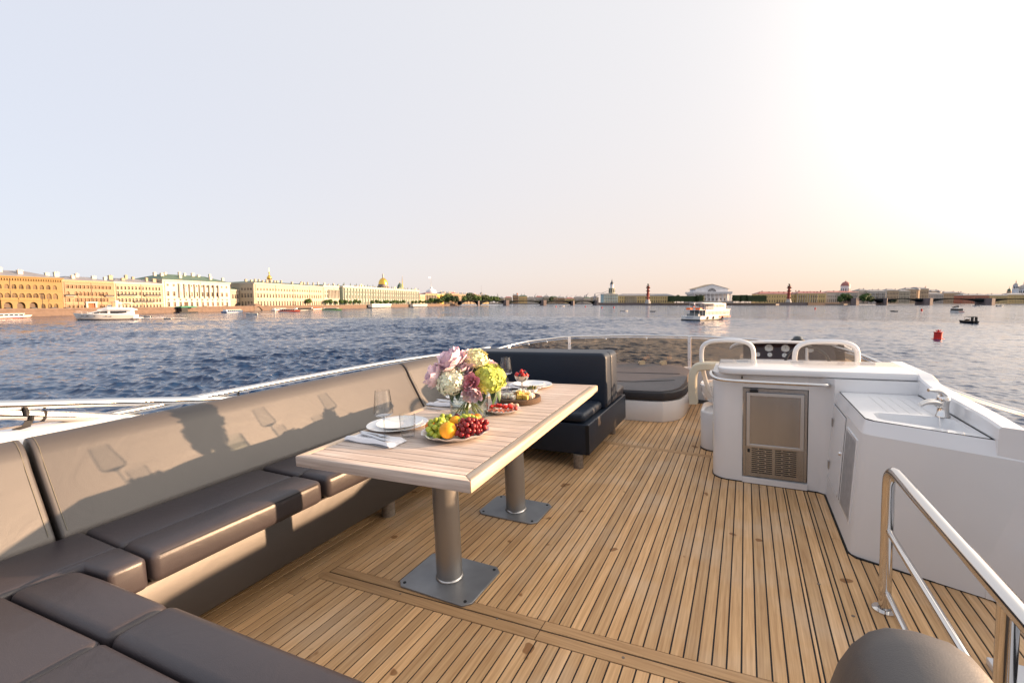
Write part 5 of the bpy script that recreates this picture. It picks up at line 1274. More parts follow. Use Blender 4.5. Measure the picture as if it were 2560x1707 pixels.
for i in (9, 12, 21, 26, 36, 40, 44, 51, 54):
    t = wsx[i]; d = Vector((t.x + .97, t.y - 4.2, 0)).normalized()
    obj('pane_clip', MB().cyl((t.x, t.y, t.z), (t.x - d.x * .01, t.y - d.y * .01, t.z - .03), .006, n=6).ball((t.x - d.x * .016, t.y - d.y * .016, t.z - .042), .014, 10), M_steel, wt)
# horns beyond the screen
M_horn = mat('ivory_cap', (.52, .40, .25), .35)
for x, y, lab in ((-1.30, 6.40, 'left of two small ivory horns seen before the smoked windscreen'), (-1.02, 6.42, 'right of two small ivory horns seen before the smoked windscreen')):
    single('horn', MB().cyl((x, y, .505), (x + .05, y - .1, .515), .026, .04, 14).ball((x, y, .505), .03, 12).cyl((x + .01, y - .02, .42), (x + .01, y - .02, .5), .012, n=8), M_horn, lab, 'horn')

# ---- port sofa
sf = thing('corner_sofa', 'long taupe leather corner sofa with a tall backrest along the port side', 'sofa', (-2.3, 1.6, 0))
obj('base', MB().prism([(-2.86, -1.4), (-2.86, 3.9), (-2.14, 3.9), (-2.10, 3.3), (-2.09, .70), (-.55, .765), (-.55, -1.4)][::-1], .10, .352), M_leather_vert, sf, smooth=True, bevel=.012, fix=True)
for x, y in ((-2.13, 2.25), (-2.2, .85), (-.8, .55), (-2.6, 3.3)):
    obj('foot', MB().cyl((x - .02, y, 0), (x - .02, y, .10), .045, n=16), M_footwood, sf)
def cushion(name, poly, z0, z1, bev=.028, m=None):
    a = sum(poly[i][0] * poly[(i + 1) % len(poly)][1] - poly[(i + 1) % len(poly)][0] * poly[i][1] for i in range(len(poly)))
    if a < 0: poly = poly[::-1]
    return obj(name, MB().prism(poly, z0, z1), m or M_leather, sf, bevel=bev, seg=4, fix=True)
def seam(parent, pts, r=.0016, m=None, name='seam'):
    return obj(name, MB().tube(pts, r, 5), m or M_seam, parent)
Zs0, Zs1 = .356, .484
# seat cushions along the side: rear pads and front rolls
runs = [(.845, 1.655), (1.68, 2.66), (2.68, 3.52)]
for y0, y1 in runs:
    c = cushion('seat_cushion', [(-2.60, y0), (-2.275, y0), (-2.275, y1), (-2.60, y1)], Zs0, Zs1 - .012, .022)
    c2 = cushion('seat_cushion', [(-2.272, y0), (-2.04, y0), (-2.04, y1), (-2.272, y1)], Zs0, Zs1, .034)
    for dx in (.0, .008): seam(c2, [(-2.047 + dx * .6, y0 + .035, Zs1 - .022 + dx), (-2.047 + dx * .6, y1 - .035, Zs1 - .022 + dx)], .0013)
# the corner and the aft run
c = cushion('seat_cushion', [(-2.60, -.3), (-2.262, -.3), (-2.262, .84), (-2.60, .84)], Zs0, Zs1 - .01, .022)
c = cushion('seat_cushion', [(-2.258, .515), (-2.21, .70), (-2.04, .712), (-2.04, .835), (-2.258, .835)], Zs0, Zs1, .03)
c = cushion('seat_cushion', [(-2.255, -.3), (-1.642, -.3), (-1.642, .548), (-2.255, .506)], Zs0, Zs1 - .004, .024)
c = cushion('seat_cushion', [(-2.245, .512), (-1.642, .553), (-1.642, .722), (-2.03, .705), (-2.20, .69)], Zs0, Zs1, .034)
c = cushion('seat_cushion', [(-1.636, -.3), (-.56, -.3), (-.56, .600), (-1.636, .545)], Zs0, Zs1 + .002, .024)
c = cushion('seat_cushion', [(-1.636, .550), (-.56, .605), (-.56, .778), (-1.636, .725)], Zs0, Zs1 + .006, .036)
# backrest: reclined, rounded on top
def back_profile():
    return [(-2.585, .40), (-2.585, .486), (-2.745, .765), (-2.762, .805), (-2.784, .842), (-2.812, .870), (-2.845, .884), (-2.873, .880), (-2.893, .860), (-2.90, .82), (-2.86, .40)]
def backrest(y0, y1):
    o = obj('backrest', MB().prism_y(back_profile(), y0, y1), M_leather_vert, sf, bevel=.022, seg=4, fix=True)
    for y in (y0 + .022, y1 - .022):
        for k in range(28):
            f = k / 27; x = -2.585 + (-2.765 + 2.585) * f + .001; z = .486 + (.80 - .486) * f
            if (k % 1) == 0: pass
        seam(o, [(-2.590, y, .50), (-2.743, y, .766), (-2.782, y, .844), (-2.812, y, .872), (-2.845, y, .886)], .0010, M_thread, 'stitching')
    return o
for y0, y1 in ((-1.3, .752), (.768, 3.235), (3.252, 4.02)): backrest(y0, y1)

# ---- double bench facing both ways
db = thing('double_bench', 'leather bench toned dark for shade, with back-to-back seats behind the table', 'bench', (-1.7, 4.2, 0))
obj('base', MB().box(-2.14, -1.15, 3.553, 4.868, .112, .372), M_leather_shade, db, bevel=.012, seg=3)
obj('base_trim', MB().box(-1.176, -1.145, 3.549, 3.556, .118, .366), M_seam, db, smooth=False)
for x, y in ((-1.247, 3.56), (-1.247, 4.62), (-2.0, 3.62), (-2.0, 4.7)):
    obj('foot', MB().cyl((x, y, 0), (x, y, .113), .042, n=18), M_footwood, db)
obj('seat_cushion', MB().box(-2.03, -1.185, 3.556, 4.10, .376, .462), M_leather_shade, db, bevel=.04, seg=5)
obj('seat_cushion', MB().box(-2.6, -1.16, 4.545, 4.86, .376, .478), M_leather, db, bevel=.036, seg=4)
def slab(y0, y1, x1, zt, m):
    pr = rrect(-2.84, x1, .374, zt, .055, 6)
    return obj('backrest', MB().prism_y(pr, y0, y1), m, db, bevel=.022, seg=4, fix=True)
slab(4.115, 4.29, -1.148, .902, M_leather_shade); slab(4.315, 4.53, -1.150, .893, M_leather_shade)

# ---- sun pad
sp = thing('sun_pad', 'grey sun pad on a rounded white plinth before the windscreen', 'sun pad', (-1.5, 5.8, 0))
pl = [(-2.5, 5.24), (-1.25, 5.19)] + [(-.95, 5.195), (-.82, 5.22), (-.72, 5.30), (-.655, 5.42), (-.625, 5.6)] + [(-.61, 6.15), (-.75, 6.36), (-1.6, 6.42), (-2.5, 6.0)]
obj('plinth', MB().prism(pl, -.002, .235), M_gc, sp, bevel=.012, fix=True)
cx_ = lambda s, dz: [(-1.5 + (x + 1.5) * s, 5.75 + (y - 5.75) * s) for x, y in pl]
o = obj('cushion', MB().prism(cx_(1.012, 0), .246, .345), mat('dark_edge_vinyl', (.028, .028, .034), .45), sp, bevel=.02, seg=3, fix=True)
M_padtop = mat('grey_canvas', (.125, .118, .122), .75, var=.06, scale=6, bump=.2, bscale=500)
top = cx_(.985, 0); n = len(top)
slope = lambda y: .349 + .145 * max(0, (y - 5.25) / 1.15) ** 1.15
tp = MB(); ring0 = [(x, y, .346) for x, y in top]; ring1 = [(x, y, slope(y) + .004) for x, y in top]
inn = [[(-1.5 + (x + 1.5) * k, 5.8 + (y - 5.8) * k, slope(5.8 + (y - 5.8) * k) + .012 + .008 * (1 - k)) for x, y in top] for k in (.96, .75, .45)]
rings = [ring0, ring1] + inn; vs = [p for r_ in rings for p in r_] + [(-1.5, 5.8, slope(5.8) + .02)]
fs = [(q * n + i, q * n + (i + 1) % n, (q + 1) * n + (i + 1) % n, (q + 1) * n + i) for q in range(4) for i in range(n)] + [(4 * n + i, 4 * n + (i + 1) % n, 5 * n) for i in range(n)]
c = obj('canvas_top', tp.add(vs, fs), M_padtop, sp, fix=True, angle=50)
seam(sp, [(-2.0, 5.50, .398), (-1.2, 5.50, .399), (-.75, 5.66, .408)], .003)
seam(sp, [(-2.2, 5.85, .438), (-.72, 5.92, .446)], .003)

# ---- galley cabinet with fridge and sink
gc = thing('galley_cabinet', 'white moulded galley cabinet with a steel fridge, sink and tap', 'cabinet', (.4, 3.6, 0))
body = [(-.225, 4.28), (-.225, 3.86)] + arc(-.10, 3.845, .125, 180, 262, 6)[1:] + [(-.018, 3.716), (.39, 3.700), (.455, 3.690), (.484, 3.664), (.498, 3.62)]
main = [(-.225, 4.28), (-.225, 3.86)] + arc(-.10, 3.845, .125, 180, 262, 6)[1:] + [(.39, 3.700), (.455, 3.692), (.50, 3.66), (.53, 3.62), (1.02, 3.62), (1.02, 4.28)]
# main cabinet as a ring with a real recess for the fridge
fx0, fx1, fz0, fz1 = -.012, .390, .052, .716
obj('carcass', MB().prism([(-.225, 4.28), (-.225, 3.86)] + arc(-.10, 3.845, .125, 180, 258, 6)[1:] + [(fx0 - .004, 3.715), (fx0 - .004, 4.28)], .006, .815), M_gc, gc, fix=True, angle=50)
obj('carcass', MB().prism([(fx1 + .004, 4.28), (fx1 + .004, 3.700), (.455, 3.692), (.50, 3.66), (.53, 3.6205), (1.02, 3.6205), (1.02, 4.28)], .006, .815), M_gc, gc, fix=True, angle=50)
obj('carcass', MB().prism([(fx0 - .0035, 4.28), (fx0 - .0035, 3.7145), (fx1 + .0035, 3.7005), (fx1 + .0035, 4.28)], fz1 + .004, .8145), M_gc, gc, fix=True, smooth=False)
obj('carcass', MB().prism([(fx0 - .0035, 4.28), (fx0 - .0035, 3.700), (fx1 + .0035, 3.686), (fx1 + .0035, 4.28)], .006, fz0 - .004), M_gc, gc, fix=True, smooth=False)
obj('base_gasket', MB().prism([(x - .004 if x < .3 else x, y - .006) for x, y in main[:8]] + [(.46, 3.684), (.488, 3.66), (.492, 2.87), (.52, 2.825), (1.08, 2.625), (1.08, 4.28)], -.001, .007), M_black, gc, smooth=False, fix=True)
lidp = [(-.19, 4.20), (-.185, 3.80)] + arc(-.07, 3.775, .115, 185, 268, 6) + [(.965, 3.648), (.965, 4.20)]
obj('lid', MB().prism(lidp, .818, .862), M_gc, gc, bevel=.009, seg=3, fix=True, angle=50)
obj('lid_gasket', MB().prism([(-.17, 4.19), (-.17, 3.80)] + arc(-.07, 3.785, .10, 185, 268, 6) + [(.955, 3.672), (.955, 4.19)], .8145, .8178), M_caulk, gc, smooth=False, fix=True)
for x in (-.02, .36, .80): obj('lid_hinge', MB().box(x - .045, x + .045, 4.125, 4.15, .8622, .866), M_steel, gc, bevel=.001, smooth=False)
# fridge
fr = obj('fridge', MB().box(fx0, fx1, 3.722, 4.2, fz0, fz1), mat('fridge_dark', (.03, .028, .027), .5), gc, smooth=False)
fyf = lambda x: 3.709 - .035 * (x - fx0) / (fx1 - fx0) * .4
m = MB(); fw = .018
for a, b, c, d in ((fx0 + .001, fx0 + fw, fz0 + .001, fz1 - .001), (fx1 - fw, fx1 - .001, fz0 + .001, fz1 - .001), (fx0 + fw, fx1 - fw, fz1 - .03, fz1 - .001)): m.box(a, b, 3.706, 3.7215, c, d)
obj('frame', m, M_brush, fr, smooth=False)
dr = obj('door', MB().box(.012, .366, 3.690, 3.708, .290, .684), M_brush, fr, bevel=.003, smooth=False)
m = MB()
for a, b, c, d in ((.010, .032, .288, .686), (.346, .368, .288, .686), (.032, .346, .288, .304), (.032, .346, .664, .686)): m.box(a, b, 3.684, 3.6895, c, d)
obj('door_trim', m, mat('satin_aluminium', (.62, .62, .63), .35, metal=.9), dr, bevel=.0015, smooth=False)
obj('latch', MB().box(.03, .085, 3.676, 3.6835, .688, .708), M_black, dr, bevel=.004)
gp = obj('vent_panel', MB().box(fx0 + fw + .001, fx1 - fw - .001, 3.7065, 3.7216, fz0 + .004, .282), M_brush, fr, smooth=False)
for col in range(2):
    for rw in range(13):
        z = .085 + rw * .0148; x0 = .045 + col * .150; w = .132; sp_ = .085 if rw % 2 else .040
        obj('vent_slot', MB().box(x0, x0 + sp_, 3.7055, 3.7064, z, z + .0065).box(x0 + sp_ + .008, x0 + w, 3.7055, 3.7064, z, z + .0065), M_caulk, gp, smooth=False)
obj('vent_switch', MB().box(.018, .034, 3.7045, 3.7064, .236, .262), M_black, gp, smooth=False)
# grab rail round the top
pts = spline([(-.16, 4.02, .768), (-.215, 3.93, .80), (-.235, 3.84, .808), (-.225, 3.72, .797), (-.17, 3.635, .785), (-.05, 3.610, .780), (.2, 3.606, .777), (.42, 3.604, .776), (.475, 3.612, .775), (.495, 3.64, .774), (.49, 3.70, .773)], 5)
obj('grab_rail', MB().tube(pts, .0125, 12), M_steel, gc)
obj('rail_bracket', MB().cyl((-.02, 3.61, .79), (-.02, 3.70, .80), .007, n=8), M_steel, gc)
# sink module
side = [(.497, 3.66), (.497, 2.885), (.506, 2.855), (.53, 2.835), (1.06, 2.62), (1.085, 2.64), (1.085, 3.6195), (.535, 3.6195)]
stop = [(.535, 3.66), (.535, 2.875), (.545, 2.845), (.565, 2.822), (1.045, 2.57), (1.075, 2.585), (1.075, 3.6195), (.56, 3.6195)]
obj('sink_cabinet', MB().prism(side, .006, .665, stop), M_gc_mat, gc, fix=True, angle=30)
rim = [(.535, 3.655), (.535, 2.875), (.545, 2.845), (.565, 2.822), (1.045, 2.57), (1.075, 2.585), (1.075, 3.619), (.56, 3.619)]
rim2 = [(.553, 3.64), (.553, 2.888), (.562, 2.862), (.58, 2.842), (.957, 2.642), (.957, 2.642), (.957, 3.619), (.575, 3.619)]
n = len(rim); mb = MB(); mb.add([(x, y, .665) for x, y in rim] + [(x, y, .733) for x, y in rim2], [(i, (i + 1) % n, n + (i + 1) % n, n + i) for i in (7, 0, 1, 2, 3)])
obj('rim_bevel', mb, M_gc, gc, fix=True, angle=25)
# worktop with a sink opening: frame of strips round the basin
bas = [(.632, 2.885), (.905, 2.745), (.935, 2.76), (.930, 2.985), (.900, 3.030), (.645, 3.050), (.617, 3.03), (.612, 2.92)]
out = [(.556, 2.893), (.585, 2.846), (.955, 2.648), (.955, 3.10), (.955, 3.617), (.60, 3.617), (.556, 3.60), (.556, 3.05)]
mb = MB(); z = .7335
mb.add([(x, y, z) for x, y in bas] + [(x, y, z) for x, y in out], [])
links = [(0, 8, 9, 0), ]
fs = []
A = list(range(8)); Bq = list(range(8, 16))
# connect ring: inner i -> outer match
mp_ = {0: 9, 1: 10, 2: 10, 3: 11, 4: 11, 5: 15, 6: 15, 7: 8}
fs = [(0, 9, 10, 1), (1, 10, 2), (2, 10, 11, 3), (3, 11, 4), (4, 11, 12, 13, 14, 15, 5), (5, 15, 6), (6, 15, 8, 7), (7, 8, 9, 0)]
mb.f += fs; mb.m += [0] * len(fs)
obj('worktop', mb, M_gc, gc, fix=True, smooth=False)
nb = len(bas); inner = [(.775 + (x - .775) * .82, 2.905 + (y - 2.905) * .82) for x, y in bas]
mb = MB(); mb.add([(x, y, z) for x, y in bas] + [(x, y, z - .10) for x, y in inner], [((i + 1) % nb, i, nb + i, nb + (i + 1) % nb) for i in range(nb)] + [tuple(range(nb, 2 * nb))])
bs = obj('sink_basin', mb, M_gc, gc, fix=False, angle=60)
obj('drain', MB().lathe([(.022, .636), (.02, .638), (0, .637)], 14, (.80, 2.90, 0)), M_steel, bs)
for x in (.690, .735, .782, .830, .878): obj('drain_groove', MB().box(x - .0012, x + .0012, 3.075, 3.50 + (.89 - x) * .1, .7336, .7341), mat('groove_shadow_grey', (.45, .45, .45), .6), gc, smooth=False)
obj('worktop_gasket', MB().tube([(.5555, 3.60, .7338), (.5555, 2.893, .7338), (.585, 2.845, .7338), (.956, 2.646, .7338), (.956, 3.615, .7338)], .0028, 6), M_caulk, gc)
# starboard upstand along the worktop
up_ = MB(); secs = []
for y, zt in ((2.572, .80), (2.75, .810), (3.0, .815), (3.45, .822), (3.62, .84), (3.66, .86), (4.28, .86)):
    fz = (lambda x: 2.818 - .525 * (x - .565)) if y < 2.58 else (lambda x: y)
    fb_ = (lambda x: 2.829 - .4057 * (x - .53)) if y < 2.58 else (lambda x: y)
    secs.append([(.96, fb_(.96), .008), (.959, fz(.959), zt - .01), (.967, fz(.967), zt), (1.03, fz(1.03), zt), (1.06, fz(1.06), zt - .035), (1.086, fb_(1.075), .008)])
obj('upstand', up_.loft(secs), M_gc, gc, fix=True, angle=30)
# cabinet door, louvre panel, hinges and lock on the port-facing side (leaning face)
lean = lambda zz: .497 + (.535 - .497) * (zz - .006) / .659
def side_panel(name, y0, y1, z0, z1, th, m, parent=gc):
    a, b = lean(z0) - th, lean(z1) - th
    return obj(name, MB().add([(a, y0, z0), (a, y1, z0), (b, y1, z1), (b, y0, z1), (a + th + .004, y0, z0), (a + th + .004, y1, z0), (b + th + .004, y1, z1), (b + th + .004, y0, z1)],
               [(0, 3, 2, 1), (4, 5, 6, 7), (0, 1, 5, 4), (1, 2, 6, 5), (2, 3, 7, 6), (3, 0, 4, 7)]), m, parent, smooth=False, fix=True, bevel=.0015)
dg_ = side_panel('door_gap', 3.232, 3.628, .145, .650, .0015, M_seam)
dd = side_panel('cupboard_door', 3.236, 3.624, .149, .646, .007, M_gc)
for zz in (.24, .53): obj('hinge', MB().box(lean(zz) - .014, lean(zz) - .0072, 3.586, 3.612, zz - .028, zz + .028), M_brush, dd, bevel=.002, smooth=False)
obj('lock', MB().cyl((lean(.42) - .0072, 3.275, .42), (lean(.42) - .017, 3.275, .42), .013, .011, 16), M_steel, dd)
lp = side_panel('louvre_panel', 2.905, 3.175, .150, .612, .007, M_gc)
side_panel('louvre_mesh', 2.918, 3.162, .165, .598, .0085, mat('grey_louvre', (.33, .325, .33), .6, var=.15, scale=30), lp)
# tap
tp_ = obj('tap', MB().lathe([(.030, .7345), (.030, .742), (.025, .75), (.023, .79), (.026, .815), (.027, .835), (.024, .842), (0, .843)], 18, (.905, 3.045, 0)), M_steel, gc)
obj('spout', MB().tube(spline([(.905, 3.045, .795), (.865, 3.025, .812), (.825, 3.003, .812), (.80, 2.99, .800)], 4), .012, 10, rs=[.018, .0175, .017, .0165, .016, .0155, .015, .0145, .014, .0135, .013, .0125, .012]), M_steel, tp_)
obj('lever', MB().tube(spline([(.912, 3.05, .846), (.89, 3.04, .866), (.86, 3.025, .873), (.835, 3.01, .875)], 4), .008, 8, rs=[.019, .018, .017, .016, .014, .013, .012, .011, .0105, .010, .0095, .009, .008]), M_steel, tp_)
obj('plug_chain', MB().tube([(.885, 3.02, .736), (.878, 2.985, .70), (.872, 2.96, .66)], .0022, 5), M_steel, tp_)

# ---- helm seats
M_cream = mat('cream_vinyl', (.60, .55, .43), .45, var=.06, scale=6)
M_seatmesh = bpy.data.materials.new('seat_mesh_fabric'); M_seatmesh.use_nodes = True
_nt = M_seatmesh.node_tree; _pb = _nt.nodes['Principled BSDF']; _pb.inputs['Base Color'].default_value = (.20, .18, .165, 1); _pb.inputs['Roughness'].default_value = .7
_tr = _nt.nodes.new('ShaderNodeBsdfTransparent'); _mx = _nt.nodes.new('ShaderNodeMixShader'); _tc = _nt.nodes.new('ShaderNodeTexCoord')
_wv = _nt.nodes.new('ShaderNodeTexWave'); _wv.inputs['Scale'].default_value = 55; _wv.inputs['Distortion'].default_value = 1.0
_mr = _nt.nodes.new('ShaderNodeMapRange'); _mr.inputs[3].default_value = .38; _mr.inputs[4].default_value = .62
_nt.links.new(_tc.outputs['Object'], _wv.inputs[0]); _nt.links.new(_wv.outputs[1], _mr.inputs[0]); _nt.links.new(_mr.outputs[0], _mx.inputs[0])
_nt.links.new(_tr.outputs[0], _mx.inputs[1]); _nt.links.new(_pb.outputs[0], _mx.inputs[2]); _nt.links.new(_mx.outputs[0], _nt.nodes['Material Output'].inputs[0])
M_seatgrey = mat('seat_pad_grey', (.16, .15, .145), .7)
def egg(inset=0.0):
    """outline of a seat back: flat-arched top, rounded shoulders, narrow foot"""
    h = [(0, .992), (.09, .988), (.155, .972), (.196, .940), (.212, .885), (.212, .80), (.198, .69), (.168, .57), (.118, .475), (.05, .435)]
    pts = h + [(-x, z) for x, z in h[:0:-1]]
    k = (.5 * (.212 - inset) / .106) / 1.0
    sp_ = spline([(x, 0, z) for x, z in pts] + [(0, 0, .992)], 3)[:-1]
    return [(p.x * (1 - inset / .212), .72 + (p.z - .72) * (1 - inset / .28)) for p in sp_]
def helm_seat(label, x, y):
    t = thing('helm_chair', label, 'helm seat', (x, y, 0), 0, 'helm seats')
    lean_ = lambda z: (.12 * (z - .42))                  # back leans aft
    o1 = egg()
    fr_ = obj('back_frame', MB().tube([(px, -lean_(pz), pz) for px, pz in o1], .0205, 10, True), M_gc, t, absolute=False)
    fr_.location = (0, 0, 0)
    o2 = egg(.02)
    obj('mesh_back', MB().add([(px, -lean_(pz), pz) for px, pz in o2], [tuple(range(len(o2)))]), M_seatmesh, t, smooth=False, absolute=False)
    # seat shell: shallow round bucket
    obj('seat_shell', MB().lathe([(0, .362), (.14, .366), (.205, .40), (.238, .47), (.246, .545), (.238, .556), (.222, .548), (.212, .48), (.17, .43), (0, .42)], 36, (0, .20, 0), 1, 1.05), M_gc, t, absolute=False)
    obj('seat_pad', MB().prism(rrect(-.15, .15, .06, .36, .08), .432, .50), M_seatgrey, t, bevel=.02, seg=3, absolute=False, fix=True)
    for s in (-1, 1):                                    # bent cream pads that wrap towards the stern
        path = spline([(s * .277, -.11, .41), (s * .284, -.11, .55), (s * .282, -.11, .66), (s * .257, -.105, .735), (s * .192, -.10, .758), (s * .112, -.095, .760), (s * .03, -.09, .760)], 5)
        rings = []
        for i, p in enumerate(path):
            d = (path[min(i + 1, len(path) - 1)] - path[max(i - 1, 0)]).normalized(); a = Vector((0, 1, 0)); b = d.cross(a).normalized()
            rings.append([tuple(p + a * .06 * ca + b * .036 * sa) for ca, sa in ((1, .7), (.8, 1), (-.8, 1), (-1, .7), (-1, -.7), (-.8, -1), (.8, -1), (1, -.7))])
        obj('armrest', MB().loft(rings), M_cream, t, absolute=False, fix=True)
    obj('pedestal', MB().prism(rrect(-.22, .2, -.22, .28, .12, 6), .002, .355), M_gc, t, bevel=.015, seg=3, absolute=False, fix=True)
    obj('pedestal_gasket', MB().prism(rrect(-.224, .204, -.224, .284, .12, 6), -.001, .003), M_black, t, smooth=False, absolute=False)
    return t
sL = helm_seat('white helm seat with cream armrests left of the galley cabinet', -.148, 4.58)
sR = helm_seat('white helm seat in front of the steering wheel, mostly behind the cabinet', .583, 4.50)
# ---- helm console
hc = thing('helm_console', 'white helm console with a dark gauge panel under a curved brow', 'helm console', (.45, 5.9, 0))
obj('cabinet', MB().prism([(-.06, 6.2), (-.06, 5.62), (-.01, 5.56), (.86, 5.56), (.98, 5.62), (.98, 5.9), (.6, 6.2)], .0, .675), M_gc, hc, bevel=.015, fix=True)
obj('dash_shelf', MB().box(-.02, .9, 5.53, 5.64, .677, .694), M_gc, hc, bevel=.005)
dp = obj('gauge_panel', MB().add([(-.02, 5.60, .695), (.90, 5.60, .695), (.90, 5.66, .862), (-.02, 5.66, .862), (-.02, 5.68, .695), (.90, 5.68, .695), (.90, 5.74, .862), (-.02, 5.74, .862)], [(0, 1, 2, 3), (7, 6, 5, 4), (0, 4, 5, 1), (2, 6, 7, 3), (1, 5, 6, 2), (0, 3, 7, 4)]), mat('maroon_gloss_panel', (.022, .008, .012), .12), hc, smooth=False)
M_dial = mat('gauge_face', (.55, .57, .57), .3)
for x, zz, r in ((.228, .806, .038), (.381, .803, .038), (.122, .738, .021), (.236, .737, .021), (.372, .734, .021), (.60, .80, .038)):
    yy = 5.60 + (zz - .695) * .36
    gg = obj('gauge', MB().cyl((x, yy - .001, zz), (x, yy - .008, zz + .003), r, r * .97, 22), M_dial, dp)
    obj('bezel', MB().tube([(x + r * math.cos(k * math.pi / 12), yy - .007, zz + r * math.sin(k * math.pi / 12)) for k in range(24)], .003, 6, True), M_steel, gg)
    obj('needle', MB().box(x - .001, x + .001, yy - .0105, yy - .009, zz - r * .1, zz + r * .7), M_caulk, gg, smooth=False)
br = [(-.16, 5.72, .80), (-.10, 5.65, .852), (.05, 5.60, .880), (.3, 5.58, .889), (.6, 5.60, .880), (.85, 5.68, .852), (.98, 5.76, .79)]
bs_ = spline(br, 5); q = []
for p in bs_: q.append([(p.x, p.y - .02, p.z - .022), (p.x, p.y - .025, p.z - .004), (p.x, p.y, p.z + .006), (p.x, p.y + .45, p.z - .06), (p.x, p.y + .45, p.z - .10), (p.x, p.y + .04, p.z - .03)])
obj('brow', MB().loft(q), M_gc, hc, fix=True)
sw = obj('steering_wheel', MB().tube([(.54 + .185 * math.cos(k * math.pi / 16), 5.24 + .075 * math.sin(k * math.pi / 16), .69 + .165 * math.sin(k * math.pi / 16)) for k in range(32)], .014, 8, True), mat('dark_wheel_rim', (.03, .028, .03), .4), hc)
for a_ in (90, 210, 330): obj('spoke', MB().cyl((.54, 5.25, .69), (.54 + .18 * math.cos(R(a_)), 5.24 + .073 * math.sin(R(a_)), .69 + .16 * math.sin(R(a_))), .016, .011, 8), M_gc, sw)
obj('hub', MB().cyl((.54, 5.22, .70), (.54, 5.58, .60), .035, .03, 14), M_gc, sw)
cp = thing('compass', 'black domed compass on top of the helm brow', 'compass', (.507, 5.80, .86))
obj('housing', MB().lathe([(.068, -.01), (.068, .014), (.055, .03), (.048, .032), (0, .032)], 20), M_black, cp, absolute=False)
obj('dome', MB().lathe([(.048, .032), (.044, .048), (.028, .062), (0, .068)], 18), mat('black_glass_dome', (.02, .025, .03), .03, spec=1.0), cp, absolute=False)

# ---- stair handrail on the right
hr = thing('stair_handrail', 'polished steel handrail with two lower bars guarding the stairwell at the right', 'handrail', (.56, 1.9, 0))
top = [(.548, 2.40, .0), (.548, 2.40, .50)] + [tuple(v) for v in spline([(.548, 2.40, .54), (.549, 2.392, .60), (.552, 2.355, .636), (.555, 2.30, .645)], 5)[1:]] + [(.56, 2.0, .642), (.575, .9, .64), (.59, .2, .64), (.6, -.4, .64)]
obj('top_rail', MB().tube(top, .0225, 14), M_steel, hr)
obj('middle_bar', MB().tube([(.552, 2.385, .366), (.565, 1.6, .345), (.6, -.4, .34)], .013, 10), M_steel, hr)
obj('lower_bar', MB().tube([(.552, 2.385, .085), (.565, 1.6, .072), (.6, -.4, .07)], .013, 10), M_steel, hr)
for y in (1.465, .3): obj('post', MB().cyl((.572 + (1.4 - y) * .01, y, 0), (.572 + (1.4 - y) * .01, y, .63), .021, n=14), M_steel, hr)
obj('post_flange', MB().lathe([(.045, .0), (.045, .006), (.024, .01)], 18, (.548, 2.40, 0)), M_steel, hr)
# white sill of the stairwell
single('stairwell_sill', MB().prism([(.80, 2.19), (1.2, 2.18), (1.2, -.6), (.80, -.6)][::-1], .0, .03), M_gc, 'white raised sill of the stairwell behind the handrail', 'sill', bevel=.006, fix=True)

# ---- bolster in the foreground
bo = thing('seat_bolster', 'rounded taupe leather seat back close to the camera at bottom right', 'seat back', (.24, .7, 0))
secs = []
for y, s in ((.955, .30), (.945, .62), (.92, .86), (.885, .97), (.84, 1.0), (.5, 1.0), (.1, 1.0)):
    pr = []
    for k in range(17):
        a_ = math.pi * k / 16; c, s2 = math.cos(a_), math.sin(a_)
        pr.append((.245 + .140 * s * math.copysign(abs(c) ** .8, c) + (.92 - y) * .28 * 0, y, .10 + (.765 * (.75 + .25 * s)) * max(0, s2) ** .35))
    secs.append(pr)
obj('backrest', MB().loft(secs), M_leather_vert, bo, fix=True, angle=80)
obj('base', MB().box(.13, .34, .1, .9, 0, .12), M_leather_vert, bo, bevel=.01)

# ---- port side rails and stowed awning poles
single('side_rail', MB().tube(spline([(-3.12, .2, .845), (-3.13, 1.2, .866), (-3.14, 2.2, .868), (-3.12, 3.4, .862), (-3.02, 4.6, .835), (-2.95, 5.08, .834)], 5), .021, 10).cyl((-3.13, 1.9, .78), (-3.13, 1.9, .866), .01, n=8).cyl((-3.13, 3.3, .78), (-3.13, 3.3, .862), .01, n=8), M_steel, 'polished side rail along the port coaming behind the sofa', 'rail')
pa_ = thing('stowed_awning_pole', 'upper thick steel awning pole lying along the port coaming at the left edge', 'pole', (-3.1, 1.0, .8))
obj('tube', MB().tube([(-3.08, -.8, 1.30), (-3.10, .78, 1.012), (-3.14, 1.95, .80)], .024, 12), M_steel, pa_)
pb_ = thing('stowed_awning_pole', 'lower thick steel awning pole with a black strap at the left edge', 'pole', (-3.1, .9, .8))
obj('tube', MB().tube([(-3.06, -.8, 1.40), (-3.10, .78, .968), (-3.13, 1.32, .815)], .027, 12), M_steel, pb_)
obj('joint_ring', MB().cyl((-3.105, .905, .932), (-3.106, .915, .929), 0.0285, n=16), M_caulk, pb_)
ms = MB()
ms.tube([(-3.10 + .036 * math.cos(k * math.pi / 6), .845 + .004 * k / 3, .948 + .036 * math.sin(k * math.pi / 6)) for k in range(13)], .009, 6)
ms.loft([[(-3.072, .838, .925), (-3.068, .862, .925), (-3.068, .862, .920), (-3.072, .838, .920)], [(-3.065, .82, .905), (-3.06, .85, .90), (-3.06, .85, .895), (-3.065, .82, .90)], [(-3.075, .79, .898), (-3.07, .815, .893), (-3.07, .815, .888), (-3.075, .79, .893)]])
obj('strap', ms, M_black, pb_, fix=True)
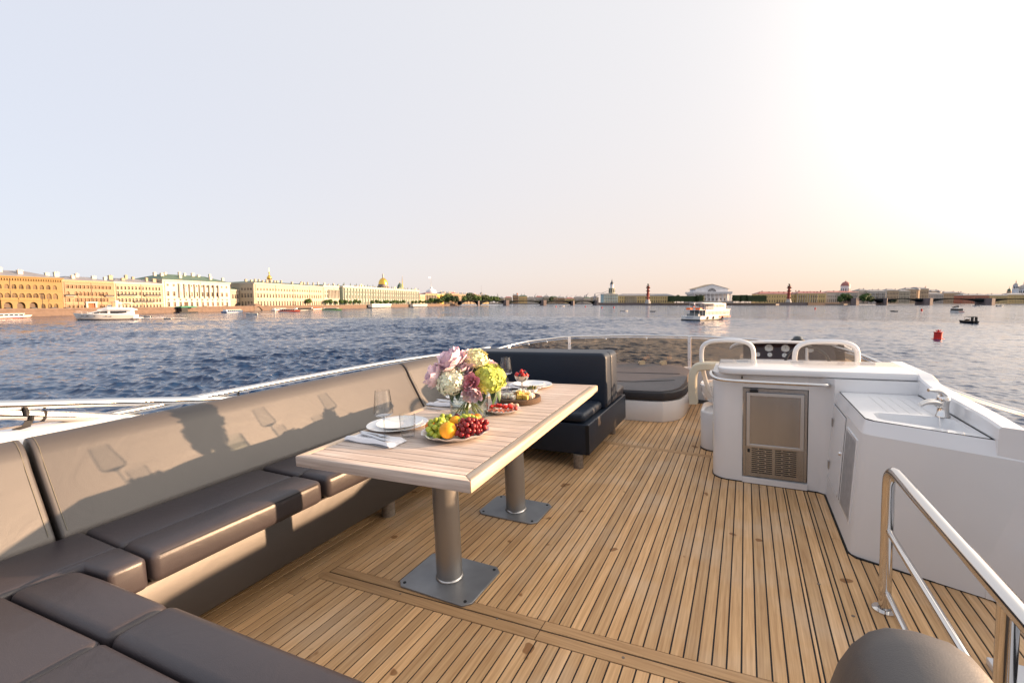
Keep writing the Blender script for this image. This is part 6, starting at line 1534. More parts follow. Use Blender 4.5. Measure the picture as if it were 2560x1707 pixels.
single('coaming_handle', MB().tube(spline([(-3.06, 1.02, .802), (-3.06, 1.06, .822), (-3.06, 1.25, .826), (-3.06, 1.30, .803)], 4), .009, 8), M_steel, 'small flat steel handle on the port coaming', 'handle')
# starboard rails beyond the cabinet
single('side_rail', MB().tube(spline([(1.20, 4.4, .70), (1.28, 3.7, .70), (1.42, 3.2, .70), (1.75, 2.95, .69), (2.2, 2.8, .69)], 5), .016, 10), M_steel, 'steel side rail running out behind the tap on the starboard side', 'rail')
single('side_rail', MB().tube([(1.16, 3.05, .42), (1.3, 2.9, .36), (1.6, 2.7, .30)], .014, 8), M_steel, 'short lower steel rail at the right edge beside the cabinet', 'rail')

# ================================================================== TABLE AND WHAT STANDS ON IT
TT = .750
tb = thing('dining_table', 'weathered teak dining table with slatted top on two steel pedestals', 'table', (-1.405, 2.3375, 0), R(2.9))
def tpart(name, mb, m, parent=None, **kw): return obj(name, mb, m, parent or tb, absolute=False, **kw)
hx, hy, zb = .4535, .9875, .700
def rim(poly): 
    return MB().prism(poly, zb, TT)
tpart('rim_board', rim([(-hx, -hy), (hx, -hy), (hx - .049, -hy + .047), (-hx + .046, -hy + .047)]), M_table, bevel=.005, seg=2, fix=True)
tpart('rim_board', rim([(-hx, hy), (-hx + .046, hy - .047), (hx - .049, hy - .047), (hx, hy)]), M_table, bevel=.005, seg=2, fix=True)
tpart('rim_board', rim([(hx - .0478, -hy + .0472), (hx + .0, -hy + .001), (hx, hy - .001), (hx - .0478, hy - .0472)]), M_tabley, bevel=.005, seg=2, fix=True)
tpart('rim_board', rim([(-hx, -hy + .001), (-hx + .0448, -hy + .0472), (-hx + .0448, hy - .0472), (-hx, hy - .001)]), M_tabley, bevel=.005, seg=2, fix=True)
y = -hy + .0475; nsl = 26; pt_ = (2 * hy - .095) / nsl
slm = MB().prism([(-hx + .0475, .0024), (hx - .0505, .0024), (hx - .0505, pt_ - .0024), (-hx + .0475, pt_ - .0024)], TT - .022, TT - .0008).mesh('slat', M_table, bevel=.0012, seg=1)
for k in range(nsl): place('slat', slm, tb, (0, y + k * pt_, 0))
tpart('under_frame', MB().box(-hx + .06, hx - .06, -hy + .06, hy - .06, zb + .004, TT - .034), M_caulk, smooth=False)  # coloured near black to put shade into the gaps between slats
ri = Matrix.Rotation(-R(2.9), 3, 'Z')
def pedestal(x, y, px0, px1, py0, py1):
    a = ri @ Vector((x + 1.405, y - 2.3375, 0))
    lg = tpart('pedestal_leg', MB().cyl((a.x, a.y, .011), (a.x, a.y, zb - .002), .066, n=32), M_alu)
    obj('weld_collar', MB().lathe([(.066, .011), (.072, .012), (.070, .018), (.066, .021)], 32, (a.x, a.y, 0)), mat('weld', (.6, .58, .55), .3, metal=.9), lg, absolute=False)
    c = .035; pg = [(px0 + c, py0), (px1 - c, py0), (px1, py0 + c), (px1, py1 - c), (px1 - c, py1), (px0 + c, py1), (px0, py1 - c), (px0, py0 + c)]
    pg = [tuple((ri @ Vector((q[0] + 1.405, q[1] - 2.3375, 0))).xy) for q in pg]
    bp = obj('base_plate', MB().prism(pg, .0005, .010), M_plate, lg, absolute=False, bevel=.0015, seg=1, fix=True)
    for q in ((px0 + .035, py0 + .03), (px1 - .035, py0 + .03), (px0 + .035, py1 - .03), (px1 - .035, py1 - .03)):
        w = ri @ Vector((q[0] + 1.405, q[1] - 2.3375, 0))
        obj('bolt', MB().lathe([(.0085, .010), (.008, .0125), (.003, .0125), (0, .0115)], 10, (w.x, w.y, 0)), M_darkiron, bp, absolute=False)
pedestal(-1.353, 1.825, -1.567, -1.133, 1.655, 1.995)
pedestal(-1.378, 2.640, -1.60, -1.17, 2.495, 2.805)

# ---- porcelain
M_por = mat('white_porcelain', (.80, .80, .80), .12, coat=.4)
def plate_mesh(r): return MB().lathe([(0, .004), (r * .60, .004), (r * .66, .006), (r * .80, .014), (r * .985, .020), (r, .022), (r * .99, .0235), (r * .80, .0175), (r * .66, .0095), (r * .60, .0075), (0, .0075)], 56).mesh('plate', M_por, True)
PB, PS = plate_mesh(.165), plate_mesh(.124)
def on_table(name, me, label, cat, x, y, z=0.0, rz=0, group=None, rot=None):
    o = place(name, me, None, (x, y, TT + .001 + z), rot or (0, 0, rz)); return tag(o, label, cat, group)
on_table('dinner_plate', PB, 'large white dinner plate at the near place setting', 'plate', -1.69, 1.880, -.003)
on_table('side_plate', PS, 'smaller white plate stacked on the near dinner plate', 'plate', -1.672, 1.876, .0055)
on_table('dinner_plate', PB, 'large white dinner plate behind the flower vase', 'plate', -1.728, 2.665, -.003)
on_table('side_plate', PS, 'smaller white plate stacked on the plate behind the vase', 'plate', -1.728, 2.67, .0055)
on_table('dinner_plate', plate_mesh(.172), 'large white dinner plate at the far end of the table', 'plate', -1.478, 3.145, -.003)
on_table('side_plate', PS, 'smaller white plate stacked on the far dinner plate', 'plate', -1.49, 3.15, .0055)

# ---- glasses
M_cry = thin_glass('clear_crystal', (.975, .978, .98), 1.0, .0, .72)
M_solid = thin_glass('solid_crystal', (.80, .83, .86), 2.2, .0, .35)
WG_stem = MB().lathe([(0, 0), (.036, 0), (.037, .001), (.036, .003), (.012, .006), (.0052, .012), (.0042, .05), (.0042, .105), (.006, .118), (.013, .124), (.036, .130), (0, .133)], 32).mesh('stem', M_solid, True)
WG_bowl = MB().lathe([(.036, .1302), (.0445, .135), (.0475, .145), (.044, .175), (.040, .205), (.0345, .252), (.0338, .2525), (.0393, .205), (.0432, .175), (.0463, .147), (.043, .139), (.036, .1342)], 36).mesh('bowl', M_cry, True)
TGM = MB().lathe([(0, 0), (.031, 0), (.034, .004), (.040, .10), (.0385, .118), (.0375, .118), (.039, .10), (.0328, .009), (.030, .007), (0, .007)], 32).mesh('tumbler', M_cry, True)
for x, y, lab in ((-1.562, 1.642, 'tall clear wine glass at the near place setting'), (-1.60, 2.43, 'clear wine glass hidden behind the flowers'), (-1.571, 2.937, 'clear wine glass standing right of the flowers')):
    t = thing('wine_glass', lab, 'wine glass', (x, y, TT + .001), 0, 'wine glasses on the table'); place('stem', WG_stem, t); place('bowl', WG_bowl, t)
for x, y, lab in ((-1.502, 1.742, 'clear water tumbler beside the near wine glass'), (-1.535, 2.50, 'clear water tumbler hidden behind the flowers'), (-1.525, 2.80, 'clear water tumbler beside the cheese board')):
    on_table('tumbler', TGM, lab, 'tumbler', x, y, 0, 0, 'water tumblers on the table')

# ---- napkins and cutlery
M_lin = mat('white_linen', (.76, .76, .80), .85, var=.03, scale=30, bump=.3, bscale=900)
def napkin_mesh(seed, L=.31, W=.115):
    g = np.random.default_rng(seed); nx, ny = 26, 12; V = []; Fc = []
    for lay in range(2):
        o = len(V)
        for j in range(ny + 1):
            for i in range(nx + 1):
                u, v = i / nx, j / ny
                edge = min(u, 1 - u, v, 1 - v)
                z = .002 + (.018 if lay else .0) * min(1, edge * 12) ** .5
                z += (.0022 * math.sin(u * 9 + v * 4 + seed) + .0018 * math.sin(v * 13 - u * 5)) if lay else 0
                z += .006 * max(0, 1 - v * 5) * (1 if lay else 0)
                V.append(((u - .5) * L * (1 + .03 * math.sin(v * 5 + seed)), (v - .5) * W * (1 + .06 * math.sin(u * 6 + seed)), z))
        for j in range(ny):
            for i in range(nx):
                a = o + j * (nx + 1) + i; q = (a, a + 1, a + nx + 2, a + nx + 1); Fc.append(q if lay else q[::-1])
    m = MB(); m.add(V, Fc); return m.mesh('napkin', M_lin, True, angle=80)
M_cut = mat('cutlery_steel', (.62, .64, .68), .16, metal=1.0)
def fork_mesh():
    m = MB(); rs = []
    for x, w, t, z in ((-.10, .0095, .003, .002), (-.06, .0085, .003, .003), (0, .005, .003, .004), (.04, .005, .003, .005), (.055, .011, .002, .004), (.065, .0125, .002, .003)):
        rs.append([(x, -w, z), (x, w, z), (x, w, z + t), (x, -w, z + t)])
    m.loft(rs)
    for k in range(4):
        y = -.0105 + .007 * k; m.loft([[(.064, y - .002, .003), (.064, y + .002, .003), (.064, y + .002, .005), (.064, y - .002, .005)], [(.105, y - .0012, .006), (.105, y + .0012, .006), (.105, y + .0012, .0075), (.105, y - .0012, .0075)]])
    return m.mesh('fork', M_cut, fix=True)
def knife_mesh():
    m = MB(); rs = []
    for x, w0, w1, t in ((-.115, -.008, .008, .005), (-.06, -.008, .008, .0055), (0, -.0065, .0065, .0045), (.01, -.007, .007, .002), (.06, -.009, .008, .0015), (.10, -.007, .008, .0012), (.118, .004, .0075, .001)):
        rs.append([(x, w0, .002), (x, w1, .002), (x, w1, .002 + t), (x, w0, .002 + t)])
    return m.loft(rs).mesh('knife', M_cut, fix=True)
FK, KN = fork_mesh(), knife_mesh()
for k, (x, y, a, lab) in enumerate(((-1.612, 1.628, -4, 'near'), (-1.700, 2.405, 0, 'middle'), (-1.655, 3.0, 38, 'far'))):
    wh = {'near': 'at the near corner of the table', 'middle': 'left of the flower vase', 'far': 'behind the far wine glass'}[lab]
    on_table('napkin', napkin_mesh(k + 1), 'folded white linen napkin ' + wh, 'napkin', x, y, 0, R(a))
    c, s = math.cos(R(a)), math.sin(R(a))
    for nm, me, dy, da, dx in (('fork', FK, .018, -3, -.03), ('knife', KN, -.014, -9, .012)):
        on_table(nm, me, 'steel %s on the napkin %s' % (nm, wh), nm, x + dx * c - dy * s, y + dx * s + dy * c, .0235, R(a + da))
single('table_knife', MB().loft([[(-1.815 + u * .16, 2.295 - u * .02 - w, TT + .003), (-1.815 + u * .16, 2.295 - u * .02 + w, TT + .003), (-1.815 + u * .16, 2.295 - u * .02 + w, TT + .006), (-1.815 + u * .16, 2.295 - u * .02 - w, TT + .006)] for u, w in ((0, .005), (.5, .005), (.55, .006), (1, .003))]), M_cut, 'dark edge-on knife lying on the wood in front of the middle napkin', 'knife', fix=True)

# ---- fruit platter
def scallop(name, r, h, lobes, m, amp=.035):
    n = 96; prof = [(0, .003), (.55, .003), (.72, .012), (.9, .6), (1.0, 1.0), (.985, 1.0), (.88, .66), (.70, .12), (.54, .10), (0, .10)]
    vs = []; fs = []; rings = []
    for k, (f, zf) in enumerate(prof):
        z = zf * h if zf > .02 else zf
        if f == 0: rings.append([len(vs)]); vs.append((0, 0, z)); continue
        rings.append(list(range(len(vs), len(vs) + n)))
        for j in range(n):
            t = 2 * math.pi * j / n; w = 1 + amp * f * f * abs(math.sin(lobes * t / 2)) ** .8 - amp * .5 * f * f
            vs.append((r * f * w * math.cos(t), r * f * w * math.sin(t), z * (1 + .10 * f * math.sin(lobes * t + 1) * (f > .8))))
    for a, b in zip(rings, rings[1:]):
        for j in range(n):
            k = (j + 1) % n
            if len(a) == 1: fs.append((a[0], b[k], b[j]))
            elif len(b) == 1: fs.append((a[j], a[k], b[0]))
            else: fs.append((a[j], a[k], b[k], b[j]))
    return MB().add(vs, fs).mesh(name, m, True, fix=True)
FX, FY = -1.283, 1.842
on_table('fruit_platter', scallop('fruit_platter', .168, .032, 12, M_por), 'white scalloped platter heaped with grapes and oranges', 'platter', FX, FY)
def fruit_mat(name, c1, c2, rough=.3, sss=.25, scale=40):
    m = mat(name, c1, rough, var=0, sss=sss, objvar=.22, bump=.03, scale=scale, bscale=300); return m
M_gg = fruit_mat('green_grape_skin', (.36, .42, .05), None, .28); M_rg = fruit_mat('red_grape_skin', (.22, .016, .018), None, .22); M_dg = fruit_mat('dark_grape_skin', (.07, .008, .02), None, .25)
M_or = mat('orange_peel', (.85, .36, .01), .42, sss=.1, bump=.35, bscale=260, var=.06, scale=10); M_or2 = mat('tangerine_peel', (.80, .19, .01), .42, sss=.1, bump=.3, bscale=260)
M_stem = mat('green_stem', (.16, .20, .03), .6)
GR = {}
for k, m in (('g', M_gg), ('r', M_rg), ('d', M_dg)): GR[k] = MB().ball((0, 0, 0), .0132, 14, 1, 1, 1.08).mesh('grape', m, True)
def bunch(label, cx, cy, cz, sx, sy, sz, n, key, seed):
    """heap of grapes packed round a stalk"""
    g = np.random.default_rng(seed); t = thing('grape_bunch', label, 'grapes', (FX + cx, FY + cy, TT + cz)); P = []
    tries = 0
    while len(P) < n and tries < 6000:
        tries += 1; d = g.normal(0, 1, 3); d /= np.linalg.norm(d); r = g.uniform(.72, 1) if len(P) < n * .8 else g.uniform(.2, .7)
        p = d * r * np.array([sx, sy, sz])
        if p[2] < -sz * .75: continue
        if all(np.linalg.norm(p - q) > .0215 for q in P): P.append(p)
    for p in P:
        o = place('grape', GR[key], t, tuple(p), tuple(g.uniform(0, 3, 3))); s = g.uniform(.88, 1.1); o.scale = (s, s, s)
    obj('stalk', MB().tube([(0, 0, -sz * .5), (.004, .003, 0), (-.004, .006, sz * 1.05)], .0017, 5), M_stem, t, absolute=False)
    return t
bunch('large bunch of green grapes at the left front of the platter', -.070, -.052, .048, .058, .062, .045, 46, 'g', 1)
bunch('green grapes lying across the back of the platter', .025, .075, .052, .085, .045, .034, 36, 'g', 2)
bunch('pile of green grapes at the back left of the platter', -.092, .045, .050, .045, .045, .04, 24, 'g', 5)
bunch('bunch of red grapes at the right front of the platter', .080, -.005, .050, .062, .075, .042, 52, 'r', 3)
bunch('small dark red grapes at the right rim of the platter', .118, .058, .052, .03, .03, .034, 12, 'r', 6)
bunch('few dark grapes at the very back of the platter', -.052, .108, .058, .046, .02, .02, 9, 'd', 4)
def orange(name, label, x, y, z, r, m, sz=.95):
    t = thing(name, label, 'fruit', (FX + x, FY + y, TT + z))
    obj('peel', MB().ball((0, 0, 0), r, 28, 1, 1, sz), m, t, absolute=False)
    obj('stem_end', MB().lathe([(.004, r * sz - .001), (.003, r * sz + .001), (0, r * sz + .001)], 6), M_stem, t, absolute=False)
orange('orange', 'big yellow orange at the front of the fruit platter', .012, -.082, .052, .042, M_or)
orange('tangerine', 'orange tangerine at the left rim of the platter', -.128, -.030, .046, .030, M_or2)
orange('orange', 'yellow orange half buried behind the green grapes', -.030, .046, .056, .034, M_or)
orange('apricot', 'left of two orange apricots at the back of the platter', .018, .118, .062, .024, M_or2)
orange('apricot', 'right of two orange apricots at the back of the platter', .050, .128, .066, .022, M_or2)

# ---- flower vase
VX, VY = -1.432, 2.205
vs_ = thing('glass_vase', 'round clear glass vase half filled with water', 'vase', (VX, VY, TT + .001))
M_vase = thin_glass('vase_glass', (.96, .98, .975), 1.0, .0, .75)
obj('glass', MB().lathe([(0, 0), (.106, 0), (.111, .004), (.112, .145), (.1085, .145), (.1075, .011), (.104, .009), (0, .009)], 48), M_vase, vs_, absolute=False)
M_wat = thin_glass('vase_water', (.93, .95, .90), .8, .0, .8)
obj('water', MB().lathe([(0, .0095), (.1065, .0105), (.1068, .092), (0, .092)], 40), M_wat, vs_, absolute=False)
def V3(p): return Vector(p) - Vector((VX, VY, TT + .001))
M_hw = mat('hydrangea_white', (.80, .81, .62), .6, sss=.2, var=.18, scale=35); M_hg = mat('hydrangea_green', (.56, .62, .12), .6, sss=.2, var=.22, scale=35); M_hc = mat('hydrangea_cream', (.78, .74, .42), .6, sss=.2, var=.15, scale=35)
M_pk = mat('peony_pink', (.95, .68, .75), .6, sss=.25, var=.16, scale=30); M_pk2 = mat('peony_rose', (.88, .40, .48), .6, sss=.25, var=.2, scale=30); M_leaf = mat('bouquet_leaf', (.025, .075, .012), .4, var=.3, scale=25)
def hydrangea_mesh(r, m, seed, n=150):
    g = np.random.default_rng(seed); mb = MB()
    for k in range(n):
        ph = math.acos(1 - 1.75 * (k + .5) / n); th = k * 2.399963
        d = Vector((math.sin(ph) * math.cos(th), math.sin(ph) * math.sin(th), math.cos(ph)))
        rr = r * (1 + g.uniform(-.12, .10)); c = d * rr; c.z *= .88
        nd = (d + Vector(g.normal(0, .25, 3))).normalized()
        u = nd.cross(Vector((.3, .2, 1))).normalized(); w = nd.cross(u); a0 = g.uniform(0, 1.57); s = g.uniform(.011, .0185)
        for q in range(4):
            a = a0 + q * math.pi / 2; e = u * math.cos(a) + w * math.sin(a); f = u * -math.sin(a) + w * math.cos(a); cu = g.uniform(-.2, .35)
            mb.add([c, c + e * s * .7 + f * s * .52 + nd * s * .15, c + e * s * 1.15 + nd * s * cu, c + e * s * .7 - f * s * .52 + nd * s * .15], [(0, 3, 2, 1)])
    mb.ball((0, 0, 0), r * .80, 14, 1, 1, .88)
    return mb.mesh('bloom', m, True, angle=180)
def petal(mb, base, out, up, L, W, cup, g):
    """curved petal strip from base along out, cupping towards up"""
    sd = out.cross(up).normalized(); rows = []
    for i in range(5):
        f = i / 4; w = W * math.sin(math.pi * (.12 + .80 * f)) ** .7; p = base + out * L * f + up * (cup * L * f * f) + Vector(g.normal(0, L * .02, 3))
        rows.append([p - sd * w + up * w * .35, p - sd * w * .4, p + sd * w * .4, p + sd * w + up * w * .35])
    vs = [v for r_ in rows for v in r_]
    mb.add(vs, [(i * 4 + j, i * 4 + j + 1, i * 4 + 5 + j, i * 4 + 4 + j) for i in range(4) for j in range(3)])
def peony_mesh(r, m, seed, droop=0.0):
    g = np.random.default_rng(seed); mb = MB()
    for ring, (n, el, L, W, cup) in enumerate(((7, -2 - droop, 1.0, .50, .55), (8, 16, 1.0, .48, .55), (9, 34, .98, .44, .42), (9, 52, .95, .38, .25), (11, 68, .92, .27, .05), (10, 82, .88, .20, 0))):
        for k in range(n):
            a = 2 * math.pi * (k + .5 * (ring % 2)) / n + g.uniform(-.15, .15); e = R(el + g.uniform(-8, 8))
            o = Vector((math.cos(a) * math.cos(e), math.sin(a) * math.cos(e), math.sin(e))); up = Vector((-math.cos(a) * math.sin(e), -math.sin(a) * math.sin(e), math.cos(e)))
            petal(mb, o * r * .12, o, up, r * L * g.uniform(.9, 1.1), r * W, cup, g)
    return mb.mesh('bloom', m, True, angle=180)
def leaf_mb(L, W, bend):
    mb = MB(); rows = []
    for i in range(8):
        f = i / 7; w = W * math.sin(math.pi * min(1, .08 + .92 * f)) ** .8; z = -bend * L * f * f
        rows.append([(-w, L * f, z + w * .25), (0, L * f, z), (w, L * f, z + w * .25)])
    vs = [v for r_ in rows for v in r_]
    return mb.add(vs, [(i * 3 + j, i * 3 + j + 1, i * 3 + 4 + j, i * 3 + 3 + j) for i in range(7) for j in range(2)])
leafme = leaf_mb(.085, .026, .5).mesh('leaf', M_leaf, True, angle=180)
def flower(name, label, p, me, face, foot, m_stem=None, leaves=()):
    """bloom at p looking along face, stem running down into the vase"""
    t = thing(name, label, 'flower', (VX, VY, TT + .012)); q = Vector(p) - Vector((VX, VY, TT + .012))
    b = place('bloom', me, t, q); b.rotation_mode = 'QUATERNION'; b.rotation_quaternion = Vector(face).normalized().to_track_quat('Z', 'Y')
    neck = Vector((q.x * .22, q.y * .22, .135)); f = Vector((foot[0], foot[1], foot[2] if len(foot) > 2 else .006))
    obj('stem', MB().tube(spline([tuple(f), tuple(f.lerp(neck, .5) + Vector((0, 0, .005))), tuple(neck), tuple(q - Vector(face).normalized() * .012)], 5), .0036, 7), M_stem, t, absolute=False)
    for lp, ldir, s in leaves:
        o = place('leaf', leafme, t, Vector(lp) - Vector((VX, VY, TT + .012))); o.rotation_mode = 'QUATERNION'; o.rotation_quaternion = Vector(ldir).to_track_quat('Y', 'Z'); o.scale = (s, s, s)
toc = Vector((.54, -.83, 0)).normalized()       # towards the stern, where the bouquet is seen from
H1_, H2_, H3_ = hydrangea_mesh(.080, M_hw, 1, 200), hydrangea_mesh(.083, M_hg, 2, 215), hydrangea_mesh(.066, M_hc, 3, 150)
flower('hydrangea', 'big white hydrangea at the front left of the bouquet', Vector((-1.508, 2.149, .966)) + toc * .035, H1_, (-.25, -.55, .6), (.05, .03), leaves=[((-1.484, 2.14, .93), (-.12, -.5, -.6), .95), ((-1.47, 2.15, .925), (.35, -.6, -.55), .8)])
flower('hydrangea', 'big yellow-green hydrangea at the right of the bouquet', Vector((-1.322, 2.27, .972)) + toc * .03, H2_, (.45, -.3, .6), (-.05, .02), leaves=[((-1.362, 2.22, .94), (.25, -.45, -1.0), 1.35), ((-1.318, 2.255, .935), (.6, -.1, -.85), 1.3), ((-1.30, 2.26, .935), (.8, .0, -.7), 1.15)])
flower('hydrangea', 'small cream hydrangea at the top of the bouquet', (-1.392, 2.235, 1.082), H3_, (.1, .1, 1), (.02, -.06))
flower('peony', 'large pale pink peony at the top left of the bouquet', Vector((-1.495, 2.17, 1.048)) + toc * .01, peony_mesh(.092, M_pk, 5), (-.3, -.35, .8), (.06, -.01))
flower('peony', 'pale pink peony at the left edge of the bouquet', (-1.560, 2.115, .990), peony_mesh(.078, M_pk, 6), (-.75, -.3, .35), (.07, .04))
flower('peony', 'pale pink peony behind the yellow-green hydrangea', (-1.43, 2.23, 1.045), peony_mesh(.082, M_pk, 7), (.2, .0, 1), (-.02, -.05), leaves=[((-1.42, 2.17, 1.02), (.1, -.7, .3), .75)])
flower('peony', 'rose pink peony with drooping petals in the middle of the bouquet', Vector((-1.412, 2.213, .950)) + toc * .055, peony_mesh(.055, M_pk2, 8, 28), (.2, -.75, .30), (-.01, .05), leaves=[((-1.42, 2.18, .925), (.3, -.5, -.7), .8)])
flower('peony', 'pale pink peony opening at the bottom front of the bouquet', Vector((-1.405, 2.213, .915)) + toc * .055, peony_mesh(.06, M_pk, 9, 40), (.25, -.7, -.35), (.03, .05))
flower('peony', 'pale pink peony filling the middle behind the white hydrangea', (-1.455, 2.205, 1.0), peony_mesh(.08, M_pk, 11), (-.1, -.5, .7), (.02, .02))
flower('peony', 'small pale pink peony at the back right of the bouquet', (-1.335, 2.30, 1.02), peony_mesh(.045, M_pk, 10), (.5, .3, .7), (-.06, -.02))
for k, (fx, fy, tx, ty) in enumerate(((.075, -.04, -.03, .02), (-.085, -.02, .02, .0), (.02, -.08, -.01, .03))):
    single('cut_stem', MB().tube([(VX + fx, VY + fy, TT + .014), (VX + tx, VY + ty, TT + .14), (VX + tx * 1.4, VY + ty * 1.4, TT + .20)], .0038, 7), M_stem, ['bare stem slanting to the right wall of the vase', 'bare stem slanting to the left wall of the vase', 'bare stem standing nearest in the vase'][k], 'stem')

# ---- dish of cold cuts and tomatoes
CX, CY = -1.298, 2.362
on_table('cold_cuts_dish', scallop('cold_cuts_dish', .108, .022, 14, M_por, .025), 'small white scalloped dish of tomatoes and cold cuts', 'dish', CX, CY)
M_tom = mat('tomato_skin', (.62, .025, .012), .18, sss=.15); M_ham = mat('ham_slice', (.62, .20, .12), .5, var=.25, scale=45, sss=.2); M_oliv = mat('olive_skin', (.13, .12, .025), .35, objvar=.25); M_herb = mat('herb_green', (.05, .12, .02), .6)
tm = MB().ball((0, 0, 0), .0145, 16, 1, 1, .95).mesh('cherry_tomato', M_tom, True)
for k, (dx, dy, dz, w) in enumerate(((-.075, .02, .026, 'leftmost in the back row'), (-.05, .028, .027, 'second in the back row'), (-.028, .02, .029, 'third in the back row'), (.0, .015, .028, 'fourth in the back row'), (.022, .0, .03, 'in the middle of the pile'), (.030, .032, .030, 'highest on the pile'), (.05, .012, .028, 'right of the pile'), (-.07, -.012, .024, 'lowest at the left'))):
    on_table('cherry_tomato', tm, 'red cherry tomato, %s on the cold cuts dish' % w, 'tomato', CX + dx, CY + dy, dz, 0, 'cherry tomatoes on the dish')
def slice_mesh(seed, m, L=.07, W=.045):
    g = np.random.default_rng(seed); nx, ny = 10, 6; V = []
    for j in range(ny + 1):
        for i in range(nx + 1):
            u, v = i / nx - .5, j / ny - .5; V.append((u * L * (1 + .1 * math.sin(v * 7)), v * W * (1 + .12 * math.sin(u * 9 + seed)), .010 + .007 * math.sin(u * 14 + seed) * math.cos(v * 6)))
    m_ = MB(); m_.add(V, [(j * (nx + 1) + i, j * (nx + 1) + i + 1, (j + 1) * (nx + 1) + i + 1, (j + 1) * (nx + 1) + i) for j in range(ny) for i in range(nx)])
    o = len(m_.v); m_.add([(x, y, z - .002) for x, y, z in V], [((j + 1) * (nx + 1) + i, (j + 1) * (nx + 1) + i + 1, j * (nx + 1) + i + 1, j * (nx + 1) + i) for j in range(ny) for i in range(nx)])
    return m_.mesh('ham_slice', m, True, angle=80)
for k, (dx, dy, a, w) in enumerate(((-.03, -.045, 10, 'left'), (.02, -.048, -12, 'middle'), (.05, -.022, 35, 'right'))):
    on_table('ham_slice', slice_mesh(k, M_ham), 'wavy slice of pink ham, %s of three on the cold cuts dish' % w, 'ham', CX + dx, CY + dy, .010, R(a))
on_table('prawn_heap', MB().ball((0, 0, 0), .016, 10, 1.2, .8, .7).ball((.02, .008, .003), .014, 10, 1, 1, .7).ball((-.018, .012, .002), .012, 10).mesh('prawn_heap', mat('pale_prawn', (.66, .42, .30), .4, sss=.2), True), 'pale pink prawns at the back of the cold cuts dish', 'prawns', CX + .045, CY + .055, .028)
for k, (dx, dy, w) in enumerate(((.082, .012, 'left'), (.092, -.006, 'right'))): on_table('dried_tomato', MB().ball((0, 0, 0), .011, 12, 1, .8, 1.1).mesh('dried_tomato', mat('dark_tomato', (.35, .03, .015), .3), True), 'dark red grape tomato at the right rim of the dish, %s of two' % w, 'tomato', CX + dx, CY + dy, .026)
on_table('herb_sprig', MB().loft([[(-.03 + .06 * u, w - .006, .012), (-.03 + .06 * u, w + .006, .014), (-.03 + .06 * u, w + .006, .012)] for u, w in ((0, 0), (.5, .006), (1, 0))]).mesh('herb_sprig', M_herb, fix=True), 'green herb sprig at the left of the cold cuts dish', 'herb', CX - .045, CY - .025, .014)

# ---- cheese board
BX, BY = -1.328, 2.648
M_cork = mat('dark_cork_wood', (.085, .048, .026), .75, var=.3, scale=60, bump=.4, bscale=200)
on_table('cheese_board', MB().lathe([(0, 0), (.138, 0), (.144, .004), (.145, .030), (.141, .035), (.128, .035), (.122, .030), (0, .030)], 48).mesh('cheese_board', M_cork, True), 'round dark wooden board piled with cheese', 'board', BX, BY)
M_brie = mat('white_cheese', (.76, .72, .60), .55, sss=.3, var=.06, scale=30); M_chd = mat('yellow_cheese', (.74, .52, .13), .5, sss=.3, var=.1, scale=30)
def chunk(w, d, h): return MB().prism([(-w / 2, -d / 2), (w / 2, -d / 2 * .8), (w / 2 * .9, d / 2), (-w / 2, d / 2 * .9)], 0, h)
gq = random.Random(9)
where = ['at the front left', 'second from the left at the front', 'just behind the front left one', 'left of the centre', 'leftmost', 'frontmost', 'beside the frontmost white one', 'at the front right', 'in the middle of the yellow ones', 'nearest the right rim', 'furthest back of the yellow ones', 'lying on top of the yellow ones',
         'at the right rim behind the yellow ones', 'rightmost', 'at the back left of the middle', 'at the middle of the back', 'at the back left', 'at the back right', 'on top in the middle', 'on top to the right']
spots = [(-.075, -.055, .030, 0), (-.045, -.070, .030, 0), (-.060, -.030, .030, 0), (-.028, -.045, .034, 0), (-.085, -.020, .030, 0), (.0, -.075, .030, 0), (.030, -.060, .030, 1), (.055, -.040, .030, 1), (.040, -.025, .034, 1), (.075, -.055, .030, 1), (.068, -.008, .032, 1), (.022, -.030, .050, 1), (.090, .01, .030, 0), (.10, -.025, .032, 0), (-.02, .045, .032, 0), (.02, .055, .036, 0), (-.05, .05, .030, 0), (.05, .045, .032, 0), (.0, .02, .050, 0), (.035, .015, .052, 0)]
for k, (dx, dy, dz, c) in enumerate(spots):
    o = on_table('cheese_cube', chunk(gq.uniform(.026, .036), gq.uniform(.02, .03), gq.uniform(.024, .034)).mesh('cheese_cube', M_chd if c else M_brie, True, bevel=.002, seg=1, fix=True),
                 '%s cheese chunk %s on the dark round board' % ('yellow' if c else 'white', where[k]), 'cheese', BX + dx, BY + dy, dz, gq.uniform(0, 3), '%s cheese chunks on the board' % ('yellow' if c else 'white'), (gq.uniform(-.25, .25), gq.uniform(-.25, .25), gq.uniform(0, 3)))
mb = MB(); g = random.Random(4)
for k in range(60):
    a = g.uniform(0, 6.28); r = g.uniform(.02, .112); mb.ball((r * math.cos(a), r * math.sin(a) * .95, .034 + g.uniform(0, .004)), g.uniform(.004, .0075), 6, 1, g.uniform(.6, 1), .7)
o = on_table('crushed_nuts', mb.mesh('crushed_nuts', mat('walnut_brown', (.28, .14, .045), .6, var=.3, scale=80), False), 'scattered brown nuts between the cheese chunks', 'nuts', BX, BY, .0); o['kind'] = 'stuff'
wal = MB()
for k in range(14): wal.ball((g.uniform(-.02, .02), g.uniform(-.014, .014), g.uniform(0, .012)), g.uniform(.005, .008), 7)
on_table('walnut_heap', wal.mesh('walnut_heap', MATS['walnut_brown'], True), 'little heap of walnuts in the middle of the cheese board', 'nuts', BX - .012, BY + .0, .045)

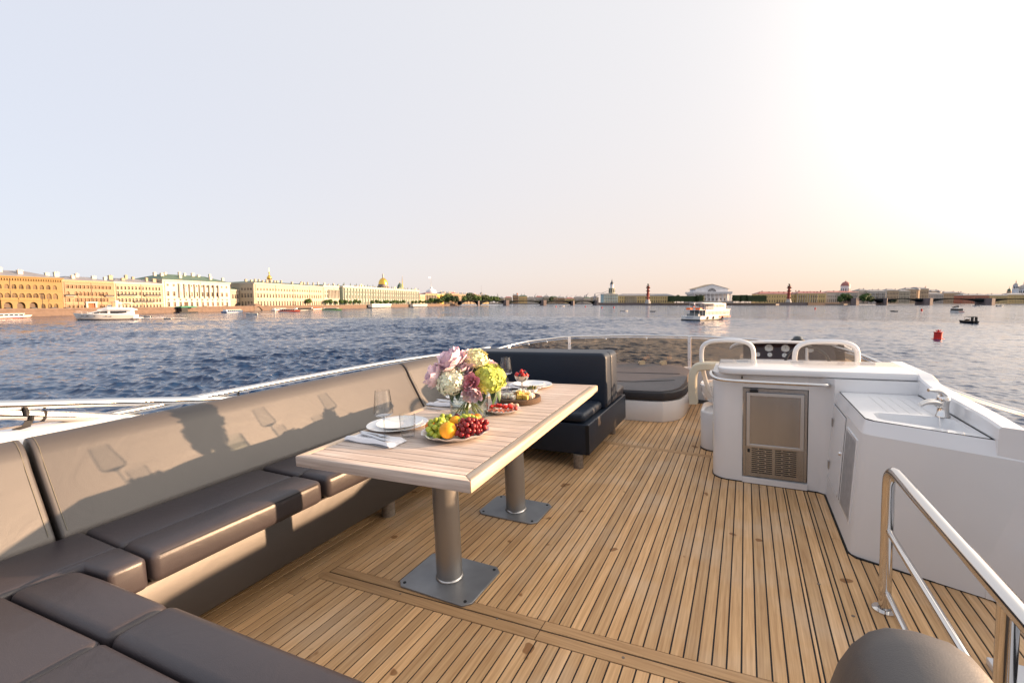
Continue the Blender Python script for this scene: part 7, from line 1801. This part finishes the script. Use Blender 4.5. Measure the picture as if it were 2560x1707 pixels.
# ---- coupe of berries, olive bowl
KX, KY = -1.448, 2.945
M_silver = mat('polished_silver', (.70, .67, .62), .08, metal=1.0)
on_table('silver_coupe', MB().lathe([(0, .0), (.036, .0), (.036, .003), (.012, .006), (.005, .014), (.0045, .068), (.010, .072), (.030, .080), (.047, .098), (.054, .122), (.0525, .122), (.045, .100), (.028, .0835), (0, .079)], 36).mesh('silver_coupe', M_silver, True), 'silver stemmed coupe filled with strawberries and blueberries', 'coupe', KX, KY)
M_straw = mat('strawberry_red', (.60, .02, .015), .3, var=.2, scale=120, bump=.3, bscale=500, sss=.15); M_blue = mat('blueberry_skin', (.018, .024, .05), .5)
sb_ = MB().lathe([(0, -.021), (.008, -.016), (.0145, -.002), (.0155, .006), (.011, .013), (0, .015)], 14).mesh('strawberry', M_straw, True)
bb_ = MB().ball((0, 0, 0), .0095, 12).mesh('blueberry', M_blue, True)
for dx, dy, dz, w in ((-.034, -.012, .128, 'at the left rim'), (-.016, -.028, .126, 'at the front left'), (.022, -.02, .128, 'at the front right'), (.0, .0, .148, 'on top of the heap'), (.040, .0, .124, 'at the right rim'), (.012, .02, .138, 'at the back')):
    o = on_table('strawberry', sb_, 'red strawberry %s of the silver coupe' % w, 'strawberry', KX + dx, KY + dy, dz); o.rotation_euler = (math.pi + dx * 12, dy * 10, 0)
for dx, dy, dz, w in ((.0, -.036, .127, 'at the front'), (-.022, .008, .142, 'at the upper left'), (.024, .010, .146, 'at the upper right'), (.036, -.006, .138, 'right beside the top strawberry'), (.02, -.008, .142, 'in the middle'), (-.03, .02, .13, 'at the back left')):
    on_table('blueberry', bb_, 'dark blueberry %s of the silver coupe' % w, 'blueberry', KX + dx, KY + dy, dz)
OX, OY = -1.372, 2.952
on_table('olive_bowl', MB().lathe([(0, 0), (.026, 0), (.028, .003), (.042, .024), (.044, .028), (.0425, .028), (.036, .018), (.024, .006), (0, .006)], 32, sx=1.1).mesh('olive_bowl', M_por, True), 'little white bowl of green olives before the far plate', 'bowl', OX, OY)
on_table('bowl_handle', MB().loft([[(.044, -.010, .024), (.044, .010, .024), (.044, .010, .028), (.044, -.010, .028)], [(.066, -.008, .034), (.066, .008, .034), (.066, .008, .037), (.066, -.008, .037)]]).mesh('spout', M_por, fix=True), 'white lip of the olive bowl pointing right', 'bowl lip', OX, OY)
ol = MB().ball((0, 0, 0), .0098, 12, 1, 1, 1.15).mesh('olive', M_oliv, True)
for k, (dx, dy, dz) in enumerate(((-.026, -.012, .027), (-.008, -.022, .026), (.012, -.018, .027), (.026, -.006, .027), (-.014, .004, .036), (.006, .0, .040), (.022, .010, .036), (-.026, .014, .029), (.0, .020, .034))):
    on_table('olive', ol, '%s olive in the little white bowl' % ['left front', 'front', 'right front', 'rightmost', 'upper left', 'topmost', 'upper right', 'left back', 'back'][k], 'olive', OX + dx, OY + dy, dz, 0, 'green olives in the bowl')
# one bird far off over the water

FRAME['boat'] = False
bpy.context.view_layer.update()
for o in BOATTOP:
    o.matrix_basis = BM @ o.matrix_basis
